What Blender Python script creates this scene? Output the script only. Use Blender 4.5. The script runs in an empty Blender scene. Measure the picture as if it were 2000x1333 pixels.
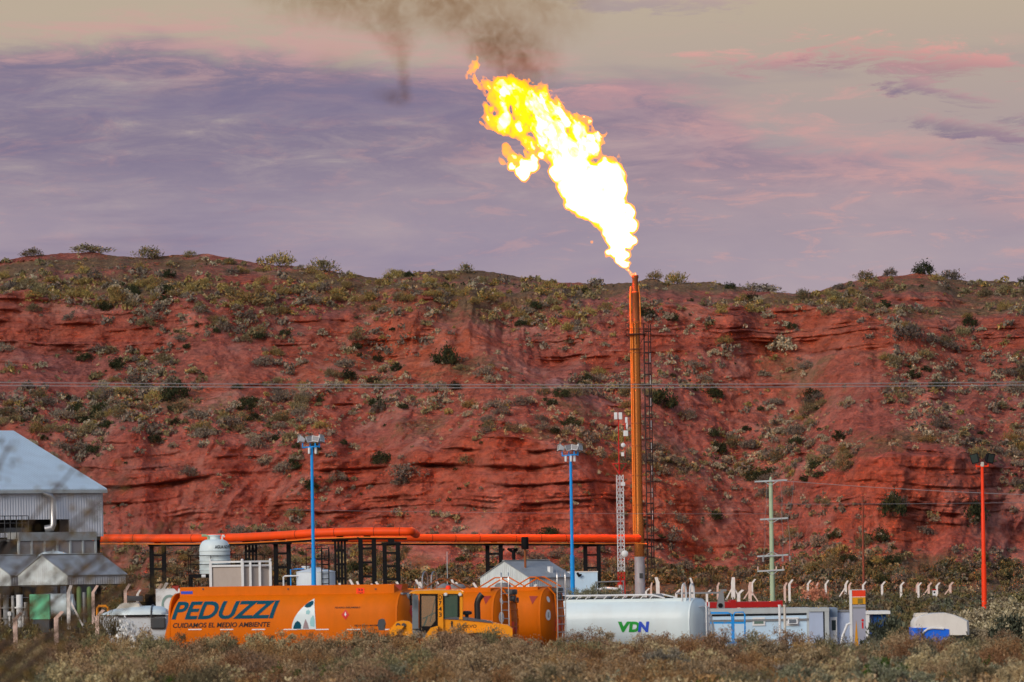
import bpy, bmesh, math, random
import numpy as np
from mathutils import Vector, Matrix

random.seed(7)
RNG = np.random.default_rng(11)
sc = bpy.context.scene
COL = sc.collection
R = math.radians
F = 11111.0          # focal length in pixels of the 2000 px wide photograph (200 mm lens)
CH = 4.1             # camera height above the yard
HY = 1100.0          # image row of the horizon on the optical axis
ROLL = R(0.9)
CR, SR = math.cos(ROLL), math.sin(ROLL)


def P(px, py, Y):
    """World point at distance Y seen at pixel (px, py)."""
    dx = px - 1000.0
    dy = HY - py
    return ((dx * CR + dy * SR) / F * Y, Y, CH + (-dx * SR + dy * CR) / F * Y)


def s2l(r, g, b):
    f = lambda c: (c / 255 / 12.92) if c / 255 <= 0.04045 else ((c / 255 + 0.055) / 1.055) ** 2.4
    return (f(r), f(g), f(b), 1.0)


def ground_z(Y, X=None):
    sw = 0.0
    if X is not None:
        sw = float(np.interp(X, [-60, -2, 1, 6, 8.5], [.46, .40, .30, .25, 0])) * float(np.interp(Y, [125, 165, 188, 197], [0, 1, 1, 0]))
        sw -= .26 * float(np.interp(X, [-6, -4, 7, 8], [0, 1, 1, 0])) * float(np.interp(Y, [208, 212, 221, 226], [0, 1, 1, 0]))
    return sw + float(np.interp(Y, [-200, 0, 60, 95, 120, 150, 172, 186, 197, 5000], [2.4, 2.4, 2.05, 1.68, 1.42, 1.05, 0.78, 0.5, 0.0, 0.0]))


# ------------------------------------------------------------------ noise
_perm = np.random.default_rng(3).permutation(512).astype(np.int64)
_grad = np.random.default_rng(4).normal(size=(512, 3))
_grad /= np.linalg.norm(_grad, axis=1)[:, None]


def perlin(x, y, z):
    x, y, z = np.broadcast_arrays(np.asarray(x, float), np.asarray(y, float), np.asarray(z, float))
    xi, yi, zi = np.floor(x).astype(np.int64), np.floor(y).astype(np.int64), np.floor(z).astype(np.int64)
    xf, yf, zf = x - xi, y - yi, z - zi
    u, v, w = [t * t * t * (t * (t * 6 - 15) + 10) for t in (xf, yf, zf)]
    out = 0
    for dx in (0, 1):
        wx = u if dx else 1 - u
        for dy in (0, 1):
            wy = v if dy else 1 - v
            for dz in (0, 1):
                wz = w if dz else 1 - w
                h = _perm[(_perm[(_perm[(xi + dx) & 511] + yi + dy) & 511] + zi + dz) & 511]
                g = _grad[h]
                out = out + wx * wy * wz * (g[..., 0] * (xf - dx) + g[..., 1] * (yf - dy) + g[..., 2] * (zf - dz))
    return out


def fbm(x, y, z, o=4, lac=2.03, gain=0.5):
    a, s, f = 1.0, 0, 1.0
    for i in range(o):
        s = s + a * perlin(np.asarray(x) * f + 17.3 * i, np.asarray(y) * f + 5.1 * i, np.asarray(z) * f + 9.7 * i)
        a *= gain
        f *= lac
    return s


# ------------------------------------------------------------------ materials
MATS = {}


def nodes_of(m):
    m.use_nodes = True
    nt = m.node_tree
    nt.nodes.clear()
    return nt


def N(nt, t, **kw):
    n = nt.nodes.new(t)
    for k, v in kw.items():
        if k == 'inp':
            for kk, vv in v.items():
                if hasattr(vv, 'is_output'):
                    nt.links.new(vv, n.inputs[kk])
                else:
                    n.inputs[kk].default_value = vv
        else:
            setattr(n, k, v)
    return n


def math_n(nt, op, a, b=None, c=None, clamp=False):
    n = nt.nodes.new('ShaderNodeMath')
    n.operation = op
    n.use_clamp = clamp
    for i, v in enumerate((a, b, c)):
        if v is None:
            continue
        if hasattr(v, 'is_output'):
            nt.links.new(v, n.inputs[i])
        else:
            n.inputs[i].default_value = v
    return n.outputs[0]


def mixc(nt, fac, a, b, blend='MIX'):
    n = nt.nodes.new('ShaderNodeMix')
    n.data_type = 'RGBA'
    n.blend_type = blend
    for i, v in ((0, fac), (6, a), (7, b)):
        if hasattr(v, 'is_output'):
            nt.links.new(v, n.inputs[i])
        else:
            n.inputs[i].default_value = v
    return n.outputs[2]


def ramp(nt, fac, stops, interp='LINEAR'):
    n = nt.nodes.new('ShaderNodeValToRGB')
    n.color_ramp.interpolation = interp
    el = n.color_ramp.elements
    while len(el) < len(stops):
        el.new(0.5)
    for e, (p, c) in zip(el, stops):
        e.position = p
        e.color = c if len(c) == 4 else (*c, 1)
    nt.links.new(fac, n.inputs[0])
    return n.outputs[0]


def paint(name, col, rough=0.5, metal=0.0, dirt=0.25, dirtcol=None, scale=1.5, bump=0.0, spec=0.25, ribs=None, coat=0.0):
    """Painted or bare surface with streaky grime and fine unevenness."""
    if name in MATS:
        return MATS[name]
    m = bpy.data.materials.new(name)
    nt = nodes_of(m)
    out = N(nt, 'ShaderNodeOutputMaterial')
    bs = N(nt, 'ShaderNodeBsdfPrincipled', inp={'Roughness': rough, 'Metallic': metal, 'Specular IOR Level': spec, 'Coat Weight': coat})
    tc = N(nt, 'ShaderNodeTexCoord')
    mp = N(nt, 'ShaderNodeMapping', inp={'Vector': tc.outputs['Object'], 'Scale': (scale, scale, scale * 0.35)})
    n1 = N(nt, 'ShaderNodeTexNoise', inp={'Vector': mp.outputs[0], 'Scale': 2.0, 'Detail': 8.0, 'Roughness': 0.65})
    n2 = N(nt, 'ShaderNodeTexNoise', inp={'Vector': tc.outputs['Object'], 'Scale': 0.6 * scale, 'Detail': 3.0})
    dc = dirtcol or (0.16, 0.09, 0.06)
    f1 = ramp(nt, n1.outputs[0], [(0.42, (0, 0, 0)), (0.78, (1, 1, 1))])
    fac = math_n(nt, 'MULTIPLY', f1, dirt)
    c0 = (*col[:3], 1)
    c1 = mixc(nt, n2.outputs[0], tuple(x * 0.86 for x in col[:3]) + (1,), tuple(min(1, x * 1.1) for x in col[:3]) + (1,))
    cc = mixc(nt, fac, c1, (*dc, 1))
    nt.links.new(cc, bs.inputs['Base Color'])
    rr = math_n(nt, 'MULTIPLY_ADD', n1.outputs[0], 0.25, rough - 0.1)
    nt.links.new(rr, bs.inputs['Roughness'])
    if ribs:
        mp2 = N(nt, 'ShaderNodeMapping', inp={'Vector': tc.outputs['Object']})
        wv = N(nt, 'ShaderNodeTexWave', inp={'Vector': mp2.outputs[0], 'Scale': ribs[1] if len(ribs) > 1 else 1.0})
        wv.bands_direction = ribs[0]
        bp = N(nt, 'ShaderNodeBump', inp={'Height': wv.outputs['Fac'], 'Strength': 0.55, 'Distance': 0.06})
        nt.links.new(bp.outputs[0], bs.inputs['Normal'])
    elif bump:
        bp = N(nt, 'ShaderNodeBump', inp={'Height': n1.outputs[0], 'Strength': bump, 'Distance': 0.05})
        nt.links.new(bp.outputs[0], bs.inputs['Normal'])
    nt.links.new(bs.outputs[0], out.inputs[0])
    MATS[name] = m
    return m


def foliage(name, cols, tw=(0.07, 0.045, 0.03)):
    m = bpy.data.materials.new(name)
    nt = nodes_of(m)
    out = N(nt, 'ShaderNodeOutputMaterial')
    geo = N(nt, 'ShaderNodeNewGeometry')
    oi = N(nt, 'ShaderNodeObjectInfo')
    k = len(cols)
    c = ramp(nt, geo.outputs['Random Per Island'], [(i / max(1, k - 1), cc) for i, cc in enumerate(cols)])
    v = math_n(nt, 'MULTIPLY_ADD', oi.outputs['Random'], 0.6, 0.82)
    h = N(nt, 'ShaderNodeHueSaturation', inp={'Color': c, 'Value': v})
    hh = math_n(nt, 'MULTIPLY_ADD', oi.outputs['Random'], 0.03, 0.485)
    nt.links.new(hh, h.inputs['Hue'])
    bs = N(nt, 'ShaderNodeBsdfPrincipled', inp={'Base Color': h.outputs[0], 'Roughness': 0.85, 'Specular IOR Level': 0.15})
    nt.links.new(bs.outputs[0], out.inputs[0])
    MATS[name] = m
    return m


def glass(name, col, rough=0.08):
    m = bpy.data.materials.new(name)
    nt = nodes_of(m)
    out = N(nt, 'ShaderNodeOutputMaterial')
    bs = N(nt, 'ShaderNodeBsdfPrincipled', inp={'Base Color': (*col, 1), 'Roughness': rough, 'Specular IOR Level': 0.8})
    nt.links.new(bs.outputs[0], out.inputs[0])
    MATS[name] = m
    return m


def clear_glass(name, col, clear):
    m = bpy.data.materials.new(name)
    nt = nodes_of(m)
    out = N(nt, 'ShaderNodeOutputMaterial')
    bs = N(nt, 'ShaderNodeBsdfPrincipled', inp={'Base Color': (*col, 1), 'Roughness': .08, 'Specular IOR Level': .6})
    tr = N(nt, 'ShaderNodeBsdfTransparent', inp={'Color': (.8, .9, .82, 1)})
    mx = N(nt, 'ShaderNodeMixShader', inp={0: clear, 1: bs.outputs[0], 2: tr.outputs[0]})
    nt.links.new(mx.outputs[0], out.inputs[0])
    MATS[name] = m
    return m


# ------------------------------------------------------------------ mesh builder
class MB:
    def __init__(s):
        s.v, s.f, s.mi = [], [], []

    def add(s, vs, fs, mi=0):
        b = len(s.v)
        s.v += [tuple(p) for p in vs]
        s.f += [tuple(i + b for i in f) for f in fs]
        s.mi += [mi] * len(fs)
        return s

    def box(s, c, d, rz=0.0, mi=0, ch=0.0):
        x, y, z = d[0] / 2, d[1] / 2, d[2] / 2
        if ch:
            k = min(ch, x * .9, y * .9, z * .9)
            bm = bmesh.new()
            bmesh.ops.create_cube(bm, size=1)
            for q in bm.verts:
                q.co = (q.co.x * d[0], q.co.y * d[1], q.co.z * d[2])
            bmesh.ops.bevel(bm, geom=bm.edges[:], offset=k, segments=2, affect='EDGES', profile=0.5)
            vs = [v.co.copy() for v in bm.verts]
            bm.verts.index_update()
            fs = [[v.index for v in f.verts] for f in bm.faces]
            bm.free()
        else:
            vs = [Vector((a * x, b * y, e * z)) for a in (-1, 1) for b in (-1, 1) for e in (-1, 1)]
            fs = [(0, 1, 3, 2), (4, 6, 7, 5), (0, 4, 5, 1), (2, 3, 7, 6), (0, 2, 6, 4), (1, 5, 7, 3)]
        ca, sa = math.cos(rz), math.sin(rz)
        vs = [(c[0] + p[0] * ca - p[1] * sa, c[1] + p[0] * sa + p[1] * ca, c[2] + p[2]) for p in vs]
        return s.add(vs, fs, mi)

    def b2(s, p, q, ch=0.0, mi=0):
        return s.box([(a + b) / 2 for a, b in zip(p, q)], [abs(b - a) for a, b in zip(p, q)], 0, mi, ch)

    def tube(s, pts, r, n=8, mi=0, cap=True):
        pts = [Vector(p) for p in pts]
        rs = r if isinstance(r, (list, tuple)) else [r] * len(pts)
        prev = None
        rings = []
        for i, p in enumerate(pts):
            a = pts[max(0, i - 1)]
            b = pts[min(len(pts) - 1, i + 1)]
            t = (b - a).normalized()
            if prev is None:
                u = t.orthogonal().normalized()
            else:
                u = prev - t * prev.dot(t)
                u = u.normalized() if u.length > 1e-6 else t.orthogonal().normalized()
            prev = u
            w = t.cross(u)
            rings.append([p + (u * math.cos(2 * math.pi * k / n) + w * math.sin(2 * math.pi * k / n)) * rs[i] for k in range(n)])
        vs = [q for rg in rings for q in rg]
        fs = [(i * n + k, i * n + (k + 1) % n, (i + 1) * n + (k + 1) % n, (i + 1) * n + k) for i in range(len(pts) - 1) for k in range(n)]
        if cap:
            fs.append(tuple(reversed(range(n))))
            fs.append(tuple((len(pts) - 1) * n + k for k in range(n)))
        return s.add(vs, fs, mi)

    def beam(s, p, q, w, h=None, mi=0):
        h = h or w
        p, q = Vector(p), Vector(q)
        t = (q - p).normalized()
        up = Vector((0, 0, 1)) if abs(t.z) < 0.95 else Vector((0, 1, 0))
        u = t.cross(up).normalized()
        v = u.cross(t)
        vs = []
        for e in (p, q):
            for a, b in ((-1, -1), (1, -1), (1, 1), (-1, 1)):
                vs.append(e + u * a * w / 2 + v * b * h / 2)
        return s.add(vs, [(0, 3, 2, 1), (4, 5, 6, 7), (0, 1, 5, 4), (1, 2, 6, 5), (2, 3, 7, 6), (3, 0, 4, 7)], mi)

    def lathe(s, prof, c=(0, 0, 0), n=32, axis='z', mi=0):
        vs = []
        for r, h in prof:
            for k in range(n):
                a = 2 * math.pi * k / n
                q = (r * math.cos(a), r * math.sin(a), h)
                if axis == 'y':
                    q = (q[0], q[2], q[1])
                elif axis == 'x':
                    q = (q[2], q[0], q[1])
                vs.append((q[0] + c[0], q[1] + c[1], q[2] + c[2]))
        fs = [(i * n + k, i * n + (k + 1) % n, (i + 1) * n + (k + 1) % n, (i + 1) * n + k) for i in range(len(prof) - 1) for k in range(n)]
        fs.append(tuple(reversed(range(n))))
        fs.append(tuple((len(prof) - 1) * n + k for k in range(n)))
        return s.add(vs, fs, mi)

    def prism(s, poly, y0, y1, mi=0):
        """(x, z) outline extruded along y."""
        n = len(poly)
        vs = [(x, y0, z) for x, z in poly] + [(x, y1, z) for x, z in poly]
        fs = [tuple(range(n)), tuple(reversed(range(n, 2 * n)))] + [(i, (i + 1) % n, n + (i + 1) % n, n + i) for i in range(n)]
        return s.add(vs, fs, mi)

    def prismx(s, poly, x0, x1, mi=0):
        n = len(poly)
        vs = [(x0, y, z) for y, z in poly] + [(x1, y, z) for y, z in poly]
        fs = [tuple(range(n)), tuple(reversed(range(n, 2 * n)))] + [(i, (i + 1) % n, n + (i + 1) % n, n + i) for i in range(n)]
        return s.add(vs, fs, mi)

    def loft(s, rings, mi=0, cap=True):
        n = len(rings[0])
        vs = [p for r in rings for p in r]
        fs = [(i * n + k, i * n + (k + 1) % n, (i + 1) * n + (k + 1) % n, (i + 1) * n + k) for i in range(len(rings) - 1) for k in range(n)]
        if cap:
            fs.append(tuple(reversed(range(n))))
            fs.append(tuple((len(rings) - 1) * n + k for k in range(n)))
        return s.add(vs, fs, mi)

    def build(s, name, mats, parent=None, smooth=False, fix=True, angle=35):
        me = bpy.data.meshes.new(name)
        me.from_pydata(s.v, [], s.f)
        for m in (mats if isinstance(mats, (list, tuple)) else [mats]):
            me.materials.append(m)
        if any(s.mi):
            me.polygons.foreach_set('material_index', s.mi)
        if fix:
            bm = bmesh.new()
            bm.from_mesh(me)
            bmesh.ops.recalc_face_normals(bm, faces=bm.faces)
            bm.to_mesh(me)
            bm.free()
        if smooth:
            me.shade_smooth()
            me.set_sharp_from_angle(angle=R(angle))
        me.update()
        o = bpy.data.objects.new(name, me)
        COL.objects.link(o)
        if parent:
            o.parent = parent
        return o


def tag(o, label, cat, group=None, kind=None):
    if label:
        o['label'] = label
    if cat:
        o['category'] = cat
    if group:
        o['group'] = group
    if kind:
        o['kind'] = kind
    return o


def thing(name, label, cat, loc=(0, 0, 0), rz=0.0, group=None):
    o = bpy.data.objects.new(name, None)
    o.empty_display_size = 0.3
    COL.objects.link(o)
    o.location = loc
    o.rotation_euler = (0, 0, rz)
    return tag(o, label, cat, group)


def dup(root, loc, rz=0.0, label=None, scale=None):
    r = root.copy()
    COL.objects.link(r)
    r.location = loc
    r.rotation_euler = (0, 0, rz)
    if label:
        r['label'] = label
    if scale:
        r.scale = scale
    for ch in list(root.children):
        c = ch.copy()
        COL.objects.link(c)
        c.parent = r
        for g in list(ch.children):
            d = g.copy()
            COL.objects.link(d)
            d.parent = c
    return r


def mesh_np(name, V, Fq, mats, mi=None, smooth=False):
    me = bpy.data.meshes.new(name)
    V = np.asarray(V, np.float32)
    Fq = np.asarray(Fq, np.int32)
    k = Fq.shape[1]
    me.vertices.add(len(V))
    me.vertices.foreach_set('co', V.ravel())
    me.loops.add(Fq.size)
    me.loops.foreach_set('vertex_index', Fq.ravel())
    me.polygons.add(len(Fq))
    me.polygons.foreach_set('loop_start', np.arange(0, Fq.size, k, dtype=np.int32))
    for m in mats:
        me.materials.append(m)
    if mi is not None:
        me.polygons.foreach_set('material_index', np.asarray(mi, np.int32))
    me.update(calc_edges=True)
    if smooth:
        me.shade_smooth()
    me.validate()
    return me


def link_mesh(name, me, parent=None):
    o = bpy.data.objects.new(name, me)
    COL.objects.link(o)
    if parent:
        o.parent = parent
    return o


# ------------------------------------------------------------------ lettering
_tcache = {}


def text_geo(body, shear=0.0, bold=0.0):
    key = (body, shear, bold)
    if key in _tcache:
        return _tcache[key]
    cu = bpy.data.curves.new('lettering', 'FONT')
    cu.body = body
    cu.shear = shear
    cu.offset = bold
    cu.resolution_u = 4
    o = bpy.data.objects.new('lettering', cu)
    COL.objects.link(o)
    dg = bpy.context.evaluated_depsgraph_get()
    me = bpy.data.meshes.new_from_object(o.evaluated_get(dg))
    vs = [(v.co.x, v.co.y) for v in me.vertices]
    fs = [tuple(p.vertices) for p in me.polygons]
    bpy.data.objects.remove(o)
    bpy.data.curves.remove(cu)
    bpy.data.meshes.remove(me)
    x0, x1 = min(v[0] for v in vs), max(v[0] for v in vs)
    y0, y1 = min(v[1] for v in vs), max(v[1] for v in vs)
    vs = [((x - x0) / (x1 - x0), (y - y0) / (y1 - y0)) for x, y in vs]
    _tcache[key] = (vs, fs)
    return vs, fs


def decal(name, vs, fs, fn, mat, parent, cuts=8, cut_u=0, mi=None, mats=None):
    """Flat (u, v) figure laid on a surface: fn(u, v) -> local point."""
    bm = bmesh.new()
    bv = [bm.verts.new((u, 0, v)) for u, v in vs]
    for k, f in enumerate(fs):
        try:
            bf = bm.faces.new([bv[i] for i in f])
            if mi:
                bf.material_index = mi[k]
        except ValueError:
            pass
    lo, hi = min(v for u, v in vs), max(v for u, v in vs)
    for k in range(1, cuts):
        z = lo + (hi - lo) * k / cuts
        bmesh.ops.bisect_plane(bm, geom=bm.verts[:] + bm.edges[:] + bm.faces[:], plane_co=(0, 0, z), plane_no=(0, 0, 1))
    lo, hi = min(u for u, v in vs), max(u for u, v in vs)
    for k in range(1, cut_u):
        z = lo + (hi - lo) * k / cut_u
        bmesh.ops.bisect_plane(bm, geom=bm.verts[:] + bm.edges[:] + bm.faces[:], plane_co=(z, 0, 0), plane_no=(1, 0, 0))
    for v in bm.verts:
        v.co = fn(v.co.x, v.co.z)
    me = bpy.data.meshes.new(name)
    bm.to_mesh(me)
    bm.free()
    for m in (mats or [mat]):
        me.materials.append(m)
    return link_mesh(name, me, parent)


SQ = ([(0, 0), (1, 0), (1, 1), (0, 1)], [(0, 1, 2, 3)])
DIA = ([(.5, 0), (1, .5), (.5, 1), (0, .5)], [(0, 1, 2, 3)])


def circ(n=20, cx=.5, cy=.5, rx=.5, ry=.5):
    return ([(cx + rx * math.cos(2 * math.pi * k / n), cy + ry * math.sin(2 * math.pi * k / n)) for k in range(n)], [tuple(range(n))])


# palette
ORANGE = paint('tanker_orange', s2l(214, 104, 0), 0.55, dirt=0.4, dirtcol=(0.32, 0.10, 0.01), scale=0.9, coat=0.0, spec=.12)
PIPE = paint('pipe_orange', s2l(246, 78, 18), 0.5, dirt=0.4, dirtcol=(0.38, 0.08, 0.02), scale=0.5)
THIN = paint('thin_orange', s2l(235, 130, 45), 0.5, dirt=0.15)
WHITE = paint('white_enamel', (0.64, 0.745, 0.77), 0.4, dirt=0.18, dirtcol=(0.42, 0.35, 0.29), scale=0.6, coat=0.1)
CREAM = paint('cream_plastic', (0.6, 0.56, 0.49), 0.5, dirt=0.2)
POSTW = paint('post_white', (0.8, 0.76, 0.72), 0.8, dirt=0.4, dirtcol=(0.36, 0.2, 0.14), scale=3, bump=0.3)
POSTP = paint('post_pinkish', (0.72, 0.52, 0.44), 0.85, dirt=0.5, dirtcol=(0.36, 0.16, 0.1), scale=3, bump=0.3)
BLACK = paint('black_steel', (0.006, 0.006, 0.007), 0.7, dirt=0.1, dirtcol=(0.03, 0.02, 0.02), spec=.15)
DGREY = paint('dark_grey', (0.055, 0.06, 0.065), 0.5, dirt=0.2)
GREY = paint('mid_grey', (0.22, 0.23, 0.24), 0.5, dirt=0.25)
STEEL = paint('bare_steel', (0.5, 0.5, 0.5), 0.35, 0.85, dirt=0.25)
BLUE = paint('pole_blue', s2l(15, 148, 228), 0.45, dirt=0.12, scale=0.7)
LAMPW = paint('lamp_white', (0.72, 0.73, 0.73), 0.4, dirt=0.1)
REDOR = paint('lamp_pole_red', s2l(255, 62, 16), 0.5, dirt=0.08)
RED = paint('signal_red', s2l(205, 22, 20), 0.45, dirt=0.15)
MAROON = paint('marker_maroon', s2l(150, 40, 30), .5, dirt=.2)
DRED = paint('fascia_red', s2l(165, 12, 16), 0.5, dirt=0.1)
PLAC = paint('placard_orange', s2l(255, 62, 15), 0.5, dirt=0.05)
YEL = paint('loader_yellow', s2l(240, 152, 16), 0.4, dirt=0.25, dirtcol=(0.3, 0.12, 0.03), coat=0.15)
TEAL = paint('teal_paint', s2l(0, 72, 92), 0.6, dirt=0.05, spec=.1)
INK = paint('black_paint', (0.015, 0.015, 0.015), 0.6, dirt=0.0)
GREEN = paint('logo_green', s2l(20, 150, 50), 0.5, dirt=0.05)
LBLUE = paint('logo_blue', s2l(35, 75, 190), 0.5, dirt=0.05)
CORR = paint('corrugated_sheet', (0.55, 0.56, 0.58), 0.5, 0.1, dirt=0.35, dirtcol=(0.26, 0.24, 0.23), scale=0.7, ribs=('X', 1.6))
CORRP = paint('pale_cladding', (0.68, 0.70, 0.75), 0.55, 0.0, dirt=0.3, dirtcol=(0.36, 0.33, 0.33), scale=0.7, ribs=('X', 1.4))
CORRY = paint('corrugated_gable', (0.66, 0.72, 0.72), 0.55, 0.1, dirt=0.4, dirtcol=(0.32, 0.3, 0.28), scale=0.8, ribs=('Y', 1.3))
ROOFG = paint('grey_roof_sheet', (0.34, 0.36, 0.38), 0.5, 0.2, dirt=0.55, dirtcol=(0.17, 0.16, 0.16), scale=0.5, ribs=('X', 1.6))
ROOFB = paint('blue_grey_roof_sheet', (0.56, 0.68, 0.77), 0.42, 0.1, dirt=0.3, dirtcol=(0.25, 0.27, 0.29), scale=0.4, ribs=('X', 1.2))
CABW = paint('cabin_white', (0.50, 0.67, 0.82), 0.5, dirt=0.12)
CABB = paint('cabin_blue_grey', (0.40, 0.48, 0.64), 0.5, dirt=0.15)
TRIM = paint('trim_grey', (0.42, 0.46, 0.47), 0.5, dirt=0.2)
GRN = paint('cabinet_green', s2l(112, 205, 158), 0.5, dirt=0.25)
OLIVE = paint('vessel_green', s2l(92, 118, 70), 0.5, dirt=0.35)
TAN = paint('concrete_tan', (0.4, 0.3, 0.22), 0.85, dirt=0.4)
WOOD = paint('pole_wood_green', (0.40, 0.50, 0.33), 0.85, dirt=0.35, dirtcol=(0.2, 0.2, 0.12), scale=2, bump=0.3)
BROWN = paint('pole_rust', (0.2, 0.06, 0.035), 0.8, dirt=0.3)
RUST = paint('rusty_steel', (0.30, 0.10, 0.035), 0.6, 0.3, dirt=0.6, dirtcol=(0.13, 0.035, 0.015), scale=1.2)
STACK = paint('stack_steel', (0.50, 0.185, 0.05), 0.24, 0.8, dirt=0.6, dirtcol=(0.42, 0.10, 0.012), scale=0.7)
PERF = paint('mesh_panel', (0.42, 0.36, 0.32), 0.6, dirt=0.15)
GLASSD = glass('dark_glass', (0.035, 0.05, 0.045))
GLASSG = glass('green_glass', (0.12, 0.19, 0.16), 0.15)
GLASSL = glass('grey_glass', (0.26, 0.25, 0.25), 0.2)
TYRE = paint('tyre_rubber', (0.02, 0.02, 0.02), 0.85, dirt=0.6, dirtcol=(0.12, 0.06, 0.04))

# ------------------------------------------------------------------ hillside
CX = np.array([-400, 0, 200, 400, 600, 800, 1000, 1150, 1300, 1450, 1600, 1750, 1900, 2050, 2400], float)
ROWS = {
    'B':  [1152, 1152, 1152, 1150, 1150, 1150, 1148, 1146, 1145, 1145, 1143, 1142, 1140, 1140, 1140],
    'CF': [1020, 1010, 1000, 1020, 1040, 1045, 1048, 1052, 1075, 1085, 1050, 1045, 1045, 1060, 1060],
    'CT': [880, 850, 845, 872, 880, 878, 872, 888, 940, 965, 925, 906, 912, 940, 940],
    'MS': [770, 765, 762, 770, 772, 780, 780, 790, 800, 812, 810, 800, 800, 800, 800],
    'UF': [690, 682, 680, 672, 690, 700, 702, 712, 692, 690, 688, 682, 690, 700, 700],
    'UT': [590, 578, 590, 596, 630, 640, 640, 645, 602, 600, 606, 622, 630, 640, 640],
    'BN': [545, 542, 548, 545, 562, 572, 580, 590, 580, 588, 590, 582, 590, 592, 592],
}
SKY = np.array([[-500, 520], [-200, 515], [0, 512], [50, 500], [100, 497], [180, 493], [215, 499], [290, 504], [400, 496], [470, 508], [560, 520],
                [650, 530], [740, 545], [800, 534], [850, 529], [930, 529], [980, 534], [1040, 544], [1100, 552], [1180, 555], [1240, 552],
                [1262, 547], [1285, 546], [1300, 555], [1330, 552], [1400, 552], [1430, 557], [1480, 569], [1550, 576], [1600, 570],
                [1640, 556], [1680, 546], [1740, 540], [1800, 535], [1860, 545], [1900, 549], [1960, 549], [2100, 552], [2500, 560]], float)
DEPTH = {'B': 598, 'CF': 613, 'CT': 620, 'MS': 634, 'UF': 648, 'UT': 653, 'BN': 664, 'R': 680}
NCOL = 1350
cols = np.linspace(-330, 2330, NCOL)


def smooth1(a, k=31):
    ker = np.hanning(k)
    ker /= ker.sum()
    return np.convolve(np.pad(a, k // 2, mode='edge'), ker, mode='valid')


order = ['B', 'CF', 'CT', 'MS', 'UF', 'UT', 'BN', 'R']
ctrl_py, ctrl_Y = [], []
spur = fbm(cols / 260.0, 0.5, 0.5, 2, gain=.35)
for k, nm in enumerate(order):
    if nm == 'R':
        py = smooth1(np.interp(cols, SKY[:, 0], SKY[:, 1]), 9)
    else:
        py = smooth1(np.interp(cols, CX, ROWS[nm]), 61) + 36 * fbm((cols + 55 * k) / 130.0, k * 3.3, 0.2, 4) * (nm != 'B')
    w = {'B': 4, 'CF': 9, 'CT': 11, 'MS': 12, 'UF': 11, 'UT': 10, 'BN': 7, 'R': 5}[nm]
    Y = DEPTH[nm] + w * (spur + 0.5 * fbm((cols + 45 * k) / 110.0, 1.7, 0.9 + .25 * k, 2, gain=.35))
    if nm in ('B', 'CF', 'CT', 'MS'):
        Y = Y - {'B': .6, 'CF': 1, 'CT': 1, 'MS': .3}[nm] * 9 * np.exp(-((cols - 1765) / 185.0) ** 4) - 4 * np.exp(-((cols - 930) / 260.0) ** 4) + 7 * np.exp(-((cols - 1420) / 110.0) ** 2)
    if nm == 'R':
        Y = Y + 12 * np.exp(-((cols - 940) / 200.0) ** 4)
    ctrl_py.append(py)
    ctrl_Y.append(Y)
ctrl_py, ctrl_Y = np.array(ctrl_py), np.array(ctrl_Y)
seg_rows = [60, 96, 120, 74, 76, 72, 40, 44]
ts, seg_t = [], []
for k in range(len(order) - 1):
    n = seg_rows[k]
    ts += list(k + np.arange(n) / n)
ts.append(len(order) - 1)
ts = np.array(ts)
i0 = np.minimum(ts.astype(int), len(order) - 2)
fr = (ts - i0)[:, None]
PYg = ctrl_py[i0] * (1 - fr) + ctrl_py[i0 + 1] * fr
Yg = ctrl_Y[i0] * (1 - fr) + ctrl_Y[i0 + 1] * fr
PXg = np.broadcast_to(cols[None, :], PYg.shape)
Xg, _, Zg = P(PXg, PYg, Yg)
Xg, Yg, Zg = Xg.copy(), Yg.copy(), Zg.copy()
Tg = np.broadcast_to(ts[:, None], PYg.shape)
# how cliff-like each spot is
soft = np.interp(cols, [-400, 150, 300, 560, 680, 1180, 1300, 1450, 1560, 1640, 1900, 2000, 2400], [.35, .35, .6, .7, 1, 1, .3, .15, .8, 1, 1, .35, .3])
softu = np.interp(cols, [-400, 0, 380, 520, 620, 900, 1040, 1280, 1340, 1700, 2000, 2400], [1, 1, 1, .6, .45, .35, .55, .9, 1, 1, .9, .8])


def bumpf(t, a, b, e=.16):
    return np.clip((t - a) / e, 0, 1) * np.clip((b - t) / e, 0, 1)


cl = bumpf(Tg, 0.86, 2.1) * soft[None, :] + bumpf(Tg, 3.9, 5.12) * softu[None, :]
patch = fbm(Xg / 16, Yg / 16, Zg / 9, 3)
shx0 = Xg + (Zg - 18) * .9 * np.sin(Xg / 17)
pat2 = fbm(shx0 / 7.5, Zg / 3.2, 4.4, 4)
cl = np.clip(cl * np.clip(.62 + 1.2 * patch + 1.5 * pat2, 0, 1.15) + 0.85 * np.clip(fbm(shx0 / 8 + 9, Yg / 30, Zg / 2.6, 4) * 2.6 - .42, 0, 1), 0, 1)
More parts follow.
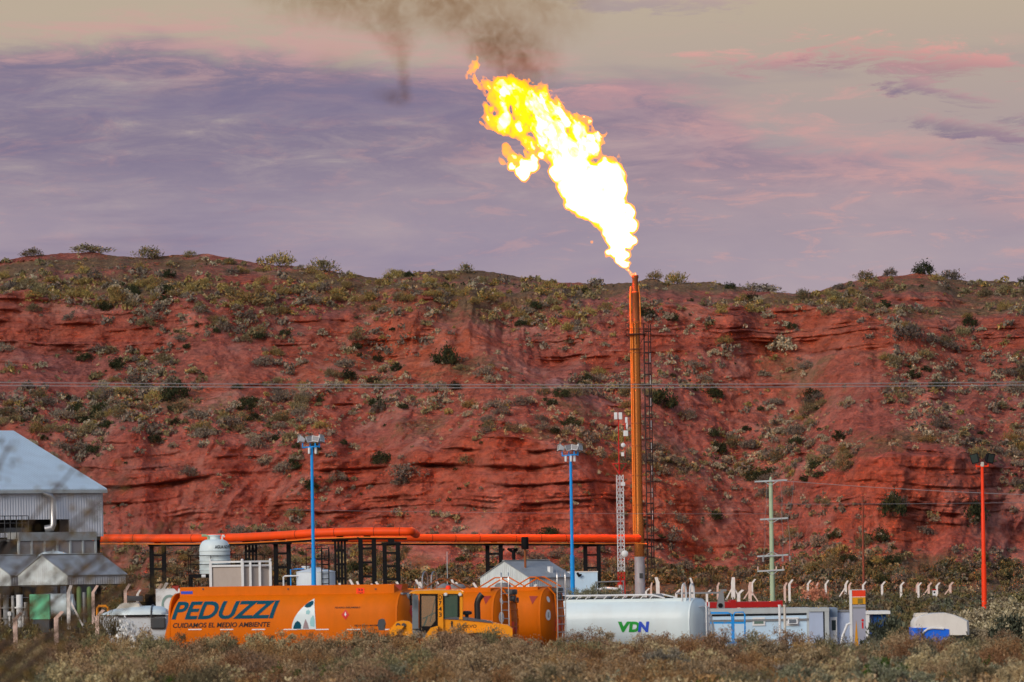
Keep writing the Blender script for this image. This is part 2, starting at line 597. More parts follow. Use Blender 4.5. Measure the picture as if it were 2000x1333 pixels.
# strata ledges
zz = Zg + 1.5 * fbm(Xg / 22, Yg / 60, 0.3, 4) + 0.02 * Xg * np.sin(Xg / 30)
rl = np.random.default_rng(5).random(400)
thick = np.cumsum(0.3 + 1.3 * np.random.default_rng(6).random(400) ** 2.0) - 60
idx = np.clip(np.searchsorted(thick, zz), 1, 398)
frz = (zz - thick[idx - 1]) / (thick[idx] - thick[idx - 1])
lay = rl[idx]
layer_noise = 1.5 * perlin(Xg / 5.5, idx * 7.77, 0.5) + 0.55 * np.tanh(4 * perlin(Xg / 2.6, (idx // 2) * 3.3, 4.5))
edge = np.clip(frz / .14, 0, 1) * np.clip((1 - frz) / .07, 0, 1)
led = (lay - 0.3 + 0.75 * layer_noise) * (0.25 + 0.75 * edge)
shx = Xg + (Zg - 18) * 1.1 * np.sin(Xg / 19 + 1.3 * np.sin(Xg / 41))
gul = fbm(shx / 12, Zg / 22, Yg / 60, 4)
gul2 = -np.abs(fbm(shx / 7.5 + 3, Zg / 15, Yg / 40, 5)) + .2
rough = fbm(Xg / 2.6, Yg / 2.6, Zg / 2.0, 4)
fine = fbm(Xg / .8, Yg / .8, Zg / .55, 3)
wtop = np.clip((7 - Tg) / 0.5, 0, 1)
disp = (1.85 * led * cl * np.clip(.75 + 1.2 * fbm(Xg / 11, Zg / 5, 8.8, 3), .15, 1.4) + 0.28 * led * (1 - cl)) + 2.6 * gul * wtop * (1 - .35 * cl) + 3.4 * gul2 * wtop * (1 - .5 * cl) + 0.9 * rough * (0.6 + .5 * cl) + 0.30 * fine
Yg2 = Yg - disp
Zg2 = Zg + 0.25 * rough * (1 - cl) + 0.10 * fine * (1 - .5 * cl) + 0.35 * gul * wtop
# scattered rocks below the cliffs
rk = perlin(Xg / 0.9, Yg / 0.9, 7.7) + 0.5 * perlin(Xg / .45, Yg / .45, 3.1)
talus = (bumpf(Tg, 0.15, 1.0, .3) + bumpf(Tg, 2.0, 4.0, .3)) * (1 - cl)
Zg2 += np.clip(rk - 0.36, 0, 1) * 1.3 * talus
# closing apron (below ground) and back slope
nf = 3
ap = [(Xg2 := Xg)[:1] * 0 + Xg[:1], ]
front = []
for k in range(nf):
    d = (nf - k) * 9.0
    front.append((Xg[0], Yg2[0] - d, np.maximum(Zg2[0] - d * 0.09, -0.6)))
back = []
for k in range(1, 26):
    d = 1.5 * k + 0.55 * k * k
    bx = Xg[-1] * (1 + d / 900)
    back.append((bx, Yg2[-1] + d, Zg2[-1] - 0.012 * d - 0.00012 * d * d + 0.5 * fbm(bx / 12, d / 12 + np.zeros_like(bx), 2.2, 3) * min(1, d / 14)))
GX = np.vstack([np.array([f[0] for f in front]), Xg, np.array([b[0] for b in back])])
GY = np.vstack([np.array([f[1] for f in front]), Yg2, np.array([b[1] for b in back])])
GZ = np.vstack([np.array([f[2] for f in front]), Zg2, np.array([b[2] for b in back])])
padc = lambda a, v0, v1: np.vstack([np.full((nf, NCOL), v0), a, np.full((25, NCOL), v1)])
veg = np.clip(np.interp(Tg, [0, .25, .7, 1, 2, 2.3, 3, 3.9, 5, 5.4, 6.2, 7], [1, .95, .35, .12, .12, .42, .3, .25, .15, .6, .85, .8]) * (1 - .8 * cl)
              + 0.9 * fbm(Xg / 12, Yg / 12, 1.3, 4) * (1 - cl), 0, 1)
VEG = padc(veg, 1.0, .8)
CLF = padc(cl, 0, 0)
nr = GX.shape[0]
ii = np.arange(nr * NCOL).reshape(nr, NCOL)
quads = np.stack([ii[:-1, :-1], ii[:-1, 1:], ii[1:, 1:], ii[1:, :-1]], -1).reshape(-1, 4)

mh = bpy.data.materials.new('red_hill_rock')
nt = nodes_of(mh)
out = N(nt, 'ShaderNodeOutputMaterial')
tc = N(nt, 'ShaderNodeTexCoord')
at = N(nt, 'ShaderNodeAttribute', attribute_name='veg')
ac = N(nt, 'ShaderNodeAttribute', attribute_name='cliff')
mp = N(nt, 'ShaderNodeMapping', inp={'Vector': tc.outputs['Object'], 'Scale': (0.05, 0.05, 1.1)})
st = N(nt, 'ShaderNodeTexNoise', inp={'Vector': mp.outputs[0], 'Scale': 1.0, 'Detail': 7.0, 'Roughness': 0.62, 'Distortion': 0.4})
big = N(nt, 'ShaderNodeTexNoise', inp={'Vector': tc.outputs['Object'], 'Scale': 0.045, 'Detail': 5.0, 'Roughness': 0.6})
med = N(nt, 'ShaderNodeTexNoise', inp={'Vector': tc.outputs['Object'], 'Scale': 0.55, 'Detail': 8.0, 'Roughness': 0.7})
fin = N(nt, 'ShaderNodeTexNoise', inp={'Vector': tc.outputs['Object'], 'Scale': 3.0, 'Detail': 7.0, 'Roughness': 0.75})
rock = ramp(nt, st.outputs[0], [(0.25, (0.21, 0.056, 0.046)), (0.42, (0.35, 0.09, 0.06)), (0.52, (0.41, 0.108, 0.066)), (0.6, (0.29, 0.078, 0.06)), (0.72, (0.48, 0.15, 0.10))])
soil = ramp(nt, big.outputs[0], [(0.3, (0.29, 0.12, 0.11)), (0.45, (0.375, 0.12, 0.09)), (0.6, (0.43, 0.15, 0.115)), (0.72, (0.38, 0.195, 0.18))])
c = mixc(nt, ac.outputs['Fac'], soil, rock)
orb = N(nt, 'ShaderNodeTexNoise', inp={'Vector': tc.outputs['Object'], 'Scale': 0.028, 'Detail': 3.0})
c = mixc(nt, ramp(nt, orb.outputs[0], [(0.5, (0, 0, 0)), (0.68, (.75, .75, .75))]), c, (0.47, 0.12, 0.055, 1))
pebf = ramp(nt, med.outputs[0], [(0.38, (0.62, 0.6, 0.6)), (0.55, (1, 1, 1)), (0.7, (1.25, 1.22, 1.2))])
c = mixc(nt, 1.0, c, pebf, 'MULTIPLY')
finf = ramp(nt, fin.outputs[0], [(0.32, (0.6, 0.58, 0.58)), (0.5, (1, 1, 1)), (0.72, (1.3, 1.25, 1.22))])
c = mixc(nt, 0.8, c, finf, 'MULTIPLY')
dn = N(nt, 'ShaderNodeTexNoise', inp={'Vector': tc.outputs['Object'], 'Scale': 0.16, 'Detail': 7.0, 'Roughness': 0.65, 'Distortion': 0.6})
c = mixc(nt, math_n(nt, 'MULTIPLY', ramp(nt, dn.outputs[0], [(.5, (0, 0, 0)), (.66, (.7, .7, .7))]), math_n(nt, 'MULTIPLY_ADD', ac.outputs['Fac'], -.6, 1.0)), c, (.46, .235, .19, 1))
c = mixc(nt, ramp(nt, dn.outputs[0], [(.34, (.55, .55, .55)), (.46, (0, 0, 0))]), c, (.22, .085, .07, 1))
# low dry ground cover tints the soil
vn = N(nt, 'ShaderNodeTexNoise', inp={'Vector': tc.outputs['Object'], 'Scale': 0.8, 'Detail': 8.0, 'Roughness': 0.75})
vf = math_n(nt, 'ADD', at.outputs['Fac'], math_n(nt, 'MULTIPLY_ADD', vn.outputs[0], 1.6, -0.8))
vf = ramp(nt, vf, [(0.45, (0, 0, 0)), (0.85, (0.8, 0.8, 0.8))])
vc = ramp(nt, fin.outputs[0], [(0.35, (0.075, 0.062, 0.034)), (0.5, (0.15, 0.115, 0.06)), (0.65, (0.24, 0.18, 0.105))])
c = mixc(nt, vf, c, vc)
# grey gravel lags near the crest
gn = N(nt, 'ShaderNodeTexNoise', inp={'Vector': tc.outputs['Object'], 'Scale': 0.035, 'Detail': 4.0})
sp = N(nt, 'ShaderNodeSeparateXYZ', inp={'Vector': tc.outputs['Object']})
gh = math_n(nt, 'MULTIPLY', ramp(nt, gn.outputs[0], [(0.48, (0, 0, 0)), (0.6, (.8, .8, .8))]), math_n(nt, 'MULTIPLY_ADD', sp.outputs[2], 0.12, -4.9, clamp=True))
c = mixc(nt, gh, c, (0.19, 0.13, 0.13, 1))
# thin white gypsum seams
ws = N(nt, 'ShaderNodeTexNoise', inp={'Vector': N(nt, 'ShaderNodeMapping', inp={'Vector': tc.outputs['Object'], 'Scale': (0.12, 0.12, 3.0)}).outputs[0], 'Scale': 1.0, 'Detail': 3.0})
wf = math_n(nt, 'MULTIPLY', ramp(nt, ws.outputs[0], [(0.70, (0, 0, 0)), (0.74, (.6, .6, .6))]), ac.outputs['Fac'])
c = mixc(nt, wf, c, (0.5, 0.34, 0.27, 1))
hb = math_n(nt, 'ADD', math_n(nt, 'MULTIPLY', st.outputs[0], 0.8), math_n(nt, 'ADD', med.outputs[0], math_n(nt, 'MULTIPLY', fin.outputs[0], 0.35)))
bp = N(nt, 'ShaderNodeBump', inp={'Height': hb, 'Strength': 0.9, 'Distance': 0.9})
bs = N(nt, 'ShaderNodeBsdfPrincipled', inp={'Base Color': c, 'Roughness': 0.95, 'Specular IOR Level': 0.1, 'Normal': bp.outputs[0]})
nt.links.new(bs.outputs[0], out.inputs[0])

me = mesh_np('hillside', np.stack([GX.ravel(), GY.ravel(), GZ.ravel()], 1), quads, [mh])
for nm, arr in (('veg', VEG), ('cliff', CLF)):
    a = me.attributes.new(nm, 'FLOAT', 'POINT')
    a.data.foreach_set('value', arr.ravel().astype(np.float32))
tag(link_mesh('hillside', me), 'red layered rock hillside dotted with desert shrubs', 'hillside', kind='structure')

# ------------------------------------------------------------------ ground
gys = np.concatenate([np.arange(-80, 230, 2.0), np.arange(230, 640, 6.0), np.array([660, 720, 850, 1100, 1600, 2500, 4000, 6000])])
gxs = np.concatenate([np.array([-4000, -1500, -600, -250, -120]), np.arange(-80, 81, 1.6), np.array([120, 250, 600, 1500, 4000])])
MX, MY = np.meshgrid(gxs, gys)
MZ = np.vectorize(ground_z)(MY, MX) + 0.12 * fbm(MX / 6, MY / 6, 0.5, 3) * (MY < 900)
ii = np.arange(MX.size).reshape(MX.shape)
qs = np.stack([ii[:-1, :-1], ii[:-1, 1:], ii[1:, 1:], ii[1:, :-1]], -1).reshape(-1, 4)
mg = bpy.data.materials.new('desert_soil')
nt = nodes_of(mg)
out = N(nt, 'ShaderNodeOutputMaterial')
tc = N(nt, 'ShaderNodeTexCoord')
n1 = N(nt, 'ShaderNodeTexNoise', inp={'Vector': tc.outputs['Object'], 'Scale': 0.25, 'Detail': 8.0, 'Roughness': 0.7})
n2 = N(nt, 'ShaderNodeTexNoise', inp={'Vector': tc.outputs['Object'], 'Scale': 5.0, 'Detail': 6.0, 'Roughness': 0.7})
c = ramp(nt, n1.outputs[0], [(0.3, (0.09, 0.055, 0.035)), (0.5, (0.15, 0.085, 0.055)), (0.7, (0.2, 0.12, 0.08))])
c = mixc(nt, 0.7, c, ramp(nt, n2.outputs[0], [(0.3, (0.5, 0.5, 0.5)), (0.7, (1.3, 1.3, 1.3))]), 'MULTIPLY')
bp = N(nt, 'ShaderNodeBump', inp={'Height': n2.outputs[0], 'Strength': 0.6, 'Distance': 0.1})
bs = N(nt, 'ShaderNodeBsdfPrincipled', inp={'Base Color': c, 'Roughness': 0.95, 'Specular IOR Level': 0.1, 'Normal': bp.outputs[0]})
nt.links.new(bs.outputs[0], out.inputs[0])
tag(link_mesh('ground', mesh_np('ground', np.stack([MX.ravel(), MY.ravel(), MZ.ravel()], 1), qs, [mg], smooth=True)), 'brown desert soil under the scrub', 'ground', kind='structure')

# ------------------------------------------------------------------ shrubs
TWIG = paint('twig_bark', (0.075, 0.05, 0.036), 0.9, dirt=0.2)
FOL = {
    'pale': foliage('pale_leaf', [(0.10, 0.085, 0.055), (0.21, 0.185, 0.125), (0.30, 0.265, 0.185), (0.38, 0.34, 0.25)]),
    'grey': foliage('grey_leaf', [(0.06, 0.05, 0.042), (0.12, 0.1, 0.08), (0.16, 0.135, 0.105), (0.21, 0.18, 0.14)]),
    'olive': foliage('olive_leaf', [(0.065, 0.055, 0.03), (0.125, 0.105, 0.055), (0.17, 0.145, 0.075), (0.22, 0.185, 0.1)]),
    'yellow': foliage('yellow_leaf', [(0.095, 0.07, 0.024), (0.18, 0.135, 0.045), (0.245, 0.185, 0.065), (0.3, 0.23, 0.1)]),
    'dark': foliage('dark_leaf', [(0.012, 0.016, 0.008), (0.026, 0.032, 0.014), (0.042, 0.05, 0.02)]),
    'brown': foliage('brown_leaf', [(0.11, 0.066, 0.034), (0.24, 0.152, 0.08), (0.33, 0.22, 0.12), (0.41, 0.29, 0.175)]),
    'rust': foliage('rust_leaf', [(0.12, 0.06, 0.026), (0.25, 0.135, 0.055), (0.35, 0.21, 0.1)]),
    'tan': foliage('tan_leaf', [(0.155, 0.11, 0.058), (0.29, 0.215, 0.115), (0.37, 0.285, 0.16), (0.43, 0.34, 0.205)]),
    'sage': foliage('sage_leaf', [(0.06, 0.06, 0.036), (0.135, 0.135, 0.085), (0.2, 0.195, 0.125), (0.29, 0.27, 0.18)]),
    'bright': foliage('bright_leaf', [(0.02, 0.04, 0.008), (0.05, 0.085, 0.015), (0.085, 0.13, 0.022)]),
    'coral': foliage('coral_leaf', [(0.38, 0.15, 0.08), (0.58, 0.25, 0.14), (0.7, 0.34, 0.2)]),
    'straw': foliage('straw_leaf', [(0.14, 0.11, 0.06), (0.27, 0.22, 0.13), (0.36, 0.3, 0.19), (0.44, 0.37, 0.25)]),
    'flower': foliage('pale_flower', [(0.5, 0.5, 0.48), (0.7, 0.7, 0.68)]),
}


def bush_geo(seed, n, w, h, leaf, clumps=14, tight=0.22, aspect=2.0, twigs=12, up=0.3, spiky=0.0):
    """Leaf quads gathered in clumps over a dome, with bare twigs running to them."""
    r = np.random.default_rng(seed)
    th = r.uniform(0, 2 * np.pi, clumps)
    ph = np.arccos(r.uniform(0.02, 1, clumps))
    rad = r.uniform(0.45, 1.0, clumps) ** 0.5
    C = np.stack([np.cos(th) * np.sin(ph) * rad * w / 2, np.sin(th) * np.sin(ph) * rad * w / 2, (0.12 + 0.82 * np.cos(ph) * rad * r.uniform(.75, 1.1, clumps)) * h], 1)
    cs = r.uniform(0.6, 1.3, clumps)
    k = r.integers(0, clumps, n)
    pos = C[k] + r.normal(size=(n, 3)) * (tight * cs[k])[:, None] * np.array([w * .5, w * .5, h * .62])
    pos[:, 2] = np.abs(pos[:, 2]) + 0.01
    d = r.normal(size=(n, 3))
    d[:, 2] = np.abs(d[:, 2]) * (1 + up) + up
    if spiky:
        d = d * (1 - spiky) + spiky * 2.0 * (pos / np.array([w / 2, w / 2, h]))
    d /= np.linalg.norm(d, axis=1)[:, None]
    s = np.cross(d, r.normal(size=(n, 3)))
    s /= np.linalg.norm(s, axis=1)[:, None]
    L = leaf * r.uniform(.6, 1.5, n)[:, None]
    W = L / aspect
    a = pos - d * L * .5
    b = pos + d * L * .5
    V = np.stack([a - s * W * .25, a + s * W * .25, b + s * W * .5, b - s * W * .5], 1).reshape(-1, 3)
    V[:, 2] = np.maximum(V[:, 2], -0.02)
    Q = np.arange(4 * n).reshape(n, 4)
    mi = np.zeros(n, int)
    TV, TQ = [], []
    off = 4 * n
    for t in range(twigs):
        e = C[t % clumps] * r.uniform(.8, 1.12)
        p0 = np.array([r.normal() * w * .05, r.normal() * w * .05, 0])
        mid = (p0 + e) / 2 + np.array([0, 0, h * .06]) + r.normal(size=3) * w * .04
        tw = max(0.008, w * 0.011)
        for axis in (np.array([1, 0, 0]), np.array([0, 1, 0])):
            pts = [p0 - axis * tw, p0 + axis * tw, mid - axis * tw * .7, mid + axis * tw * .7, e - axis * tw * .3, e + axis * tw * .3]
            TV += pts
            TQ += [[off, off + 1, off + 3, off + 2], [off + 2, off + 3, off + 5, off + 4]]
            off += 6
    if TV:
        V = np.vstack([V, np.array(TV)])
        Q = np.vstack([Q, np.array(TQ)])
        mi = np.concatenate([mi, np.ones(len(TQ), int)])
    return V, Q, mi


def merged(name, items, mats):
    """items: list of (V, Q, mi, loc, scale, rz) joined into one mesh."""
    Vs, Qs, ms, off = [], [], [], 0
    for V, Q, mi, loc, s, rz in items:
        ca, sa = math.cos(rz), math.sin(rz)
        W = np.stack([V[:, 0] * ca - V[:, 1] * sa, V[:, 0] * sa + V[:, 1] * ca, V[:, 2]], 1) * s + np.array(loc)
        Vs.append(W)
        Qs.append(Q + off)
        ms.append(mi)
        off += len(V)
    return mesh_np(name, np.vstack(Vs), np.vstack(Qs), mats, np.concatenate(ms))


# --- on the hillside
HB = {}
for kd, prm in {'pale': dict(n=700, w=1, h=.58, leaf=.07, clumps=26, tight=.13, aspect=1.4), 'grey': dict(n=900, w=1, h=.55, leaf=.07, clumps=24, tight=.22),
                'olive': dict(n=850, w=1, h=.62, leaf=.075, clumps=26, tight=.22, aspect=2.6, spiky=.4), 'yellow': dict(n=750, w=1, h=.56, leaf=.08, clumps=24, tight=.24, aspect=2.8, spiky=.45),
                'dark': dict(n=900, w=1, h=.7, leaf=.08, clumps=22, tight=.19)}.items():
    HB[kd] = []
    for v in range(4):
        V, Q, mi = bush_geo(100 + v * 7 + len(HB) * 31, twigs=10, **prm)
        HB[kd].append(mesh_np(kd + '_shrub', V, Q, [FOL[kd], TWIG], mi))
HL = {'pale': ('pale_shrub', 'pale cream-grey desert shrub on the red hillside', 'pale shrubs on the hillside'),
      'grey': ('grey_shrub', 'dull grey-brown desert shrub on the red hillside', 'grey-brown shrubs on the hillside'),
      'olive': ('olive_shrub', 'olive green twiggy desert shrub on the red hillside', 'olive shrubs on the hillside'),
      'yellow': ('yellow_shrub', 'yellowish green shrub near the crest of the hill', 'yellowish shrubs near the crest'),
      'dark': ('dark_shrub', 'very dark green bush on the red hillside', 'dark bushes on the hillside')}
# slope density over the grid
dens = np.interp(Tg, [0, .2, .6, .95, 1.3, 2.0, 2.15, 2.6, 3.0, 3.6, 4.0, 4.8, 5.1, 5.5, 6.2, 6.8, 7], [.6, .7, .6, .5, .4, .45, .85, .75, .7, .75, .65, .45, .75, .95, .85, .55, .35])
dens = dens * (1 - cl) ** 1.2 * np.clip(0.62 + 2.2 * fbm(Xg / 9, Zg / 3.6, 5.5, 3) - 1.5 * (gul2 - .05), 0.03, 2.4)
dens = dens * (PXg > -60) * (PXg < 2060)
jac = np.ones_like(dens)
w_ = (dens * jac).ravel()
w_ = w_ / w_.sum()
pick = RNG.choice(w_.size, 11000, replace=False, p=w_)
cell = {}
chosen = []


def kind_at(px, t, r):
    if t > 4.9:
        p = {'yellow': .36, 'olive': .27, 'grey': .20, 'pale': .14, 'dark': .03} if px < 1650 else {'yellow': .18, 'olive': .36, 'grey': .24, 'pale': .16, 'dark': .06}
    elif t > 2.0:
        p = {'pale': .42, 'grey': .31, 'olive': .16, 'dark': .05, 'yellow': .06} if px > 560 else {'pale': .22, 'grey': .36, 'olive': .26, 'dark': .08, 'yellow': .08}
    elif t > .9:
        p = {'grey': .5, 'pale': .2, 'olive': .22, 'dark': .08}
    else:
        p = {'grey': .42, 'olive': .36, 'pale': .1, 'dark': .07, 'yellow': .05}
    x = r
    for k, v in p.items():
        x -= v
        if x <= 0:
            return k
    return 'grey'


rs = RNG.random((11000, 5))
fPX, fT, fX, fY, fZ = PXg.ravel(), Tg.ravel(), Xg.ravel(), Yg2.ravel(), Zg2.ravel()
for j, q in enumerate(pick):
    x, y, z, t, px = fX[q], fY[q], fZ[q], fT[q], fPX[q]
    size = 0.32 + 1.6 * rs[j, 0] ** 2.6
    if t > 5:
        size *= .9
    kd = kind_at(px, t, rs[j, 1])
    if kd == 'pale':
        size *= .72
    key = (int(x / 1.0), int(z / .45))
    if key in cell and rs[j, 2] < .8:
        continue
    cell[key] = 1
    chosen.append((size, kd, x, y, z, rs[j, 3], rs[j, 4]))
chosen.sort(key=lambda c: -c[0])
cnt = {k: 0 for k in HL}
rest = {k: [] for k in HL}
for size, kd, x, y, z, a, b in chosen:
    if cnt[kd] < 135:
        nm, lab, grp = HL[kd]
        o = link_mesh(nm, HB[kd][cnt[kd] % 4])
        o.location = (x, y - .15, z - .1)
        o.rotation_euler = (0, 0, a * 6.28)
        o.scale = (size * (1 + .4 * b), size, size * (.8 + .5 * b))
        tag(o, lab, 'shrub', grp)
        cnt[kd] += 1
    else:
        rest[kd].append((x, y - .1, z - .06, size, a))
small = {kd: [bush_geo(900 + v + 13 * i, 70, 1, .65, .2, clumps=10, tight=.2, aspect=1.5, twigs=0) for v in range(5)] for i, kd in enumerate(HL)}
sm_items, sm_mats = [], [FOL[k] for k in HL] + [FOL['tan']]
tf = bush_geo(870, 26, 1, .8, .3, clumps=6, tight=.25, aspect=2.0, twigs=0)
for q in RNG.choice(w_.size, 1300, replace=False, p=w_):
    sm_items.append((tf[0], tf[1], tf[2] * 0 + 5, (fX[q], fY[q] - .1, fZ[q] - .03), RNG.uniform(.2, .55), RNG.random() * 6.28))
for i, kd in enumerate(HL):
    for j, (x, y, z, s, a) in enumerate(rest[kd][:1250]):
        V, Q, mi = small[kd][j % 5]
        sm_items.append((V, Q, mi * 0 + i, (x, y, z), s, a * 6.28))
tag(link_mesh('hill_scrub', merged('hill_scrub', sm_items, sm_mats)), 'small low scrub scattered all over the red hillside', 'scrub', kind='stuff')


def hill_point(px, py):
    d = (PXg - px) ** 2 + (PYg - py) ** 2
    q = np.argmin(d)
    return fX[q], fY[q], fZ[q]


for px, py, w, h, kd, lab in [
    (345, 785, 3.2, 2.3, 'dark', 'large dark green bush left of centre slope just below the twin wires'),
    (1742, 1010, 2.4, 2.6, 'dark', 'dark round bush clinging to the right-hand red cliff'),
    (1905, 1015, 3.0, 2.2, 'dark', 'dark spreading bush on cliff beside the red lamp pole'),
    (1802, 533, 3.2, 1.6, 'dark', 'dark lone bush standing highest on the right skyline'),
    (1690, 545, 3.0, 1.2, 'olive', 'broad olive bush on the skyline left of the lone dark bush'),
    (615, 595, 2.0, 1.35, 'grey', 'rounded grey-brown bush alone on bare red bench, upper left'),
    (475, 592, 4.6, 1.7, 'yellow', 'wide yellow-green thicket above the upper left ledge'),
    (545, 520, 4.2, 1.9, 'yellow', 'tall twiggy yellow-green shrub on the left skyline'),
    (635, 530, 4.2, 1.7, 'olive', 'olive twiggy shrub on the skyline right of the tallest one'),
    (290, 502, 4.0, 1.6, 'olive', 'sparse thin shrub on the left skyline'),
    (180, 494, 4.6, 1.0, 'olive', 'olive flat-topped thicket on the far left skyline'),
    (65, 500, 3.2, 1.1, 'olive', 'low olive bush on the skyline near the left edge'),
    (1320, 552, 3.0, 1.8, 'yellow', 'yellowish shrub on the skyline just right of the stack'),
    (1480, 572, 5.0, 1.5, 'grey', 'grey thicket in the skyline dip right of the stack'),
    (1860, 545, 3.2, 1.5, 'grey', 'thin grey shrub on the skyline right of the lone bush'),
    (870, 712, 3.0, 2.2, 'dark', 'dark green bush in the pale shrub band at mid slope'),
    (1525, 690, 3.4, 2.4, 'pale', 'large pale silvery bush below the upper right ledge'),
    (1770, 670, 4.2, 2.2, 'grey', 'broad grey bush below the upper right cliff'),
    (800, 930, 4.6, 1.8, 'grey', 'long grey bush lying across the central red cliff'),
    (1295, 795, 3.4, 2.4, 'dark', 'dark bush immediately right of the flare stack ladder'),
]:
    x, y, z = hill_point(px, py)
    o = link_mesh(HL[kd][0], HB[kd][int(px) % 4])
    o.location = (x, y - .3, z - .15)
    o.scale = (w, w * .8, h / .66)
    o.rotation_euler = (0, 0, px * .7)
    tag(o, lab, 'shrub')

# --- dense brush at the foot of the hill and across the flat behind the yard
bb = []
BELT = {k: foliage('belt_' + k, c) for k, c in {'grey': [(0.04, 0.034, 0.028), (0.1, 0.082, 0.06), (0.15, 0.125, 0.09)], 'olive': [(0.045, 0.036, 0.016), (0.1, 0.08, 0.034), (0.155, 0.125, 0.055)],
        'rust': [(0.07, 0.04, 0.02), (0.14, 0.085, 0.04), (0.2, 0.125, 0.06)], 'sage': [(0.04, 0.044, 0.028), (0.095, 0.1, 0.062), (0.15, 0.15, 0.095)], 'brown': [(0.055, 0.036, 0.022), (0.125, 0.085, 0.05), (0.18, 0.125, 0.075)]}.items()}
bmats = [BELT['grey'], BELT['olive'], BELT['rust'], BELT['sage'], FOL['tan'], BELT['brown']]
bg = [bush_geo(700 + v, 130, 1, .75, .15, clumps=14, tight=.2, aspect=1.7, twigs=0) for v in range(8)]
for j in range(5200):
    Y = RNG.uniform(235, 625)
    X = RNG.uniform(-.1, .1) * Y
    px = 1000 + F * X / Y
    if Y < 470 and px < 1385:
        if RNG.random() < (.75 if Y < 330 else .45):
            continue
    if Y < 300 and 1385 < px < 1700:
        continue
    s = RNG.uniform(.5, 1.6) * (1.15 if Y > 560 else .85)
    z = ground_z(Y)
    k = RNG.choice(6, p=[.24, .32, .08, .13, .04, .19])
    V, Q, mi = bg[j % 8]
    ci = int(np.clip((px - cols[0]) / (cols[-1] - cols[0]) * (NCOL - 1), 0, NCOL - 1))
    dd = Yg2[0, ci] - Y
    if dd < 0:
        continue
    bb.append((V, Q, mi * 0 + k, (X, Y, max(z, Zg2[0, ci] - .09 * dd) - .03), s, RNG.random() * 6.28))
low_pts = np.argwhere((Tg > .02) & (Tg < .42) & (PXg > -60) & (PXg < 2060))
for j, (a, b) in enumerate(low_pts[RNG.choice(len(low_pts), 1150, replace=False)]):
    if RNG.random() < Tg[a, b] * (2.6 if PXg[a, b] < 650 else 1.9) + (.35 if PXg[a, b] < 650 else 0):
        continue
    V, Q, mi = bg[j % 8]
    bb.append((V, Q, mi * 0 + RNG.choice(6, p=[.28, .42, .06, .08, .02, .14]), (Xg[a, b], Yg2[a, b] - .1, Zg2[a, b] - .08), RNG.uniform(.7, 1.7), RNG.random() * 6.28))
tag(link_mesh('flat_scrub', merged('flat_scrub', bb, bmats)), 'olive and brown scrub covering the flat behind the yard', 'scrub', kind='stuff')

# --- foreground scrub
FB = {}
for i, (kd, prm) in enumerate({'brown': dict(n=5200, w=1.5, h=1.0, leaf=.036, clumps=46, tight=.10, aspect=2.6, twigs=46),
                'rust': dict(n=4400, w=1.4, h=.85, leaf=.036, clumps=36, tight=.12, aspect=2.8, twigs=40),
                'tan': dict(n=4400, w=1.3, h=.95, leaf=.036, clumps=40, tight=.085, aspect=1.8, twigs=34),
                'sage': dict(n=4400, w=1.4, h=.95, leaf=.036, clumps=40, tight=.10, aspect=2.0, twigs=34),
                'olive': dict(n=4600, w=1.5, h=1.0, leaf=.04, clumps=40, tight=.11, aspect=2.6, twigs=40, spiky=.3),
                'grey': dict(n=4200, w=1.3, h=.9, leaf=.036, clumps=40, tight=.10, aspect=2.2, twigs=44),
                'bright': dict(n=2600, w=1.3, h=1.0, leaf=.06, clumps=24, tight=.12, aspect=2.0, twigs=24, spiky=.4)}.items()):
    FB[kd] = []
    for v in range(3):
        V, Q, mi = bush_geo(300 + 17 * i + v, **prm)
        FB[kd].append(mesh_np(kd + '_bush', V, Q, [FOL[kd], TWIG], mi))
FL = {'brown': 'brown twiggy bush in the dry scrub in front of the yard', 'rust': 'rusty brown bush in the dry scrub in front of the yard',
      'tan': 'pale tan feathery bush in the dry scrub in front of the yard', 'sage': 'grey-green sage bush in the dry scrub in front of the yard',
      'olive': 'olive twiggy bush in the dry scrub in front of the yard', 'grey': 'grey leafless bush in the dry scrub in front of the yard',
      'bright': 'fresh green bush among the dry scrub'}
fcount = {k: 0 for k in FL}


def fbush(kd, X, Y, s, hs=1.0, lab=None, z=None):
    o = link_mesh(kd + '_bush', FB[kd][fcount[kd] % 3])
    o.location = (X, Y, ground_z(Y, X) - .04 if z is None else z)
    o.rotation_euler = (0, 0, RNG.random() * 6.28)
    o.scale = (s, s, s * hs)
    tag(o, lab or FL[kd], 'bush', None if lab else FL[kd].split(' in the ')[0].split(' among')[0] + ' scrub bushes')
    fcount[kd] += 1
    return o


kinds = ['brown', 'rust', 'tan', 'sage', 'olive', 'grey']
for Yb, n, smin, smax in [(100, 34, .75, 1.0), (112, 36, .8, 1.05), (124, 38, .8, 1.1), (137, 38, .85, 1.15), (151, 40, .85, 1.2), (166, 40, .9, 1.2), (180, 40, .95, 1.3)]:
    for k in range(n):
        Y = Yb + RNG.uniform(-5, 5)
        px = -60 + 2120 * (k + RNG.uniform(.1, .9)) / n
        X = (px - 1000) / F * Y
        hue = float(fbm(X / 5, Y / 12, 2.2, 2)) + RNG.normal() * .18
        if px > 1050:
            p = np.array([.32, .19, .24, .08, .13, .04])
        else:
            p = np.array([.42, .22, .16, .03, .14, .03])
        kd = kinds[RNG.choice(6, p=p)] if abs(hue) < .42 else ('rust' if hue < 0 else ('sage' if px > 1300 else 'brown'))
        fbush(kd, X, Y, RNG.uniform(smin, smax) * (.72 if Yb >= 166 and 1180 < px < 1268 else 1), RNG.uniform(.8, 1.12))
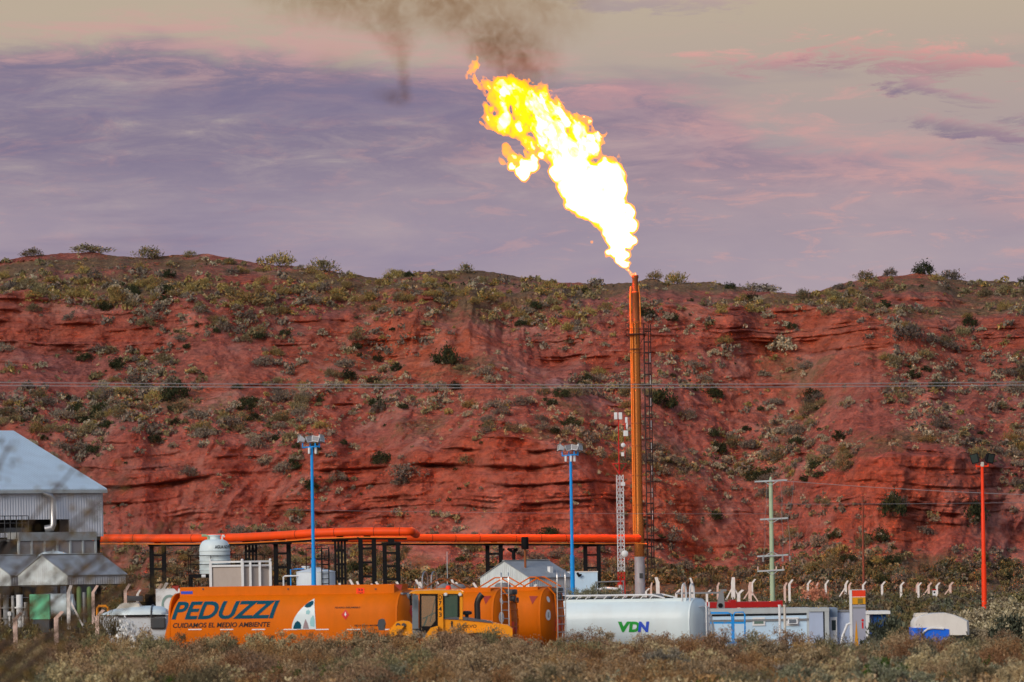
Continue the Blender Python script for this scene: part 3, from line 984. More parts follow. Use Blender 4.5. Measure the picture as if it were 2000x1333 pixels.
for px, Y, s, hs, kd, lab in [
    (1720, 102, .8, .95, 'bright', 'bright green bush near the bottom edge, right of centre'),
    (560, 112, .85, .8, 'bright', 'green bush at the bottom, below the painted leaf emblem'),
    (640, 120, .8, .8, 'bright', 'green bush at the bottom, right of the one below the emblem'),
    (232, 150, .5, .8, 'bright', 'small green bush in the scrub below the rounded white tank'),
    (1120, 190, .85, 1.25, 'grey', 'grey leafless bush standing against the white tank near its ladder'),
    (1292, 184, .8, 1.25, 'brown', 'tall sparse bush standing just right of the green and blue letters'),
    (1335, 178, 1.0, 1.0, 'brown', 'broad brown bush in front of the rear of the white tank'),
    (885, 164, 1.0, 1.1, 'brown', 'brown bush covering the loader bonnet from below'),
    (1545, 175, 1.25, 1.15, 'brown', 'wide brown bush below the two small cabin windows'),
    (1440, 180, 1.0, .9, 'sage', 'dark sage bush at the foot of the blue handrails'),
    (212, 188, 1.15, 1.75, 'olive', 'olive bush hiding the nose of the rounded white vehicle'),
    (256, 187, 1.1, 1.5, 'brown', 'brown bush below the middle of the rounded white vehicle'),
    (300, 189, 1.0, 1.25, 'tan', 'tan bush at the rear foot of the rounded white vehicle'),
    (1803, 211, .95, 1.5, 'olive', 'olive bush below the blue part of the domed vehicle'),
    (1838, 208, .9, 1.45, 'tan', 'straw-coloured bush in front of the domed vehicle'),
    (615, 186, 1.0, 1.05, 'tan', 'pale bush in front of the painted leaf emblem'),
]:
    fbush(kd, (px - 1000) / F * Y, Y, s, hs, lab)
for k, (px, Y) in enumerate([(60, 98), (170, 108), (330, 103), (455, 130), (700, 99), (820, 112), (960, 104), (1100, 126), (1390, 100), (1480, 118), (1620, 128), (1850, 103), (1930, 121), (520, 108)]):
    o = fbush('bright', (px - 1000) / F * Y, Y, RNG.uniform(.4, .62), RNG.uniform(.8, 1.1), 'small fresh green tuft low in the foreground scrub')
    o['group'] = 'green tufts in the foreground scrub'
for px, Y, s, hs, lab in [(1722, 214, 1.35, 1.5, 'dark green bush between the totem sign and the blue-and-white vehicle'), (1750, 218, 1.2, 1.25, 'dark green bush hard against the left of the blue-and-white vehicle'),
                      (1866, 205, 1.0, 1.3, 'dark green bush in front of the right end of the blue-and-white vehicle'), (1965, 230, 1.3, 1.4, 'dark bush at the right edge under pale shrubs')]:
    o = link_mesh('dark_bush', FB['dk'][0] if 'dk' in FB else mesh_np('dark_bush', *bush_geo(777, 2800, 1.4, 1.0, .07, clumps=30, tight=.12, aspect=1.8, twigs=24)[:2], [foliage('dark_sage_leaf', [(0.02, 0.024, 0.016), (0.05, 0.056, 0.036), (0.085, 0.095, 0.065)]) if 'dark_sage_leaf' not in MATS else MATS['dark_sage_leaf']]))
    FB.setdefault('dk', [o.data])
    o.location = ((px - 1000) / F * Y, Y, ground_z(Y) - .05)
    o.scale = (s, s, s * hs)
    o.rotation_euler = (0, 0, px)
    tag(o, lab, 'bush')
for k, (px, Y, s) in enumerate([(1905, 236, 1.5), (1945, 245, 1.9), (1985, 240, 2.1), (1925, 262, 2.2), (1975, 270, 2.4), (2010, 255, 2.2), (1890, 280, 2.0), (1955, 300, 2.3), (1995, 310, 2.3)]):
    FB.setdefault('straw', [mesh_np('straw_bush', *bush_geo(411 + v, 3000, 1.3, .95, .05, clumps=34, tight=.1, aspect=1.6, twigs=10)[:2], [FOL['straw']]) for v in range(3)])
    fcount.setdefault('straw', 0)
    o = fbush('straw', (px - 1000) / F * Y, Y, s, .85, 'pale tan bush in the clump at the right edge by the red lamp pole')
    o['group'] = 'pale bushes at the right edge'
o = link_mesh('flowering_bush', mesh_np('flowering_bush', bush_geo(640, 420, 1.0, 1.25, .06, clumps=26, tight=.09, aspect=1.2, twigs=26)[0], bush_geo(640, 420, 1.0, 1.25, .06, clumps=26, tight=.09, aspect=1.2, twigs=26)[1], [FOL['flower'], TWIG], bush_geo(640, 420, 1.0, 1.25, .06, clumps=26, tight=.09, aspect=1.2, twigs=26)[2]))
o.location = ((243 - 1000) / F * 184, 184, ground_z(184, -12.5))
o.scale = (1.15, 1.15, 1.5)
tag(o, 'white-flecked bush in front of the rounded white vehicle', 'bush')
# low cover that fills between the bushes
lo = []
lg = [bush_geo(500 + v, 260, .8, .42, .05, clumps=24, tight=.13, aspect=2.2, twigs=8) for v in range(6)]
lm = [FOL['brown'], FOL['rust'], FOL['tan'], FOL['sage'], FOL['grey'], FOL['olive']]
for j in range(1700):
    Y = RNG.uniform(88, 212)
    X = RNG.uniform(-.096, .096) * Y
    V, Q, mi = lg[j % 6]
    k = RNG.choice(6, p=[.3, .2, .16, .12, .12, .1])
    lo.append((V, Q, mi * 0 + k, (X, Y, ground_z(Y, X) - .03), RNG.uniform(.6, 1.3), RNG.random() * 6.28))
tag(link_mesh('undergrowth', merged('undergrowth', lo, lm)), 'low dry undergrowth between the foreground bushes', 'undergrowth', kind='stuff')

# tall blurred bush close to the camera at the left edge
nb = thing('near_bush', 'tall thin olive bush out of focus at the left edge, close by', 'bush', (-3.55, 32, ground_z(32) - .05))
mbt, lv = MB(), []
r = np.random.default_rng(21)
for k in range(20):
    a = r.uniform(-.7, .95)
    h = r.uniform(1.6, 2.75)
    e = np.array([a * 1.0 + .72, r.uniform(-.4, .4), h * (1 - .15 * abs(a))])
    m1 = e * np.array([.12, .3, .45]) + r.normal(size=3) * .04
    m2 = e * np.array([.5, .65, .75]) + r.normal(size=3) * .05
    mbt.tube([(0, 0, 0), m1, m2, e], [.013, .011, .008, .005], 5)
    for q in range(80):
        t = r.uniform(.52, 1.0)
        p = (m1 * (1 - (t - .3) / .35) + m2 * ((t - .3) / .35)) if t < .65 else (m2 * (1 - (t - .65) / .35) + e * ((t - .65) / .35))
        lv.append(p + r.normal(size=3) * .05)
lv = np.array(lv)
d = r.normal(size=lv.shape)
d /= np.linalg.norm(d, axis=1)[:, None]
s_ = np.cross(d, r.normal(size=lv.shape))
s_ /= np.linalg.norm(s_, axis=1)[:, None]
V = np.stack([lv - d * .026, lv + s_ * .009, lv + d * .026, lv - s_ * .009], 1).reshape(-1, 3)
mbt.build('stem', TWIG, nb)
link_mesh('foliage', mesh_np('foliage', V, np.arange(len(V)).reshape(-1, 4), [foliage('near_leaf', [(0.08, 0.06, 0.02), (0.16, 0.12, 0.035), (0.22, 0.13, 0.04)])]), nb)
#PART2
# ------------------------------------------------------------------ road tankers
def se_y(z, zc, b, c, e=2.5):
    t = min(1.0, abs((z - zc) / c))
    return b * (1 - t ** e) ** (1 / e)


class Tanker:
    def __init__(s, name, label, px_rear, Yr, phi, L, b, zc, c, mat, top, bulge=.3, e=2.9, group='road tankers parked in the yard', rear_wheels=3, front_lean=0.0):
        s.phi, s.b, s.zc, s.c, s.e, s.L, s.bulge = phi, b, zc, c, e, L, bulge
        s.Yr = Yr
        X = P(px_rear, 1200, Yr)[0]
        s.O = (X, Yr, ground_z(Yr))
        s.t = thing(name, label, 'tanker', s.O, -phi, group)
        n = 44
        ring = []
        for k in range(n):
            a = 2 * math.pi * k / n
            ca, sa = math.cos(a), math.sin(a)
            ring.append((b * math.copysign(abs(ca) ** (2 / e), ca), c * math.copysign(abs(sa) ** (2 / e), sa)))
        rings = []
        for sc_, ox in ((.02, -bulge), (.35, -bulge * .95), (.65, -bulge * .75), (.86, -bulge * .42), (.97, -bulge * .12), (1, 0)):
            rings.append([(-L + ox + front_lean * (z * sc_) / c, y * sc_, zc + z * sc_) for y, z in ring])
        nx = 14
        for k in range(1, nx):
            f = k / nx
            rings.append([(-L + L * f + front_lean * (1 - f) * z / c * (f < .1), y, zc + z) for y, z in ring])
        for sc_, ox in ((1, 0), (.97, .12), (.86, .42), (.65, .75), (.35, .95), (.02, 1)):
            rings.append([(ox * bulge, y * sc_, zc + z * sc_) for y, z in ring])
        s.tank = MB().loft(rings).build('tank', mat, s.t, smooth=True, angle=50)
        # welded rings
        m = MB()
        for xx in (-.02, -L + .02):
            rr = [[(xx + dx, y * 1.012, zc + z * 1.012) for y, z in ring] for dx in (-.035, .035)]
            MB().loft(rr).build('end_ring', mat, s.t, smooth=True)
        for k in range(1, 5):
            xx = -L * k / 5
            MB().loft([[(xx + dx, y * 1.003, zc + z * 1.003) for y, z in ring] for dx in (-.02, .02)]).build('weld_seam', mat, s.t, smooth=True)
        # spill rail round the walkway on top
        hw = b * .60
        zt = zc + c * .72
        m = MB()
        m.b2((-L + .25, -hw, zt), (-.25, -hw + .04, top))
        m.b2((-L + .25, hw - .04, zt), (-.25, hw, top))
        m.b2((-L + .25, -hw + .04, zt), (-L + .29, hw - .04, top))
        m.b2((-.29, -hw + .04, zt), (-.25, hw - .04, top))
        s.rail = m.build('spill_rail', mat, s.t)
        for k in range(3):
            xx = -L * (.22 + .28 * k)
            MB().lathe([(.3, 0), (.3, .12), (.22, .2), (.05, .22)], (xx, 0, zc + c - .02), 20).build('manhole', GREY, s.t, smooth=True)
        # underframe and running gear
        m = MB()
        zb = zc - c
        m.b2((-L + .3, -.5, zb - .1), (-.1, -.36, zb + .14))
        m.b2((-L + .3, .36, zb - .1), (-.1, .5, zb + .14))
        for k in range(6):
            xx = -L + .8 + k * (L - 1.4) / 5
            m.b2((xx - .06, -.36, zb - .08), (xx + .06, .36, zb + .1))
        m.build('chassis', DGREY, s.t)
        m = MB()
        m.b2((-.12, -1.15, .55), (.05, 1.15, .72))
        m.b2((-.1, -.5, .72), (.0, -.4, zb))
        m.b2((-.1, .4, .72), (.0, .5, zb))
        m.build('bumper', DGREY, s.t)
        xs = [-1.0 - 1.25 * k for k in range(rear_wheels)]
        proto = None
        for xx in xs + [-L + 1.6]:
            for sy in (-1, 1):
                if proto is None:
                    proto = s.wheel((xx, sy * (b - .2), .5), sy)
                else:
                    w = proto.copy()
                    COL.objects.link(w)
                    w.location = (xx, sy * (b - .2), .5)
                    w.parent = s.t
                    for g in proto.children:
                        gg = g.copy()
                        COL.objects.link(gg)
                        gg.parent = w
        for sy in (-1, 1):
            MB().b2((xs[-1] - .62, sy * (b - .02), 1.04), (xs[0] + .62, sy * (b - .38), 1.07)).build('mudguard', mat, s.t)

    def wheel(s, loc, sy):
        w = bpy.data.objects.new('wheel', None)
        COL.objects.link(w)
        w.parent = s.t
        w.location = loc
        MB().lathe([(.26, -.14), (.44, -.15), (.5, -.1), (.5, .1), (.44, .15), (.26, .14)], (0, 0, 0), 28, 'y').build('tyre', TYRE, w, smooth=True)
        MB().lathe([(.05, -.12), (.2, -.1), (.255, -.13), (.255, .13), (.2, .1), (.05, .12)], (0, 0, 0), 24, 'y').build('rim', STEEL, w, smooth=True)
        return w

    def S(s, px, py, y=None):
        """local (x, z) on the near side that shows at the pixel."""
        x, z = 0.0, s.zc
        for _ in range(6):
            yy = -se_y(z, s.zc, s.b, s.c, s.e) if y is None else y
            Y = s.O[1] - x * math.sin(s.phi) + yy * math.cos(s.phi)
            Xw, _y, Zw = P(px, py, Y)
            x = (Xw - s.O[0] - yy * math.sin(s.phi)) / math.cos(s.phi)
            z = Zw - s.O[2]
        return x, z

    def side(s, name, geo, p0, p1, mat, cuts=8, off=.012, cut_u=0, mi=None, mats=None):
        """decal on the near flank between pixel corners p0 (lower left) and p1 (upper right)."""
        x0, z0 = s.S(*p0)
        x1, z1 = s.S(*p1)
        fn = lambda u, v: (x0 + (x1 - x0) * u, -se_y(z0 + (z1 - z0) * v, s.zc, s.b, s.c, s.e) - off, z0 + (z1 - z0) * v)
        return decal(name, geo[0], geo[1], fn, mat, s.t, cuts, cut_u, mi, mats)

    def head_x(s, y, z):
        q = (abs(y / s.b) ** s.e + abs((z - s.zc) / s.c) ** s.e) ** (1 / s.e)
        return s.bulge * float(np.interp(q, [0, .35, .65, .86, .97, 1], [1, .95, .75, .42, .12, 0]))

    def head(s, name, geo, y0, y1, z0, z1, mat, off=.014, mi=None, mats=None):
        fn = lambda u, v: (s.head_x(y0 + (y1 - y0) * u, z0 + (z1 - z0) * v) + off, y0 + (y1 - y0) * u, z0 + (z1 - z0) * v)
        return decal(name, geo[0], geo[1], fn, mat, s.t, 4, 4, mi, mats)


def ladder(t, name, p, width, z0, z1, mat, dirv=(1, 0), hoops=True, r=.022, step=.3):
    """two rails with rungs; dirv is the local direction across the ladder."""
    m = MB()
    q = [(p[0] + dirv[0] * k * width, p[1] + dirv[1] * k * width) for k in (-.5, .5)]
    for a in q:
        pts = [(a[0], a[1], z0), (a[0], a[1], z1)]
        if hoops:
            bx, by = -dirv[1], dirv[0]
            pts += [(a[0] + .0 * bx, a[1], z1 + .3)]
            pts += [(a[0] + bx * .25 * (1 - math.cos(k * math.pi / 6)), a[1] + by * .25 * (1 - math.cos(k * math.pi / 6)), z1 + .3 + .25 * math.sin(k * math.pi / 6)) for k in range(1, 7)]
            pts += [(a[0] + bx * .5, a[1] + by * .5, z1)]
        m.tube(pts, r, 7)
    z = z0 + .15
    while z < z1:
        m.tube([(*q[0], z), (*q[1], z)], r * .8, 6)
        z += step
    return m.build(name, mat, t, smooth=True)


# --- lettered tanker
A = Tanker('lettered_tanker', 'long orange road tanker lettered PEDUZZI in dark teal', 797, 200, R(18), 8.55, 1.22, 2.08, 1.13, ORANGE, 3.42, front_lean=.34)
A.side('lettering', text_geo('PEDUZZI', .28, .028), (335, 1211), (547, 1173), TEAL, 12, cut_u=6)
A.side('slogan', text_geo('CUIDAMOS EL MEDIO AMBIENTE', .2, .02), (338, 1227), (528, 1215), INK, 4)
# emblem: a curved white leaf with teal spots
lf = []
for k in range(13):
    t = k / 12
    lf.append((.86 * t * t, t))
right = [(.86 + .14 * math.sin(math.pi * .5 * (1 - t)) ** .8, t) for t in [1 - k / 8 for k in range(1, 9)]]
leaf = lf + right
A.side('emblem', (leaf, [tuple(range(len(leaf)))]), (570, 1230), (621, 1169), WHITE, 12)
MAUVE = paint('emblem_mauve', s2l(150, 130, 135), .5, dirt=.1)
PALEB = paint('emblem_pale_blue', s2l(150, 200, 205), .5, dirt=.1)
xe0, ze0 = A.S(570, 1230)
xe1, ze1 = A.S(621, 1169)
for pts_, mt_ in (([(.52, .74), (.62, .70), (.76, .72), (.86, .80), (.87, .90), (.80, .93), (.66, .87), (.55, .80)], TEAL),
                  ([(.06, .02), (.38, .02), (.40, .14), (.34, .24), (.24, .28), (.15, .22), (.09, .12)], TEAL),
                  ([(.46, .02), (.72, .02), (.66, .2), (.58, .34), (.52, .2)], MAUVE), ([(.78, .1), (.94, .08), (.96, .3), (.9, .46), (.8, .36), (.76, .22)], PALEB),
                  ([(.6, .5), (.72, .48), (.78, .58), (.7, .64), (.6, .6)], PALEB)):
    decal('emblem_spot', pts_, [tuple(range(len(pts_)))], lambda u, v: (xe0 + (xe1 - xe0) * u, -se_y(ze0 + (ze1 - ze0) * v, A.zc, A.b, A.c, A.e) - .02, ze0 + (ze1 - ze0) * v), mt_, A.t, 6)
A.side('warning_text', text_geo('PELIGRO INFLAMABLE', .15, .012), (654, 1189), (704, 1185), INK, 2)
A.side('speed_text', text_geo('VELOCIDAD MAXIMA 80', .1, .012), (692, 1224), (748, 1220), INK, 2)
A.side('hazard_diamond', DIA, (667, 1211), (683, 1191), RED, 3)
A.side('hazard_symbol', ([(.5, .35), (.62, .5), (.56, .68), (.5, .8), (.44, .66), (.38, .5)], [(0, 1, 2, 3, 4, 5)]), (667, 1211), (683, 1191), LAMPW, 2, off=.02)
x, z = A.S(704, 1156, -A.b * .60)
m = MB().b2((x - .15, -A.b * .60 - .012, z - .13), (x + .15, -A.b * .60 - .002, z + .13)).build('placard', PLAC, A.t)
for body, dz in (('33', .06), ('1267', -.06)):
    g = text_geo(body, 0, .01)
    decal('placard_text', g[0], g[1], lambda u, v: (x - .09 + .18 * u, -A.b * .60 - .018, z + dz - .04 + .08 * v), INK, m, 1)
x, z = A.S(365, 1158, -A.b * .60)
MB().b2((x - .22, -A.b * .60 - .012, z - .05), (x + .22, -A.b * .60 - .002, z + .05)).build('maker_plate', LBLUE, A.t)
for px in (397, 563, 734):
    x, z = A.S(px, 1151, -A.b * .60)
    MB().lathe([(.03, -.02), (.03, .02)], (x, -A.b * .60 - .01, z), 10, 'y').build('bolt', DGREY, A.t)
for px in range(368, 760, 62):
    x, z = A.S(px, 1230)
    yy = -se_y(z, A.zc, A.b, A.c, A.e)
    MB().b2((x, yy - .012, z - .018), (x + .5, yy - .002, z + .018)).build('reflector_strip', LAMPW, A.t)
for px, py in ((343, 1150), (779, 1148)):
    x, z = A.S(px, py, -A.b * .6)
    MB().add([(x - .16, -A.b * .6 - .02, z + .10), (x + .14, -A.b * .6 - .02, z + .10), (x + .08, -A.b * .6 - .02, z - .12)], [(0, 1, 2)]).build('corner_marker', MAROON, A.t)
A.head('hazard_diamond', DIA, -.62, -.08, 2.15, 2.75, RED)
A.head('hazard_symbol', ([(.5, .4), (.6, .52), (.56, .66), (.5, .78), (.44, .66), (.4, .52)], [(0, 1, 2, 3, 4, 5)]), -.62, -.08, 2.15, 2.75, LAMPW, .022)
pl = A.head('placard', SQ, -.66, -.06, 1.62, 2.02, PLAC)
for body, dz in (('33', .2), ('1267', .03)):
    g = text_geo(body, 0, .01)
    decal('placard_text', g[0], g[1], lambda u, v: (A.head_x(-.5, 1.8) + .03, -.5 + .28 * u, 1.62 + dz + .14 * v), INK, pl, 1)
m = MB()
m.lathe([(.13, 0), (.13, .1), (.08, .12)], (.1, -.35, 2.98), 16, 'x').lathe([(.09, 0), (.09, .1)], (.1, .2, 3.0), 14, 'x')
m.b2((.0, -.8, 3.06), (.1, .7, 3.12))
m.build('valve_box', GREY, A.t)

# --- the two plain orange tankers
for px, Y, label, L, ladx in [(985, 206, 'plain orange road tanker behind the yellow loader, ladder at its rear', 8.2, 1007), (1076, 212, 'orange road tanker with orange top handrails, rear end beside the white tank', 8.6, 1095)]:
    B = Tanker('orange_tanker', label, px, Y, R(20), L, 1.2, 2.05, 1.12, ORANGE, 3.2, rear_wheels=3)
    # rear frame, valves, lamps and placards
    m = MB()
    for yy in (-.42, .35):
        m.tube([(.36, yy, 1.0), (.40, yy, 2.0), (.32, yy, 2.9), (.05, yy, 3.2)], .03, 6)
    for k in range(6):
        m.tube([(.39, -.42, 1.2 + .3 * k), (.39, .35, 1.2 + .3 * k)], .02, 6)
    m.build('rear_ladder', ORANGE, B.t, smooth=True)
    m = MB()
    m.lathe([(.12, 0), (.12, .14), (.07, .16)], (.3, -.1, 2.8), 16, 'x').lathe([(.1, 0), (.1, .12)], (.22, .55, 2.75), 14, 'x')
    m.box((.3, -.05, 3.05), (.3, .55, .2), ch=.05)
    m.build('valve_box', DGREY, B.t, smooth=True)
    B.head('speed_disc', circ(22), -1.0, -.72, 1.95, 2.35, LAMPW)
    B.head('small_disc', circ(18), -.85, -.66, 2.62, 2.84, LAMPW)
    pl = B.head('placard', SQ, -.35, .2, 1.55, 1.98, PLAC)
    g = text_geo('80', 0, .01)
    decal('disc_text', g[0], g[1], lambda u, v: (B.head_x(-.86, 2.15) + .03, -.93 + .14 * u, 2.05 + .2 * v), INK, B.t, 1)
    B.head('hazard_diamond', DIA, .22, .66, 1.5, 1.98, RED)
    x, z = B.S(px - 35, 1172)
    m = MB().add([(x - .17, -se_y(z + .12, B.zc, B.b, B.c, B.e) - .02, z + .14), (x + .17, -se_y(z + .12, B.zc, B.b, B.c, B.e) - .02, z + .14), (x, -se_y(z - .15, B.zc, B.b, B.c, B.e) - .02, z - .16)], [(0, 1, 2)])
    m.build('corner_marker', MAROON, B.t)
    xl, _ = B.S(ladx, 1180)
    if px < 1000:
        ladder(B.t, 'side_ladder', (.46, -1.15), .26, .75, 3.2, STEEL, (math.cos(.35), math.sin(.35)))
    else:
        ladder(B.t, 'side_ladder', (.62, -.55), .3, .75, 3.25, STEEL, (math.cos(.35), math.sin(.35)))
    # folding handrails on the walkway
    m = MB()
    n = 2 if px > 1000 else 1
    for k in range(n):
        xa = -1.9 + 1.4 * k if n == 2 else -2.2
        for yy in (-.55, .45):
            m.tube([(xa - .75, yy, 3.2), (xa - .1, yy, 3.56), (xa + .1, yy, 3.56), (xa + .75, yy, 3.2)], .026, 6)
        m.tube([(xa, -.55, 3.56), (xa, .45, 3.56)], .022, 6)
    m.build('handrail', ORANGE if px > 1000 else RUST, B.t, smooth=True)
    if px < 1000:
        x, _ = B.S(825, 1150, -.5)
        m = MB()
        for dx in (0, .35):
            m.tube([(x + dx, -.5, 3.2)] + [(x + dx, -.5 + .28 * (1 - math.cos(k * math.pi / 6)), 3.55 + .28 * math.sin(k * math.pi / 6)) for k in range(7)] + [(x + dx, .06, 3.2)], .024, 6)
        for dx in (0, .35):
            m.tube([(x + dx, -.5, 3.2), (x + dx - .28, -.5, 3.45), (x + dx - .3, -.5, 3.2)], .02, 6)
        m.build('grab_hoop', STEEL, B.t, smooth=True)

# --- white tanker
Wt = Tanker('white_tanker', 'white road tanker lettered VDN in green and blue', 1364, 217, R(19), 7.6, 1.2, 1.86, 1.04, WHITE, 2.92, rear_wheels=3)
Wt.side('letter_v', text_geo('V', .12, .06), (1207, 1222), (1232, 1201), GREEN, 5)
Wt.side('letter_d', text_geo('D', .12, .06), (1228, 1222), (1250, 1201), GREEN, 5)
Wt.side('letter_n', text_geo('N', .12, .06), (1246, 1222), (1268, 1201), LBLUE, 5, off=.016)
m = MB()
for y in (-.74, .7):
    m.tube([(-7.2, y, 3.06), (-1.6, y, 3.06), (-1.1, y, 2.93)], .03, 6)
    for k in range(16):
        m.tube([(-7.1 + .37 * k, y, 3.06), (-7.25 + .37 * k + .0, y, 2.92)], .02, 5)
m.build('walkway_rail', LAMPW, Wt.t, smooth=True)
m = MB().b2((-7.2, -.66, 2.91), (-1.2, .62, 2.96))
m.build('walkway', BLACK, Wt.t)
m = MB()
for dx in (-.16, .16):
    for o, zz in ((0, 0),):
        pts = [(-.25 + dx, -.75, 2.6), (-.25 + dx, -.75, 3.2)] + [(-.25 + dx, -.75 + .27 * (1 - math.cos(k * math.pi / 6)), 3.2 + .27 * math.sin(k * math.pi / 6)) for k in range(1, 7)] + [(-.25 + dx, -.21, 2.8)]
        m.tube(pts, .03, 7)
m.build('grab_hoop', LAMPW, Wt.t, smooth=True)
ladder(Wt.t, 'rear_ladder', (.42, -.15), .36, .6, 2.75, LAMPW, (0, 1), hoops=False, r=.03)
m = MB()
m.tube([(.05, -.7, 2.55), (.28, -.3, 2.6), (.35, .3, 2.4), (.42, .6, 1.8), (.42, .65, 1.0)], .03, 6)
m.build('hose_rail', LAMPW, Wt.t, smooth=True)
MB().box((.36, -.5, 1.22), (.06, .16, .28), ch=.02).build('tail_lamp', RED, Wt.t)
m = MB().add([(-.38, -.9, 2.44), (-.12, -.92, 2.58), (-.12, -.98, 2.3)], [(0, 1, 2)])
m.build('corner_marker', RED, Wt.t)
for xa_, xb_ in ((-5.6, -4.95), (-3.9, -2.9)):
    MB().b2((xa_, -1.24, 1.02), (xb_, -1.19, 1.24)).build('reflector_panel', PLAC, Wt.t)

Wt.t.location.z -= .26
# small parts for a truck-shaped rounded body at the left
O = P(262, 1240, 212)
vt = thing('rounded_vehicle', 'white round-nosed vehicle parked left of the lettered orange tanker', 'vehicle', (O[0], 212, ground_z(212)))


def LP(O_, Y, px, py):
    p = P(px, py, Y)
    return (p[0] - O_[0], p[2] - O_[2])


Og = (O[0], 212, ground_z(212))
prof = [(196, 1.5, .05), (200, 3, .3), (215, 9, .75), (235, 14, 1.0), (262, 17, 1.1), (300, 17, 1.1), (318, 15, 1.05), (326, 10, .9), (328, 5, .7)]
rings = []
x0z = LP(Og, 212, 0, 1205)[1]
for px, h, w in prof:
    xx = LP(Og, 212, px, 1205)[0]
    hz = h / 52.4
    rg = []
    for k in range(17):
        a = math.pi * k / 16
        rg.append((xx, -w * math.cos(a), x0z + hz * math.sin(a) ** .7))
    rings.append(rg)
MB().loft(rings).build('upper_shell', WHITE, vt, smooth=True)
m = MB()
rings = []
for px, h, w in prof:
    xx = LP(Og, 212, px, 1205)[0]
    w = .2 + .85 * min(1, max(0, (px - 205) / 30))
    dz = min(1.3, max(.3, (px - 198) / 18))
    rg = []
    for k in range(17):
        a = math.pi * k / 16
        rg.append((xx, -w * .97 * math.cos(a), x0z - .035 - dz * math.sin(a) ** .45))
    rings.append(rg)
m.loft(rings)
m.build('lower_body', paint('pale_silver_paint', (0.62, 0.66, 0.7), 0.4, 0.1, dirt=.2), vt, smooth=True)
m = MB()
tp = [LP(Og, 212, px, py) for px, py in ((229, 1189), (236, 1181), (243, 1178), (270, 1177), (276, 1184), (277, 1189))]
m.prism(tp, -.55, .55)
m.build('roof_hump', CREAM, vt)
m = MB()
xs = LP(Og, 212, 299, 1200)[0]
m.tube([(xs, -1.13 * math.cos(math.pi * k / 14), x0z + 18.2 / 52.4 * math.sin(math.pi * k / 14) ** .7 - (.3 if k in (0, 14) else 0)) for k in range(15)], .03, 6)
m.build('strap', DGREY, vt, smooth=True)
xa = LP(Og, 212, 200, 1205)[0]
xb = LP(Og, 212, 327, 1205)[0]
MB().b2((xa + .5, -1.13, x0z - .06), (xb, -1.06, x0z - .005)).build('black_trim', BLACK, vt)
xc = LP(Og, 212, 312, 1205)[0]
MB().box((xc, -1.0, x0z - .32), (.55, .3, .42), ch=.05).build('lamp_box', DGREY, vt)
for dx in (-1.6, .9):
    w = bpy.data.objects.new('wheel', None)
    COL.objects.link(w)
    w.parent = vt
    w.location = (dx, -.85, .42)
    MB().lathe([(.2, -.11), (.38, -.12), (.42, -.08), (.42, .08), (.38, .12), (.2, .11)], (0, 0, 0), 26, 'y').build('tyre', TYRE, w, smooth=True)
    MB().lathe([(.04, -.1), (.2, -.08), (.2, .08), (.04, .1)], (0, 0, 0), 20, 'y').build('rim', STEEL, w, smooth=True)

# board standing in for a ringed white tanker end behind the tanker's front
q = P(337, 1180, 232)
bd = thing('ringed_tanker_end', 'white tanker end with a grey-green ring at the front of the orange tanker', 'sign', (q[0], 232, 0))
MB().box((0, 0, q[2] + .05), (1.35, .06, 1.15), ch=.02).build('board', LAMPW, bd)
m = MB()
for xx in (-.5, .5):
    m.b2((xx - .04, -.02, 0), (xx + .04, .03, q[2] - .5))
m.build('leg', DGREY, bd)
m = MB()
m.loft([[(-.12 + (r_) * math.cos(2 * math.pi * k / 36) * .82, yy, q[2] - .02 + r_ * math.sin(2 * math.pi * k / 36)) for k in range(36)] for r_, yy in ((.4, -.034), (.4, -.05), (.29, -.05), (.29, -.034))], cap=False)
m.build('ring', paint('ring_green', (0.22, 0.33, 0.30), .5), bd)

# ------------------------------------------------------------------ wheel loader
YL = 187.0
O = P(852, 1200, YL)
gz = ground_z(YL)
ld = thing('wheel_loader', 'yellow wheel loader with cab, in front of the orange tankers', 'wheel loader', (O[0], YL, gz))


def K(px, py, dy=0.0):
    p = P(px, py, YL + dy)
    return (p[0] - O[0], p[2] - gz)


def poly(pts, dy=0.0):
    return [K(a, b, dy) for a, b in pts]


hw = .78
# cab: posts, roof, glass
m = MB()
m.prism(poly([(806, 1162), (813, 1162), (813, 1228), (806, 1228)]), -hw, -hw + .1)
m.prism(poly([(806, 1162), (813, 1162), (813, 1228), (806, 1228)]), hw - .1, hw)
m.prism(poly([(813, 1162), (818, 1162), (818, 1228), (813, 1228)]), -hw + .0, -hw + .07)
x, z = K(806, 1228)
x2, z2 = K(903, 1228)
m.b2((x, -hw + .12, z - .3), (x2, hw - .12, z + .0))
m.build('cab_frame', paint('cab_grey', (0.16, 0.19, 0.21), .45, dirt=.2), ld)
m = MB()
for pp in ([(820, 1160), (856, 1160), (856, 1164), (820, 1164)], [(820, 1164), (824, 1164), (824, 1223), (820, 1223)], [(851, 1164), (856, 1164), (856, 1223), (851, 1223)], [(820, 1223), (856, 1223), (856, 1232), (820, 1232)], [(842, 1223), (851, 1212), (851, 1223)]):
    m.prism(poly(pp), -hw - .03, -hw + .02)
m.build('door', BLACK, ld)
dr = bpy.data.objects['door']
MB().prism(poly([(824, 1164), (851, 1164), (851, 1212), (842, 1223), (824, 1223)]), -hw - .03, -hw - .02).build('door_glass', clear_glass('door_glass_tint', (.2, .24, .2), .6), dr)
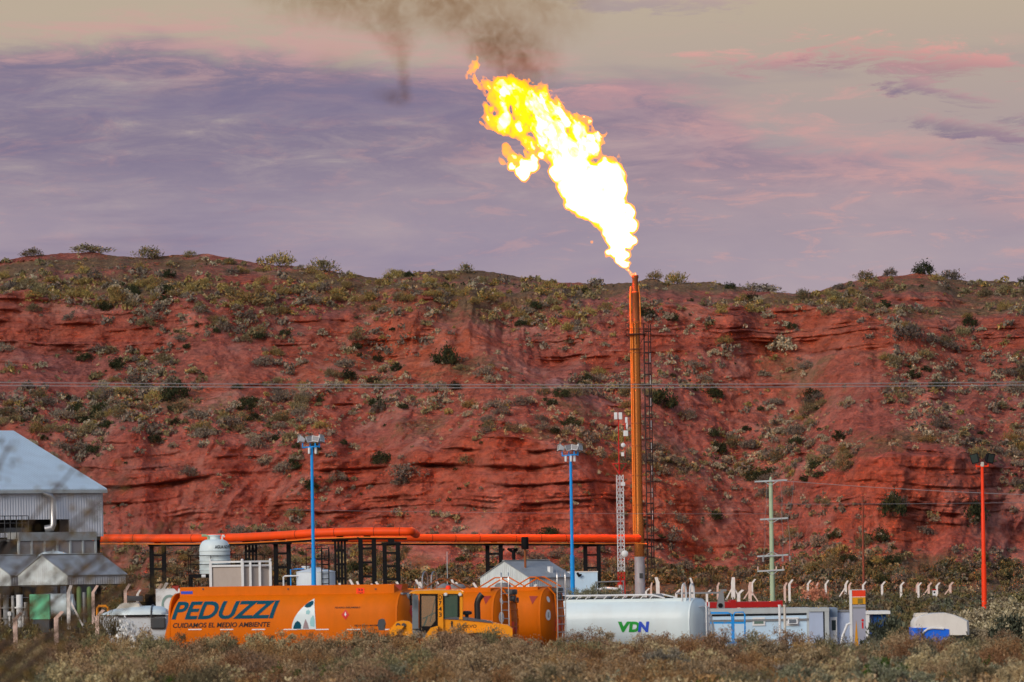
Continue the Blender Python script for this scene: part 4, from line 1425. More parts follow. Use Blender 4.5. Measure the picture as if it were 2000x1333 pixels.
for pp, ya, yb in (([(856, 1160), (865, 1160), (867, 1234), (856, 1234)], -hw - .03, -hw + .08), ([(856, 1160), (865, 1160), (867, 1234), (856, 1234)], hw - .08, hw),
                   ([(897, 1160), (904, 1160), (904, 1210), (897, 1210)], -hw, -hw + .1), ([(897, 1160), (904, 1160), (904, 1210), (897, 1210)], hw - .1, hw)):
    MB().prism(poly(pp), ya, yb).build('cab_pillar', YEL, ld)
clear_glass('cab_glass', (.085, .14, .105), .35)
for ya, yb in ((-hw + .01, -hw + .03), (hw - .03, hw - .01)):
    MB().prism(poly([(866, 1160), (897, 1160), (897, 1204), (866, 1207)]), ya, yb).build('side_window', MATS['cab_glass'], ld)
m = MB()
m.prism(poly([(865, 1159), (868, 1159), (868, 1207), (865, 1207)]), -hw - .02, -hw + .02)
m.prism(poly([(894, 1160), (898, 1160), (898, 1205), (894, 1205)]), -hw - .015, -hw + .0)
m.build('window_seal', BLACK, ld)
rings = []
for k, (yy, s_) in enumerate(((-hw - .06, .0), (-hw + .05, .06), (0, .10), (hw - .05, .06), (hw + .06, .0))):
    pts = [K(px, py) for px, py in ((800, 1160), (803, 1157), (812, 1154.5), (855, 1153), (898, 1154), (906, 1157), (906, 1160))]
    rings.append([(a, yy, b + s_ * .4) for a, b in pts])
MB().loft(rings).build('cab_roof', YEL, ld, smooth=True)
for i, ch in enumerate('D743'):
    g = text_geo(ch, 0, .02)
    xa, za = K(857.5, 1171.5 + i * 11.2)
    xb, zb = K(863.5, 1162.5 + i * 11.2)
    decal('fleet_number', g[0], g[1], lambda u, v: (xa + (xb - xa) * u, -hw - .034, za + (zb - za) * v), INK, ld, 1)
# interior
m = MB()
x, z = K(838, 1206)
m.tube([(x - .3, 0, z - .6), (x - .06, 0, z)], .03, 7)
rg = [(x + .20 * math.cos(2 * math.pi * k / 20), .2 * math.sin(2 * math.pi * k / 20), z + .05 + .09 * math.cos(2 * math.pi * k / 20)) for k in range(21)]
m.tube(rg, .017, 6)
m.tube([rg[0], rg[10]], .014, 6)
m.build('steering_wheel', BLACK, ld, smooth=True)
m = MB()
x, z = K(872, 1222)
m.box((x, 0, z), (.5, .5, .14), ch=.04).box((x + .22, 0, z + .35), (.14, .48, .7), ch=.05)
m.build('seat', BLACK, ld)
x, z = K(836, 1175)
MB().tube([K(840, 1215)[:1] + (-.1,) + K(840, 1215)[1:], (x + .25, -.1, z + .1)], .014, 6).build('wiper', BLACK, ld)
# rear bonnet
m = MB()
pts = poly([(866, 1206), (905, 1209), (960, 1216), (992, 1221), (1001, 1228), (1001, 1244), (868, 1244)])
m.prism(pts, -.72, .72)
m.build('bonnet', YEL, ld)
m = MB()
pts = poly([(866, 1203), (905, 1205), (962, 1213.5), (962, 1217), (905, 1211), (866, 1209)])
m.prism(pts, -.76, .76)
m.build('bonnet_cover', paint('bonnet_grey', (.1, .105, .12), .45, dirt=.25), ld)
g = text_geo('VOLVO', 0, .015)
xa, za = K(898, 1226.5)
xb, zb = K(931, 1220)
decal('maker_lettering', g[0], g[1], lambda u, v: (xa + (xb - xa) * u, -.727, za + (zb - za) * v), INK, ld, 1)
xa, za = K(883, 1216)
MB().b2((xa - .03, -.735, za - .16), (xa + .03, -.722, za + .05)).build('bonnet_handle', INK, ld)
m = MB()
ex = [K(933, 1213), K(932, 1180), K(934, 1172), K(938, 1165), K(942, 1161)]
m.tube([(a, -.15, b) for a, b in ex], [.10, .10, .10, .105, .115], 14)
m.build('exhaust_pipe', paint('exhaust_black', (.03, .03, .03), .35, dirt=.3), ld, smooth=True)
xa, za = K(912, 1210)
MB().lathe([(.06, 0), (.06, .14), (.17, .17), (.17, .25), (.08, .28)], (xa, -.1, za), 20).build('air_cleaner', DGREY, ld, smooth=True)
x, z = K(876, 1153)
MB().lathe([(.09, 0), (.09, .1), (.06, .15)], (x, -.3, z), 16).build('beacon', PLAC, ld, smooth=True)
m = MB()
for px in (871, 899):
    x, z = K(px, 1161)
    m.lathe([(.05, 0), (.07, .06), (.07, .09)], (x, -hw - .08, z), 14, 'y')
m.build('work_lamp', LAMPW, ld, smooth=True)
m = MB()
m.prism(poly([(801, 1164), (805, 1162), (806, 1182), (802, 1183)]), -hw - .28, -hw - .2)
m.tube([(*K(806, 1160)[:1], -hw, K(806, 1160)[1]), (*K(803, 1160)[:1], -hw - .24, K(803, 1160)[1])], .015, 5)
m.build('mirror', BLACK, ld)
# front end: boom and linkage, mudguards
m = MB()
m.prism(poly([(768, 1222), (774, 1215), (786, 1212), (800, 1214), (808, 1222), (808, 1244), (760, 1244), (760, 1230)]), -.45, .45)
m.prism(poly([(766, 1231), (777, 1221), (790, 1223), (778, 1238), (760, 1250), (755, 1246)]), -.6, -.46)
m.prism(poly([(766, 1231), (777, 1221), (790, 1223), (778, 1238), (760, 1250), (755, 1246)]), .46, .6)
m.build('boom', YEL, ld)
m = MB()
m.prism(poly([(740, 1211), (745, 1209), (750, 1210), (753, 1218), (751, 1231), (741, 1231), (738, 1220)]), -.62, .62)
m.build('bucket_linkage', paint('linkage_grey', (.07, .075, .085), .5, dirt=.3), ld)
m = MB()
for px in (778, 789):
    x, z = K(px, 1221)
    m.lathe([(.07, -.03), (.07, .03)], (x, -.47, z), 14, 'y')
m.build('pivot_pin', DGREY, ld, smooth=True)
MB().prism(poly([(832, 1240), (842, 1226), (856, 1222), (856, 1246), (832, 1250)]), -1.1, -.76).build('mudguard', YEL, ld)
m = MB()
m.prism(poly([(905, 1234), (935, 1231), (968, 1234), (985, 1242), (984, 1245), (966, 1238), (935, 1235), (905, 1238)]), -1.15, -.74)
m.build('mudguard', YEL, ld)
for px in (785, 945):
    for sy in (-1, 1):
        x, _ = K(px, 1260)
        w = bpy.data.objects.new('wheel', None)
        COL.objects.link(w)
        w.parent = ld
        w.location = (x, sy * .92, .66)
        MB().lathe([(.33, -.22), (.6, -.24), (.68, -.16), (.68, .16), (.6, .24), (.33, .22)], (0, 0, 0), 30, 'y').build('tyre', TYRE, w, smooth=True)
        MB().lathe([(.05, -.15), (.25, -.12), (.33, -.2), (.33, .2), (.25, .12), (.05, .15)], (0, 0, 0), 24, 'y').build('rim', YEL, w, smooth=True)
x, z = K(989, 1226)
MB().box((x, -.5, z), (.16, .3, .12), ch=.03).build('tail_lamp', BLACK, ld)

# ------------------------------------------------------------------ site cabins and sign at right
TH = R(40)
YC = 233.0


def flat(px0, px1, py0, Y):
    a, b = P(px0, py0, Y), P(px1, py0, Y)
    return a[0], b[0], a[2]


x0, x1, zt = flat(1386, 1579, 1190, YC)
cb = thing('long_cabin', 'long white site cabin with two small windows, behind blue handrails', 'site cabin', (x0, YC, 0))
Wd = x1 - x0
MB().b2((0, 0, .15), (Wd, 2.4, zt - .22)).build('wall', CABW, cb)
MB().b2((-.04, -.05, zt - .22), (Wd + .04, 2.45, zt)).build('roof', TRIM, cb)
m = MB().b2((0, -.03, zt - .30), (Wd - .03, -.003, zt - .235))
m.build('upper_strip', BLACK, cb)
m = MB().b2((.0, -.06, zt - .53), (Wd - .0, -.003, zt - .46)).b2((0, -.075, zt - .46), (Wd, -.003, zt - .445))
m.build('awning_rail', GREY, cb)
for xx in (0, Wd - .06):
    MB().b2((xx - .02, -.04, .12), (xx + .08, -.002, zt - .22)).build('corner_post', TRIM, cb)
for px in (1482, 1548):
    xx = P(px, 1214, YC)[0] - x0
    zz_ = P(px, 1214, YC)[2]
    w = MB().b2((xx - .26, -.045, zz_ - .18), (xx + .26, -.003, zz_ + .16)).build('window', LAMPW, cb)
    if px == 1482:
        MB().b2((xx - .19, -.056, zz_ - .1), (xx + .19, -.047, zz_ + .08)).build('pane', GLASSG, w)
    else:
        MB().add([(xx - .2, -.06, zz_ + .11), (xx + .2, -.06, zz_ + .11), (xx + .2, -.2, zz_ - .1), (xx - .2, -.2, zz_ - .1), (xx - .2, -.05, zz_ + .12), (xx + .2, -.05, zz_ + .12), (xx + .2, -.17, zz_ - .12), (xx - .2, -.17, zz_ - .12)],
                 [(0, 3, 2, 1), (4, 5, 6, 7), (0, 1, 5, 4), (2, 3, 7, 6), (1, 2, 6, 5), (3, 0, 4, 7)]).build('sash', LAMPW, w)
        MB().add([(xx - .15, -.085, zz_ + .08), (xx + .15, -.085, zz_ + .08), (xx + .15, -.193, zz_ - .075), (xx - .15, -.193, zz_ - .075)], [(0, 3, 2, 1)]).build('pane', glass('pane_grey', (.12, .13, .14), .15), w)

x0b, x1b, ztb = flat(1580, 1617, 1188, YC - .3)
c2 = thing('shaded_end_cabin', 'cabin end wall coloured blue-grey as if shaded, joined to the long white cabin', 'site cabin', (x0b, YC - .3, 0))
Wb = x1b - x0b
MB().b2((0.01, .0, .15), (Wb - .05, 2.8, ztb - .15)).build('wall', CABB, c2)  # blue-grey carries the shade of this end wall in its colour
MB().b2((0, -.06, ztb - .15), (Wb + .05, 2.9, ztb)).build('roof', TRIM, c2)
MB().b2((Wb - .14, -.05, .05), (Wb + .04, -.003, ztb - .152)).build('corner_post', TRIM, c2)
MB().b2((Wb - .2, -.03, .1), (Wb - .145, -.003, ztb - .155)).build('dark_gap', BLACK, c2)

x0c, x1c, ztc = flat(1619, 1662, 1188, YC + .2)
c3 = thing('door_cabin', 'small grey cabin with a narrow white door, left of the totem sign', 'site cabin', (x0c, YC + .2, 0))
Wc = x1c - x0c
MB().b2((0.01, 0, .1), (.34, 2.4, ztc)).b2((.345, .25, .1), (Wc, 2.4, ztc - .17)).build('wall', CABB, c3)
MB().b2((-.01, -.02, ztc - .36), (.35, -.003, ztc - .0)).build('fascia', paint('fascia_blue_grey', (.17, .24, .33), .5), c3)
MB().b2((.34, .2, ztc - .17), (Wc + .02, 2.42, ztc - .11)).build('roof_edge', GREY, c3)
dr = MB().b2((.04, -.05, .3), (.32, -.004, ztc - .38)).build('door', LAMPW, c3)
MB().b2((.10, -.058, ztc - .92), (.27, -.051, ztc - .5)).build('door_window', GLASSD, dr)

# blue stair with handrails
O = P(1420, 1230, 228)
bl = thing('blue_stair', 'blue tubular handrail landing in front of the long white cabin', 'handrail', (O[0], 228, 0))
k_ = lambda px, py: (P(px, py, 228)[0] - O[0], P(px, py, 228)[2])
m = MB()
for yy in (0, .5):
    a, b = k_(1386, 1197), k_(1425, 1197)
    r1 = .022
    m.tube([(a[0], yy, a[1]), (b[0] - .05, yy, b[1]), (b[0] + .06, yy, b[1] - .06), (b[0] + .1, yy, b[1] - .2), (b[0] + .1, yy, .05)], r1, 7)
    a, b = k_(1433, 1197), k_(1455, 1196)
    m.tube([(a[0], yy, .05), (a[0], yy, a[1] - .1), (a[0] + .06, yy, a[1]), (b[0] - .06, yy, b[1]), (b[0], yy, b[1] - .1), (b[0], yy, .05)], r1, 7)
    m.tube([(k_(1386, 1199)[0], yy, .05), (k_(1386, 1199)[0], yy, k_(1386, 1197)[1])], r1, 7)
for py in (1217,):
    m.beam((k_(1386, py)[0], -.03, k_(1386, py)[1]), (k_(1455, py)[0], -.03, k_(1455, py)[1]), .03, .07)
m.beam((k_(1388, 1198)[0], -.028, k_(1388, 1198)[1]), (k_(1424, 1198)[0], -.028, k_(1424, 1198)[1]), .03, .06)
m.build('handrail', BLUE, bl, smooth=True)
m = MB()
for k in range(3):
    m.b2((k_(1386, 1230)[0] + .1, .02, .25 + .25 * k), (k_(1455, 1230)[0] - .05, .48, .29 + .25 * k)) if k == 2 else m.b2((k_(1455, 1230)[0] - .3 + (1 - k) * .25, .02, .2 + .25 * k), (k_(1455, 1230)[0] - .02 + (1 - k) * .25, .48, .24 + .25 * k))
m.build('step', BLUE, bl)

# two white vent pipes
for px in (1523, 1533):
    q = P(px - .5, 1183, 229)
    o = MB().tube([(0, 0, 0), (0, 0, q[2])], .055, 12).tube([(0, 0, q[2] - .02), (0, 0, q[2] + .03)], .068, 12).build('vent_pipe', CREAM if px == 1533 else LAMPW, smooth=True)
    o.location = (q[0], 229, 0)
    tag(o, 'white upright pipe in front of the long cabin, ' + ('left' if px == 1523 else 'right') + ' one of a close pair', 'pipe', 'pair of white upright pipes')

# red-fascia shelter behind
x0, x1, zt = flat(1376, 1524, 1177, 246)
rsh = thing('red_fascia_shelter', 'low white shelter with a bright red fascia behind the long cabin', 'shelter', (x0, 246, 0))
Wd = x1 - x0
MB().b2((0, 0, 0), (Wd, 3, zt - .36)).build('wall', WHITE, rsh)
xm = P(1432, 1180, 246)[0] - x0
m = MB().b2((-.05, -.08, zt - .25), (xm - .1, 3.05, zt)).b2((xm - .1, -.1, zt - .35), (xm + .14, 3.06, zt + .08)).b2((xm + .14, -.08, zt - .25), (Wd, 3.05, zt - .01)).b2((Wd, -.09, zt - .2), (Wd + .1, 3.06, zt + .03))
m.build('fascia', DRED, rsh)

# grey loading arm
O = P(1408, 1190, 240)
la = thing('loading_arm', 'grey loading arm with a long horizontal boom above the white tank', 'loading arm', (O[0], 240, 0))
zz_ = P(1408, 1157, 240)[2]
m = MB().add([(-.28, -.1, 0), (.16, -.1, 0), (.16, -.1, zz_ - .55), (.12, -.1, zz_ + .03), (-.05, -.1, zz_ + .03), (-.17, -.1, zz_ - .55), (-.28, .1, 0), (.16, .1, 0), (.16, .1, zz_ - .55), (.12, .1, zz_ + .03), (-.05, .1, zz_ + .03), (-.17, .1, zz_ - .55)],
             [(0, 1, 2, 5), (5, 2, 3, 4), (6, 11, 8, 7), (11, 10, 9, 8), (0, 6, 7, 1), (1, 7, 8, 2), (2, 8, 9, 3), (3, 9, 10, 4), (4, 10, 11, 5), (5, 11, 6, 0)])
m.build('post', GREY, la)
xa = P(1320, 1157, 240)[0] - O[0]
MB().b2((xa, -.05, zz_ - .06), (.1, .05, zz_ + .02)).b2((.0, -.06, zz_ + .03), (.25, .06, zz_ + .12)).build('boom', GREY, la)
MB().lathe([(.1, 0), (.1, .05)], (-.02, -.13, P(1408, 1183, 240)[2]), 16, 'y').build('swivel', BLACK, la)

# totem sign
YS = 224.0
x0, x1, zt = flat(1664, 1690, 1153, YS)
ts_ = thing('totem_sign', 'upright totem sign with red, amber and grey panels', 'sign', (x0, YS, 0))
w = x1 - x0
zr = lambda py: P(1677, py, YS)[2]
MB().b2((0, 0, .1), (w, .22, zr(1182))).build('lower_panel', paint('totem_grey', (.34, .35, .43), .5, dirt=.1), ts_)
MB().b2((0, -.004, zr(1180.5)), (w, .22, zr(1167))).build('amber_panel', paint('totem_amber', s2l(215, 150, 15), .5, dirt=.08), ts_)
MB().b2((0, -.004, zr(1166)), (w, .22, zr(1153.5))).build('red_panel', paint('totem_red', s2l(228, 62, 30), .5, dirt=.05), ts_)
MB().b2((-.1, -.03, .05), (-.005, .25, zr(1152.5))).b2((-.005, -.02, zr(1153)), (w + .01, .24, zr(1152))).b2((0, -.012, zr(1166.8)), (w, -.005, zr(1165.8))).build('frame', LAMPW, ts_)
g = text_geo('YPF', 0, .02)
zc_ = zr(1174.5)
MB().b2((w * .42, -.012, zc_ - .1), (w * .8, -.006, zc_ + .1)).build('badge', paint('badge_olive', (.22, .16, .02), .5), ts_)
MB().b2((0.02, -.008, zr(1189)), (w - .02, -.002, zr(1185.5))).build('text_band', GREY, ts_)
MB().add([(w * .1, -.01, .5), (w * .45, -.01, .5), (w * .28, -.01, zr(1211))], [(0, 1, 2)]).build('amber_spike', MATS['totem_amber'], ts_)
m = MB().lathe([(.05, 0), (.05, .01)], (w * .76, -.012, zr(1212)), 14, 'y').b2((w * .70, -.008, zr(1228)), (w * .82, -.002, zr(1216)))
m.build('small_mark', RED, ts_)
q = P(1655, 1226, YS - 1)
o = MB().tube([(-.3, 0, q[2] - 1.0), (-.2, 0, q[2] - .35), (0, 0, q[2] + .12), (.12, 0, q[2] + .16)], .05, 8).build('leaning_pipe', LAMPW, smooth=True)
o.location = (q[0], YS - 1, 0)
tag(o, 'white leaning pipe end at the foot of the totem sign', 'pipe')

# pale awning / container right of the sign
x0, x1, zt = flat(1691, 1738, 1194, 250)
ct = thing('blue_container', 'white-roofed blue container half hidden by dark bushes, right of totem sign', 'container', (x0, 250, 0))
w = x1 - x0
MB().b2((.3, 0, 0), (w - .1, 2.3, zt - .14)).build('wall', paint('container_blue', s2l(20, 75, 140), .5, dirt=.2), ct)
MB().b2((-.05, -.3, zt - .14), (w, 2.4, zt)).build('roof', LAMPW, ct)
MB().b2((-.02, -.25, 0), (.14, -.02, zt - .15)).build('post', LAMPW, ct)

# blue and white vehicle at the right
YV = 236.0
O = P(1836, 1240, YV)
bv = thing('domed_vehicle', 'blue-and-white vehicle with a domed cream roof beside the red lamp pole', 'vehicle', (O[0], YV, 0))
kv = lambda px, py: (P(px, py, YV)[0] - O[0], P(px, py, YV)[2])
rings = []
outl = [(1780, 1224), (1780, 1215), (1786, 1206), (1800, 1201), (1822, 1197.5), (1845, 1197), (1862, 1201), (1878, 1207), (1890, 1213), (1891, 1230), (1891, 1240), (1780, 1240)]
pts = [kv(*p) for p in outl]
cxm = sum(p[0] for p in pts) / len(pts)
for yy, s_ in ((-1.0, .9), (-.85, .98), (-.4, 1.0), (.4, 1.0), (.85, .98), (1.0, .9)):
    rings.append([(cxm + (a - cxm) * s_, yy, b * (.96 + .04 * s_)) for a, b in pts])
MB().loft(rings)  .build('roof_shell', paint('roof_white', (.74, .71, .66), .5, dirt=.2), bv, smooth=True, angle=40)
m = MB()
m.prism([kv(*p) for p in ((1779, 1226), (1820, 1226), (1850, 1229), (1850, 1262), (1779, 1262))], -1.03, 1.03)
m.build('lower_body', paint('vehicle_blue', s2l(10, 105, 228), .5, dirt=.12), bv)
m = MB()
arc = [kv(*p) for p in ((1797, 1242), (1801, 1234), (1808, 1228.5), (1818, 1226.5), (1840, 1228))]
m.tube([(a, -1.06, b) for a, b in arc], .045, 7)
m.build('mudguard_trim', LAMPW, bv, smooth=True)
MB().prism([kv(*p) for p in ((1785, 1205), (1787, 1198), (1810, 1197), (1812, 1204))], -.5, .6).build('roof_box', CREAM, bv)
for px in (1812, 1868):
    w = bpy.data.objects.new('wheel', None)
    COL.objects.link(w)
    w.parent = bv
    w.location = (kv(px, 1240)[0], -.85, .4)
    MB().lathe([(.2, -.11), (.36, -.12), (.4, -.08), (.4, .08), (.36, .12), (.2, .11)], (0, 0, 0), 26, 'y').build('tyre', TYRE, w, smooth=True)
    MB().lathe([(.04, -.1), (.2, -.08), (.2, .08), (.04, .1)], (0, 0, 0), 20, 'y').build('rim', STEEL, w, smooth=True)
#PART3
# ------------------------------------------------------------------ plant buildings at the left (grid turned 41 degrees)
def rotbuild(px_corner, Y):
    c = P(px_corner, 1100, Y)
    return (c[0], Y, 0)


def gable_shed(name, label, px, Y, L, W, ze, zr_, zb, posts=True, cat='shed', roofm=ROOFG, wallm=CORRY, frontm=CORR, full=False):
    """local x along the eaves to the right, local y back along the gable; origin at the near corner."""
    t = thing(name, label, cat, rotbuild(px, Y), TH)
    # gable end
    MB().prismx([(0, zb), (W, zb), (W, ze), (W / 2, zr_ - .03), (0, ze)], .0, .05).build('gable', wallm, t)
    MB().prismx([(0, zb), (W, zb), (W, ze), (W / 2, zr_ - .03), (0, ze)], L - .05, L).build('gable', wallm, t)
    MB().b2((.055, 0, zb), (L - .055, .05, ze - .02)).build('front_cladding', frontm, t)
    MB().b2((.055, W - .05, zb), (L - .055, W, ze - .02)).build('back_cladding', frontm, t)
    s = (zr_ - ze) / (W / 2)
    e = .14
    m = MB()
    for y0, y1, z0, z1 in ((-e, W / 2, ze - e * s, zr_), (W + e, W / 2, ze - e * s, zr_)):
        vs = [(-.08, y0, z0), (L + .08, y0, z0), (L + .08, y1, z1), (-.08, y1, z1)]
        m.add(vs + [(a, b, c + .05) for a, b, c in vs], [(0, 1, 2, 3), (4, 7, 6, 5), (0, 4, 5, 1), (1, 5, 6, 2), (2, 6, 7, 3), (3, 7, 4, 0)])
    m.build('roof', roofm, t)
    MB().b2((-.1, W / 2 - .14, zr_ + .045), (L + .1, W / 2 + .14, zr_ + .085)).build('ridge_cap', TRIM, t)
    if posts:
        for x in (.12, L - .12):
            for y in (.12, W - .12):
                MB().b2((x - .08, y - .08, 0), (x + .08, y + .08, zb)).build('post', BLACK, t)
        MB().b2((.06, .06, zb - .1), (L - .06, W - .06, zb - .01)).build('ceiling', DGREY, t)
    return t


gable_shed('canopy_shed', 'open shed with grey ribbed gable roof on black posts, left of the tanker', 131, 380, 4.8, 5.7, 3.78, 5.12, 3.12)
gable_shed('canopy_shed', 'second open shed cut by the left edge, its ribbed roof joining the canopy shed', 20, 386, 4.2, 5.7, 3.82, 5.14, 3.08)
hut = gable_shed('gabled_hut', 'small hut of pale ribbed sheet with a grey gable roof, behind the tankers', 1033, 420, 4.2, 5.65, 3.02, 4.24, .0, posts=False, cat='hut')
MB().tube([(1.0, 1.6, 3.4), (1.0, 1.6, 6.0)], .09, 10).build('flue', RUST, hut)
MB().lathe([(.24, 5.1), (.27, 5.15), (.27, 5.95), (.2, 6.02)], (1.0, 1.6, 0), 18).build('flue_cowl', BLACK, hut, smooth=True)
MB().box((2.7, .75, 3.52), (.3, .3, .55)).build('roof_vent', LAMPW, hut)
m = MB().b2((-.012, -.02, .0), (4.21, -.003, 2.2))
m.build('lower_front', CABB, hut)
q = P(1003, 1075, 431)
o = MB().tube([(0, 0, 0), (0, 0, q[2])], .14, 10).tube([(0, 0, q[2] - .15), (-.45, 0, q[2] + .12)], .1, 8).tube([(0, 0, q[2] - .1), (.3, 0, q[2] + .08)], .12, 8).lathe([(.3, q[2] + .05), (.34, q[2] + .14), (.0, q[2] + .16)], (0, 0, 0), 14).build('vent_stack', BLACK, smooth=True)
o.location = (q[0], 431, 0)
tag(o, 'short black forked vent pipe behind the ridge of the gabled hut', 'vent pipe')

# big shed
t = thing('compressor_shed', 'large grey metal shed with a pale blue-grey roof at the left edge', 'shed', rotbuild(203, 400), TH)
L, W, ze, zr_, zb = 19.0, 22.0, 9.77, 14.05, 6.42
m = MB()
# wall above the open lower part, with a long opening
xo0, xo1, zo0, zo1 = -18.0, -2.9, 6.72, 7.65
m.b2((xo1, 0, zb), (0, .12, ze)).b2((-L, 0, zb), (xo0, .12, ze)).b2((xo0, 0, zo1), (xo1, .12, ze)).b2((xo0, 0, zb), (xo1, .12, zo0))
m.build('front_wall', CORRP, t)
MB().prismx([(0.13, zb), (W, zb), (W, ze), (W / 2, zr_ - .1), (0.13, ze)], -.12, 0).build('end_wall', CORRP, t)
MB().b2((-L, W - .12, 0), (-.125, W, ze)).build('back_wall', DGREY, t)
MB().b2((-L, 5.0, 0), (-.2, 5.1, ze)).build('dark_backing', DGREY, t)  # dark sheet added behind the opening to stand for its shaded interior
s = (zr_ - ze) / (W / 2)
m = MB()
for y0, y1, z0, z1 in ((-.3, W / 2, ze - .3 * s, zr_), (W + .3, W / 2, ze - .3 * s, zr_)):
    vs = [(-L, y0, z0), (.15, y0, z0), (.15, y1, z1), (-L, y1, z1)]
    m.add(vs + [(a, b, c + .12) for a, b, c in vs], [(0, 1, 2, 3), (4, 7, 6, 5), (0, 4, 5, 1), (1, 5, 6, 2), (2, 6, 7, 3), (3, 7, 4, 0)])
m.build('roof', ROOFB, t)
MB().b2((-L, -.36, ze - .3), (.15, -.305, ze - .08)).build('gutter', TRIM, t)
for x in (-.35, -6.5, -12.5, -18):
    MB().b2((x - .16, .16, 0), (x + .16, .5, zb)).build('column', BLACK, t)
MB().b2((-L, .13, zb - .25), (-.15, .5, zb)).build('beam', DGREY, t)
m = MB()
xd = -4.7
m.tube([(xd - .6, -.25, 9.5), (xd - .15, -.5, 9.3), (xd, -.55, 9.05), (xd, -.55, 7.3), (xd - .1, -.5, 7.05), (xd - .45, -.2, 6.97)], [.12, .2, .22, .22, .27, .27], 16)
m.build('exhaust_duct', STEEL, t, smooth=True)
m = MB()
for x in (-9.2, -8.2, -7.2):
    m.tube([(x, -.35, 6.3), (x, -.35, 7.9)], .03, 6).tube([(x, -1.1, 6.3), (x, -1.1, 7.9)], .03, 6)
for z in (7.4, 7.9):
    m.tube([(-9.2, -1.1, z), (-7.2, -1.1, z)], .025, 6).tube([(-9.2, -.35, z), (-7.2, -.35, z)], .025, 6).tube([(-9.2, -1.1, z), (-9.2, -.35, z)], .025, 6).tube([(-7.2, -1.1, z), (-7.2, -.35, z)], .025, 6)
m.b2((-9.4, -1.2, 6.2), (-7.0, -.3, 6.28))
m.build('gallery_rail', DGREY, t)
MB().b2((-15.5, 1.2, 6.5), (-9.6, 2.6, 7.2)).b2((-7.6, 1.0, 6.4), (-5.8, 2.2, 7.1)).build('machine', GREY, t)

# glazed control room below it
t = thing('control_room', 'grey glazed control room under the big shed', 'control room', rotbuild(188, 398), TH)
ztop, zwin, zbot = 6.75, 6.15, 3.2
MB().b2((-6.6, 0, zbot - 3.1), (0, 3, 4.4)).build('lower_wall', DGREY, t)
MB().b2((-6.6, -.05, zwin), (.05, 3.05, ztop)).build('upper_band', paint('band_grey', (.32, .34, .34), .5, dirt=.3), t)
MB().b2((-6.5, .25, 4.4), (-.1, 2.9, zwin)).build('inner_wall', DGREY, t)
for k in range(6):
    x = -6.55 + k * 1.09
    MB().b2((x + .1, .06, 4.45), (x + 1.02, .09, zwin - .03)).build('pane', GLASSL, t)
m = MB()
for k in range(7):
    x = -6.55 + k * 1.09
    m.b2((x - .07, -.02, 4.4), (x + .07, .12, zwin))
m.build('mullion', TRIM, t)

# domed tank behind the canopy, equipment under it
q = P(104, 1076, 391.2)
o = MB().lathe([(1.22, 0), (1.22, q[2] - .40), (1.18, q[2] - .36), (.98, q[2] - .22), (.65, q[2] - .09), (.25, q[2] - .02), (.05, q[2]), (.04, q[2] + .1)], (0, 0, 0), 40).build('domed_tank', WHITE, smooth=True)
o.location = (q[0], 391.2, 0)
tag(o, 'white tank whose low dome shows above the canopy shed roof', 'tank')
q = P(77, 1200, 374)
x0, x1, _ = flat(58, 97, 1200, 374)
t = thing('green_cabinet', 'pale green equipment cabinet standing under the canopy shed', 'cabinet', (x0, 374, 0))
w = x1 - x0
MB().box((w / 2, .5, .45 + P(77, 1199, 374)[2]), (w, .9, 1.65), ch=.03).build('body', GRN, t)
MB().b2((.05, -0.0, .0), (w - .05, .9, P(77, 1199, 374)[2] - .38)).build('plinth', DGREY, t)
for px in (154, 174):
    q = P(px, 1146, 376)
    o = MB().lathe([(.2, .0), (.2, .25), (.16, .27), (.16, q[2] - .15), (.12, q[2] - .05), (.05, q[2])], (0, 0, 0), 22).build('green_vessel', OLIVE, smooth=True)
    o.location = (q[0], 376, 0)
    tag(o, 'slim olive green upright vessel under the right end of the canopy, ' + ('left' if px == 154 else 'right') + ' one', 'vessel', 'green vessels under the canopy')
q = P(164, 1146, 378)
o = MB().tube([(0, 0, 0), (0, 0, 2.6)], .11, 14).build('grey_pipe', GREY, smooth=True)
o.location = (q[0], 378, 0)
tag(o, 'grey upright pipe between the two olive green vessels', 'pipe')
q = P(28, 1200, 378)
t = thing('pump_skid', 'black pump skid with upright pipes and valves at the left edge', 'pump skid', (q[0], 378, 0))
MB().b2((-1.9, -.5, 0), (1.0, .6, .25)).b2((-1.9, .3, .25), (1.0, .5, 2.3)).build('frame', BLACK, t)
for x, r_, z, mt_ in ((-1.5, .12, 2.4, STEEL), (-1.0, .15, 2.6, TAN), (-.55, .2, 2.5, GREY), (-.1, .11, 2.45, STEEL), (.35, .22, 2.5, LAMPW), (.75, .12, 2.0, STEEL)):
    MB().tube([(x, 0, .25), (x, 0, z)], r_, 14).lathe([(r_ * 1.5, .9), (r_ * 1.5, 1.0)], (x, 0, 0), 14).lathe([(r_ * 1.5, 1.6), (r_ * 1.5, 1.7)], (x, 0, 0), 14).build('pipe', mt_, t, smooth=True)
for x in (-1.3, -.3, .6):
    MB().box((x, -.25, 1.25), (.24, .22, .3), ch=.04).tube([(x, -.25, .3), (x, -.25, 1.2)], .06, 8).build('valve', LAMPW, t)
q = P(100, 1190, 386.5)
t = thing('dark_machinery', 'dark machinery filling the back of the canopy shed', 'machine', (q[0], 386.5, 0))
rm = np.random.default_rng(8)
